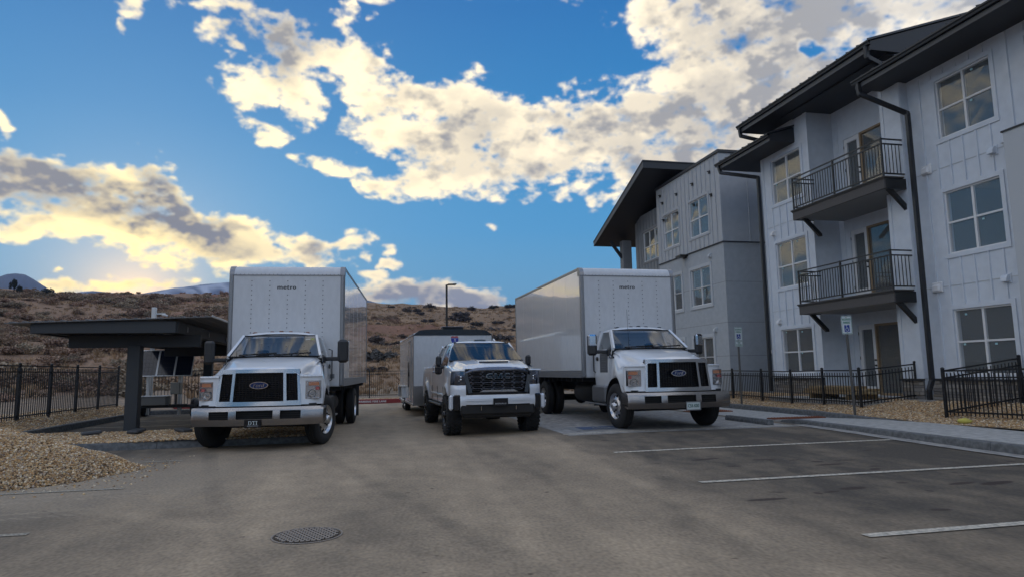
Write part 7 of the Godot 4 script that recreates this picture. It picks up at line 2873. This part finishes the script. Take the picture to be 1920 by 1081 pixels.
# ---------------------------------------------------------------- the cargo trailer behind it
func make_trailer() -> void:
	# origin on the ground under the middle of the front wall
	var t := thing("cargo_trailer", "white enclosed cargo trailer with a black rounded roof edge and road shield", "trailer", Vector3(2.82, 0.02, -21.84), 0.02)
	var skin_m := grained(mat("trailer_white", Color(0.60, 0.605, 0.61), 0.25), 0.03, 5, 0.94, 1.0, Vector3(0.6, 0.2, 0.6), 0.0, 61)
	skin_m.clearcoat_enabled = true
	skin_m.clearcoat = 0.6
	skin_m.clearcoat_roughness = 0.06
	var gloss: Material = mats.gloss_black
	var w := 1.29
	var f := mb()
	box2(f, Vector3(-w, 0.34, -0.03), Vector3(w, 2.60, 0.0))
	var front := obj("front_wall", f, skin_m, t)
	var sg := mb()
	box2(sg, Vector3(-w + 0.01, 0.34, 0.0015), Vector3(w - 0.01, 0.95, 0.006))
	bevel(sg, Vector3(0, 0.955, 0.006), Vector3(2.56, 0.02, 0.014), 0.004)
	obj("stone_guard", sg, mats.bare_metal, front)
	for s in [-1.0, 1.0]:
		var sw := mb()
		var low: Array = []
		holed(sw, [0.03, 6.2], [0.34, 2.60], [[3.35, 0.34, 5.15, 0.86]], func(u: float, v: float, d: float) -> Vector3: return Vector3((w - d) * s, v, -u), 0.03, 1)
		var wall_ := obj("side_wall", sw, skin_m, t)
		for k in 9:
			var sm := mb()
			var z := -0.65 - k * 0.61
			box2(sm, Vector3(s * (w - 0.001), 0.90 if z < -3.3 and z > -5.2 else 0.40, z - 0.008), Vector3(s * (w + 0.003), 2.52, z + 0.008))
			obj("seam_strip", sm, skin_m, wall_)
		var ca := mb()
		bevel(ca, Vector3(s * (w + 0.004), 0.36, -1.68), Vector3(0.03, 0.07, 3.3), 0.008)
		bevel(ca, Vector3(s * (w + 0.004), 0.36, -5.68), Vector3(0.03, 0.07, 1.0), 0.008)
		bevel(ca, Vector3(s * (w - 0.002), 1.46, -0.012), Vector3(0.03, 2.26, 0.03), 0.008)
		obj("edge_trim", ca, mats.aluminium, wall_)
		var fe := mb()
		bevel(fe, Vector3(s * (w + 0.06), 0.90, -4.25), Vector3(0.16, 0.05, 1.9), 0.015)
		bevel(fe, Vector3(s * (w + 0.06), 0.68, -3.32), Vector3(0.16, 0.42, 0.05), 0.015, Basis(Vector3.RIGHT, -0.25))
		bevel(fe, Vector3(s * (w + 0.06), 0.68, -5.18), Vector3(0.16, 0.42, 0.05), 0.015, Basis(Vector3.RIGHT, 0.25))
		obj("fender", fe, skin_m, t)
		for z in [-3.82, -4.68]:
			wheel(t, Vector3(s * 1.18, 0.36, z), s, 0.36, 0.22, 0.0, "front")
		# roof edge: black bonnet round the front corner, bright rail along the side
		var rail := mb()
		bevel(rail, Vector3(s * (w - 0.03), 2.615, -3.2), Vector3(0.10, 0.10, 6.0), 0.04)
		obj("roof_rail", rail, skin_m, t)
		if s < 0:
			var d := mb()
			box2(d, Vector3(-w - 0.012, 0.46, -1.72), Vector3(-w - 0.002, 2.42, -0.88))
			var door := obj("side_door", d, skin_m, t)
			var fr := mb()
			for e in [[-1.76, 0.42, -1.72, 2.46], [-0.88, 0.42, -0.84, 2.46], [-1.72, 2.42, -0.88, 2.46], [-1.72, 0.42, -0.88, 0.46]]:
				box2(fr, Vector3(-w - 0.020, e[1], e[0]), Vector3(-w - 0.001, e[3], e[2]))
			obj("door_frame", fr, mats.aluminium, door)
			var lk := mb()
			bevel(lk, Vector3(-w - 0.03, 1.35, -1.62), Vector3(0.04, 0.16, 0.10), 0.01)
			tube(lk, [Vector3(-w - 0.035, 0.9, -1.66), Vector3(-w - 0.035, 1.75, -1.66)], 0.014, 6)
			obj("latch", lk, mats.gloss_black, door)
	var rf := mb()
	var prof: Array = []
	for i in 15:
		var u := i / 7.0 - 1.0
		prof.append(Vector2(u * (w + 0.005), 2.79 - 0.035 * u * u - 0.15 * pow(absf(u), 14.0)))
	for span in [[0.015, -0.55, "roof_bonnet", gloss], [-0.55, -6.2, "roof_skin", skin_m]]:
		var st := mb()
		var r0: Array = []
		var r1: Array = []
		for p in prof:
			r0.append(Vector3(p.x, p.y, span[0]))
			r1.append(Vector3(p.x, p.y, span[1]))
		skin(st, [r0, r1], false, 1)
		if span[2] == "roof_bonnet":
			var ring: Array = [Vector3(-w, 2.585, span[0]), Vector3(w, 2.585, span[0])]
			for i in 15:
				ring.append(Vector3(prof[14 - i].x, prof[14 - i].y, span[0]))
			cap(st, ring, false)
			for s in [-1.0, 1.0]:
				var e: Array = [Vector3(s * (w + 0.006), 2.58, 0.015), Vector3(s * (w + 0.006), 2.58, -0.55), Vector3(s * (w + 0.006), 2.66, -0.55), Vector3(s * (w + 0.006), 2.66, 0.015)]
				if s < 0:
					e.reverse()
				quad(st, e[0], e[1], e[2], e[3])
		obj(span[2], st, span[3], t)
	var hat := mb()
	bevel(hat, Vector3(0.02, 2.835, -0.35), Vector3(0.70, 0.07, 0.5), 0.025)
	obj("roof_vent", hat, gloss, t)
	var hc := mb()
	bevel(hc, Vector3(0.02, 2.875, -0.35), Vector3(0.72, 0.02, 0.52), 0.008)
	obj("vent_lid", hc, mats.aluminium, t)
	var rearw := mb()
	box2(rearw, Vector3(-w, 0.34, -6.2), Vector3(w, 2.72, -6.16))
	box2(rearw, Vector3(-w + 0.03, 0.34, -6.16), Vector3(w - 0.03, 0.40, -0.03))
	obj("rear_wall", rearw, skin_m, t)
	# road shield sign on the front
	var sh: Array = [Vector2(-0.125, 0.115), Vector2(-0.07, 0.13), Vector2(0, 0.115), Vector2(0.07, 0.13), Vector2(0.125, 0.115), Vector2(0.142, 0.03), Vector2(0.13, -0.05), Vector2(0.08, -0.11), Vector2(0, -0.145), Vector2(-0.08, -0.11), Vector2(-0.13, -0.05), Vector2(-0.142, 0.03)]
	var o := Vector3(0.05, 2.445, 0.0)
	var s0 := mb()
	prism(s0, sh, Vector3.RIGHT, Vector3.UP, Vector3(0, 0, 0.006), o)
	var shield := obj("road_shield", s0, mats.sign_white, t)
	var s1 := mb()
	var inner: Array = []
	for p in sh:
		inner.append(p * 0.91)
	var s2: Array = [Vector2(-0.128, 0.052), Vector2(0.128, 0.052)]
	for k in [6, 7, 8, 9, 10]:
		s2.append(inner[k])
	prism(s1, s2, Vector3.RIGHT, Vector3.UP, Vector3(0, 0, 0.002), o + Vector3(0, 0, 0.0062))
	obj("shield_field", s1, mat("shield_blue", Color(0.02, 0.04, 0.30), 0.35), shield)
	var s3 := mb()
	prism(s3, [Vector2(-0.128, 0.062), Vector2(0.128, 0.062), inner[4], inner[3], inner[2], inner[1], inner[0]], Vector3.RIGHT, Vector3.UP, Vector3(0, 0, 0.002), o + Vector3(0, 0, 0.0062))
	obj("shield_header", s3, mat("shield_red", Color(0.38, 0.02, 0.03), 0.35), shield)
	text("shield_lettering", "1", 0.12, 0.04, 0.002, mats.sign_white, shield, o + Vector3(0, -0.035, 0.0095), Basis(), sans)
	# running gear and tongue
	var ch := mb()
	for s in [-1.0, 1.0]:
		bar(ch, Vector3(s * 0.6, 0.40, -0.2), Vector3(0, 0.48, 1.35), 0.07, 0.12)
		box2(ch, Vector3(s * 0.9, 0.24, -6.1), Vector3(s * 0.98, 0.34, -0.1))
	for z in [-3.82, -4.68]:
		tube(ch, [Vector3(-1.1, 0.34, z), Vector3(1.1, 0.34, z)], 0.05, 8)
	bevel(ch, Vector3(0, 0.45, 0.9), Vector3(0.10, 0.7, 0.10), 0.02)
	obj("chassis", ch, mats.underbody, t)


func _ready() -> void:
	camera_and_light()
	fonts()
	make_ground()
	make_lot()
	make_beds()
	make_kerbs()
	make_growth()
	make_signs()
	make_fences()
	make_carport()
	make_solar_trailer()
	make_building()
	vehicle_materials()
	make_trucks()
	make_pickup()
	make_trailer()


func fonts() -> void:
	var f := SystemFont.new()
	f.font_names = PackedStringArray(["Droid Sans"])
	f.font_weight = 700
	sans = f
	var g := SystemFont.new()
	g.font_names = PackedStringArray(["Droid Serif"])
	serif = g


func camera_and_light() -> void:
	var cam := Camera3D.new()
	cam.name = "camera"
	cam.fov = rad_to_deg(2.0 * atan(288.0 / 666.67))
	cam.near = 0.1
	cam.far = 9000.0
	cam.position = Vector3(0, 1.4, 0)
	cam.basis = Basis(Vector3.UP, CAM_TURN) * Basis(Vector3.RIGHT, CAM_TILT) * Basis(Vector3.BACK, CAM_ROLL)
	add_child(cam)
	var env := Environment.new()
	env.tonemap_mode = Environment.TONE_MAPPER_LINEAR
	env.tonemap_exposure = 1.14
	env.background_mode = Environment.BG_SKY
	env.sdfgi_enabled = true
	env.ssao_enabled = true
	env.ssil_enabled = true
	env.fog_enabled = true
	env.fog_light_color = Color(0.60, 0.75, 1.0)
	env.fog_density = 0.00014
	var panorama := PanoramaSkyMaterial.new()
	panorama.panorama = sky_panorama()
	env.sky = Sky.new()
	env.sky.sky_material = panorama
	var world := WorldEnvironment.new()
	world.name = "environment"
	world.environment = env
	add_child(world)
	var sun := DirectionalLight3D.new()
	sun.name = "sun"
	sun.light_color = Color(1.0, 0.78, 0.52)
	sun.light_energy = 0.6
	sun.light_angular_distance = 0.5
	sun.shadow_enabled = true
	sun.rotation = Vector3(deg_to_rad(-SUN_EL), PI - deg_to_rad(SUN_AZ), 0)
	add_child(sun)


const CAM_TURN := -0.21751
const CAM_TILT := 0.12310
const CAM_ROLL := -0.016576
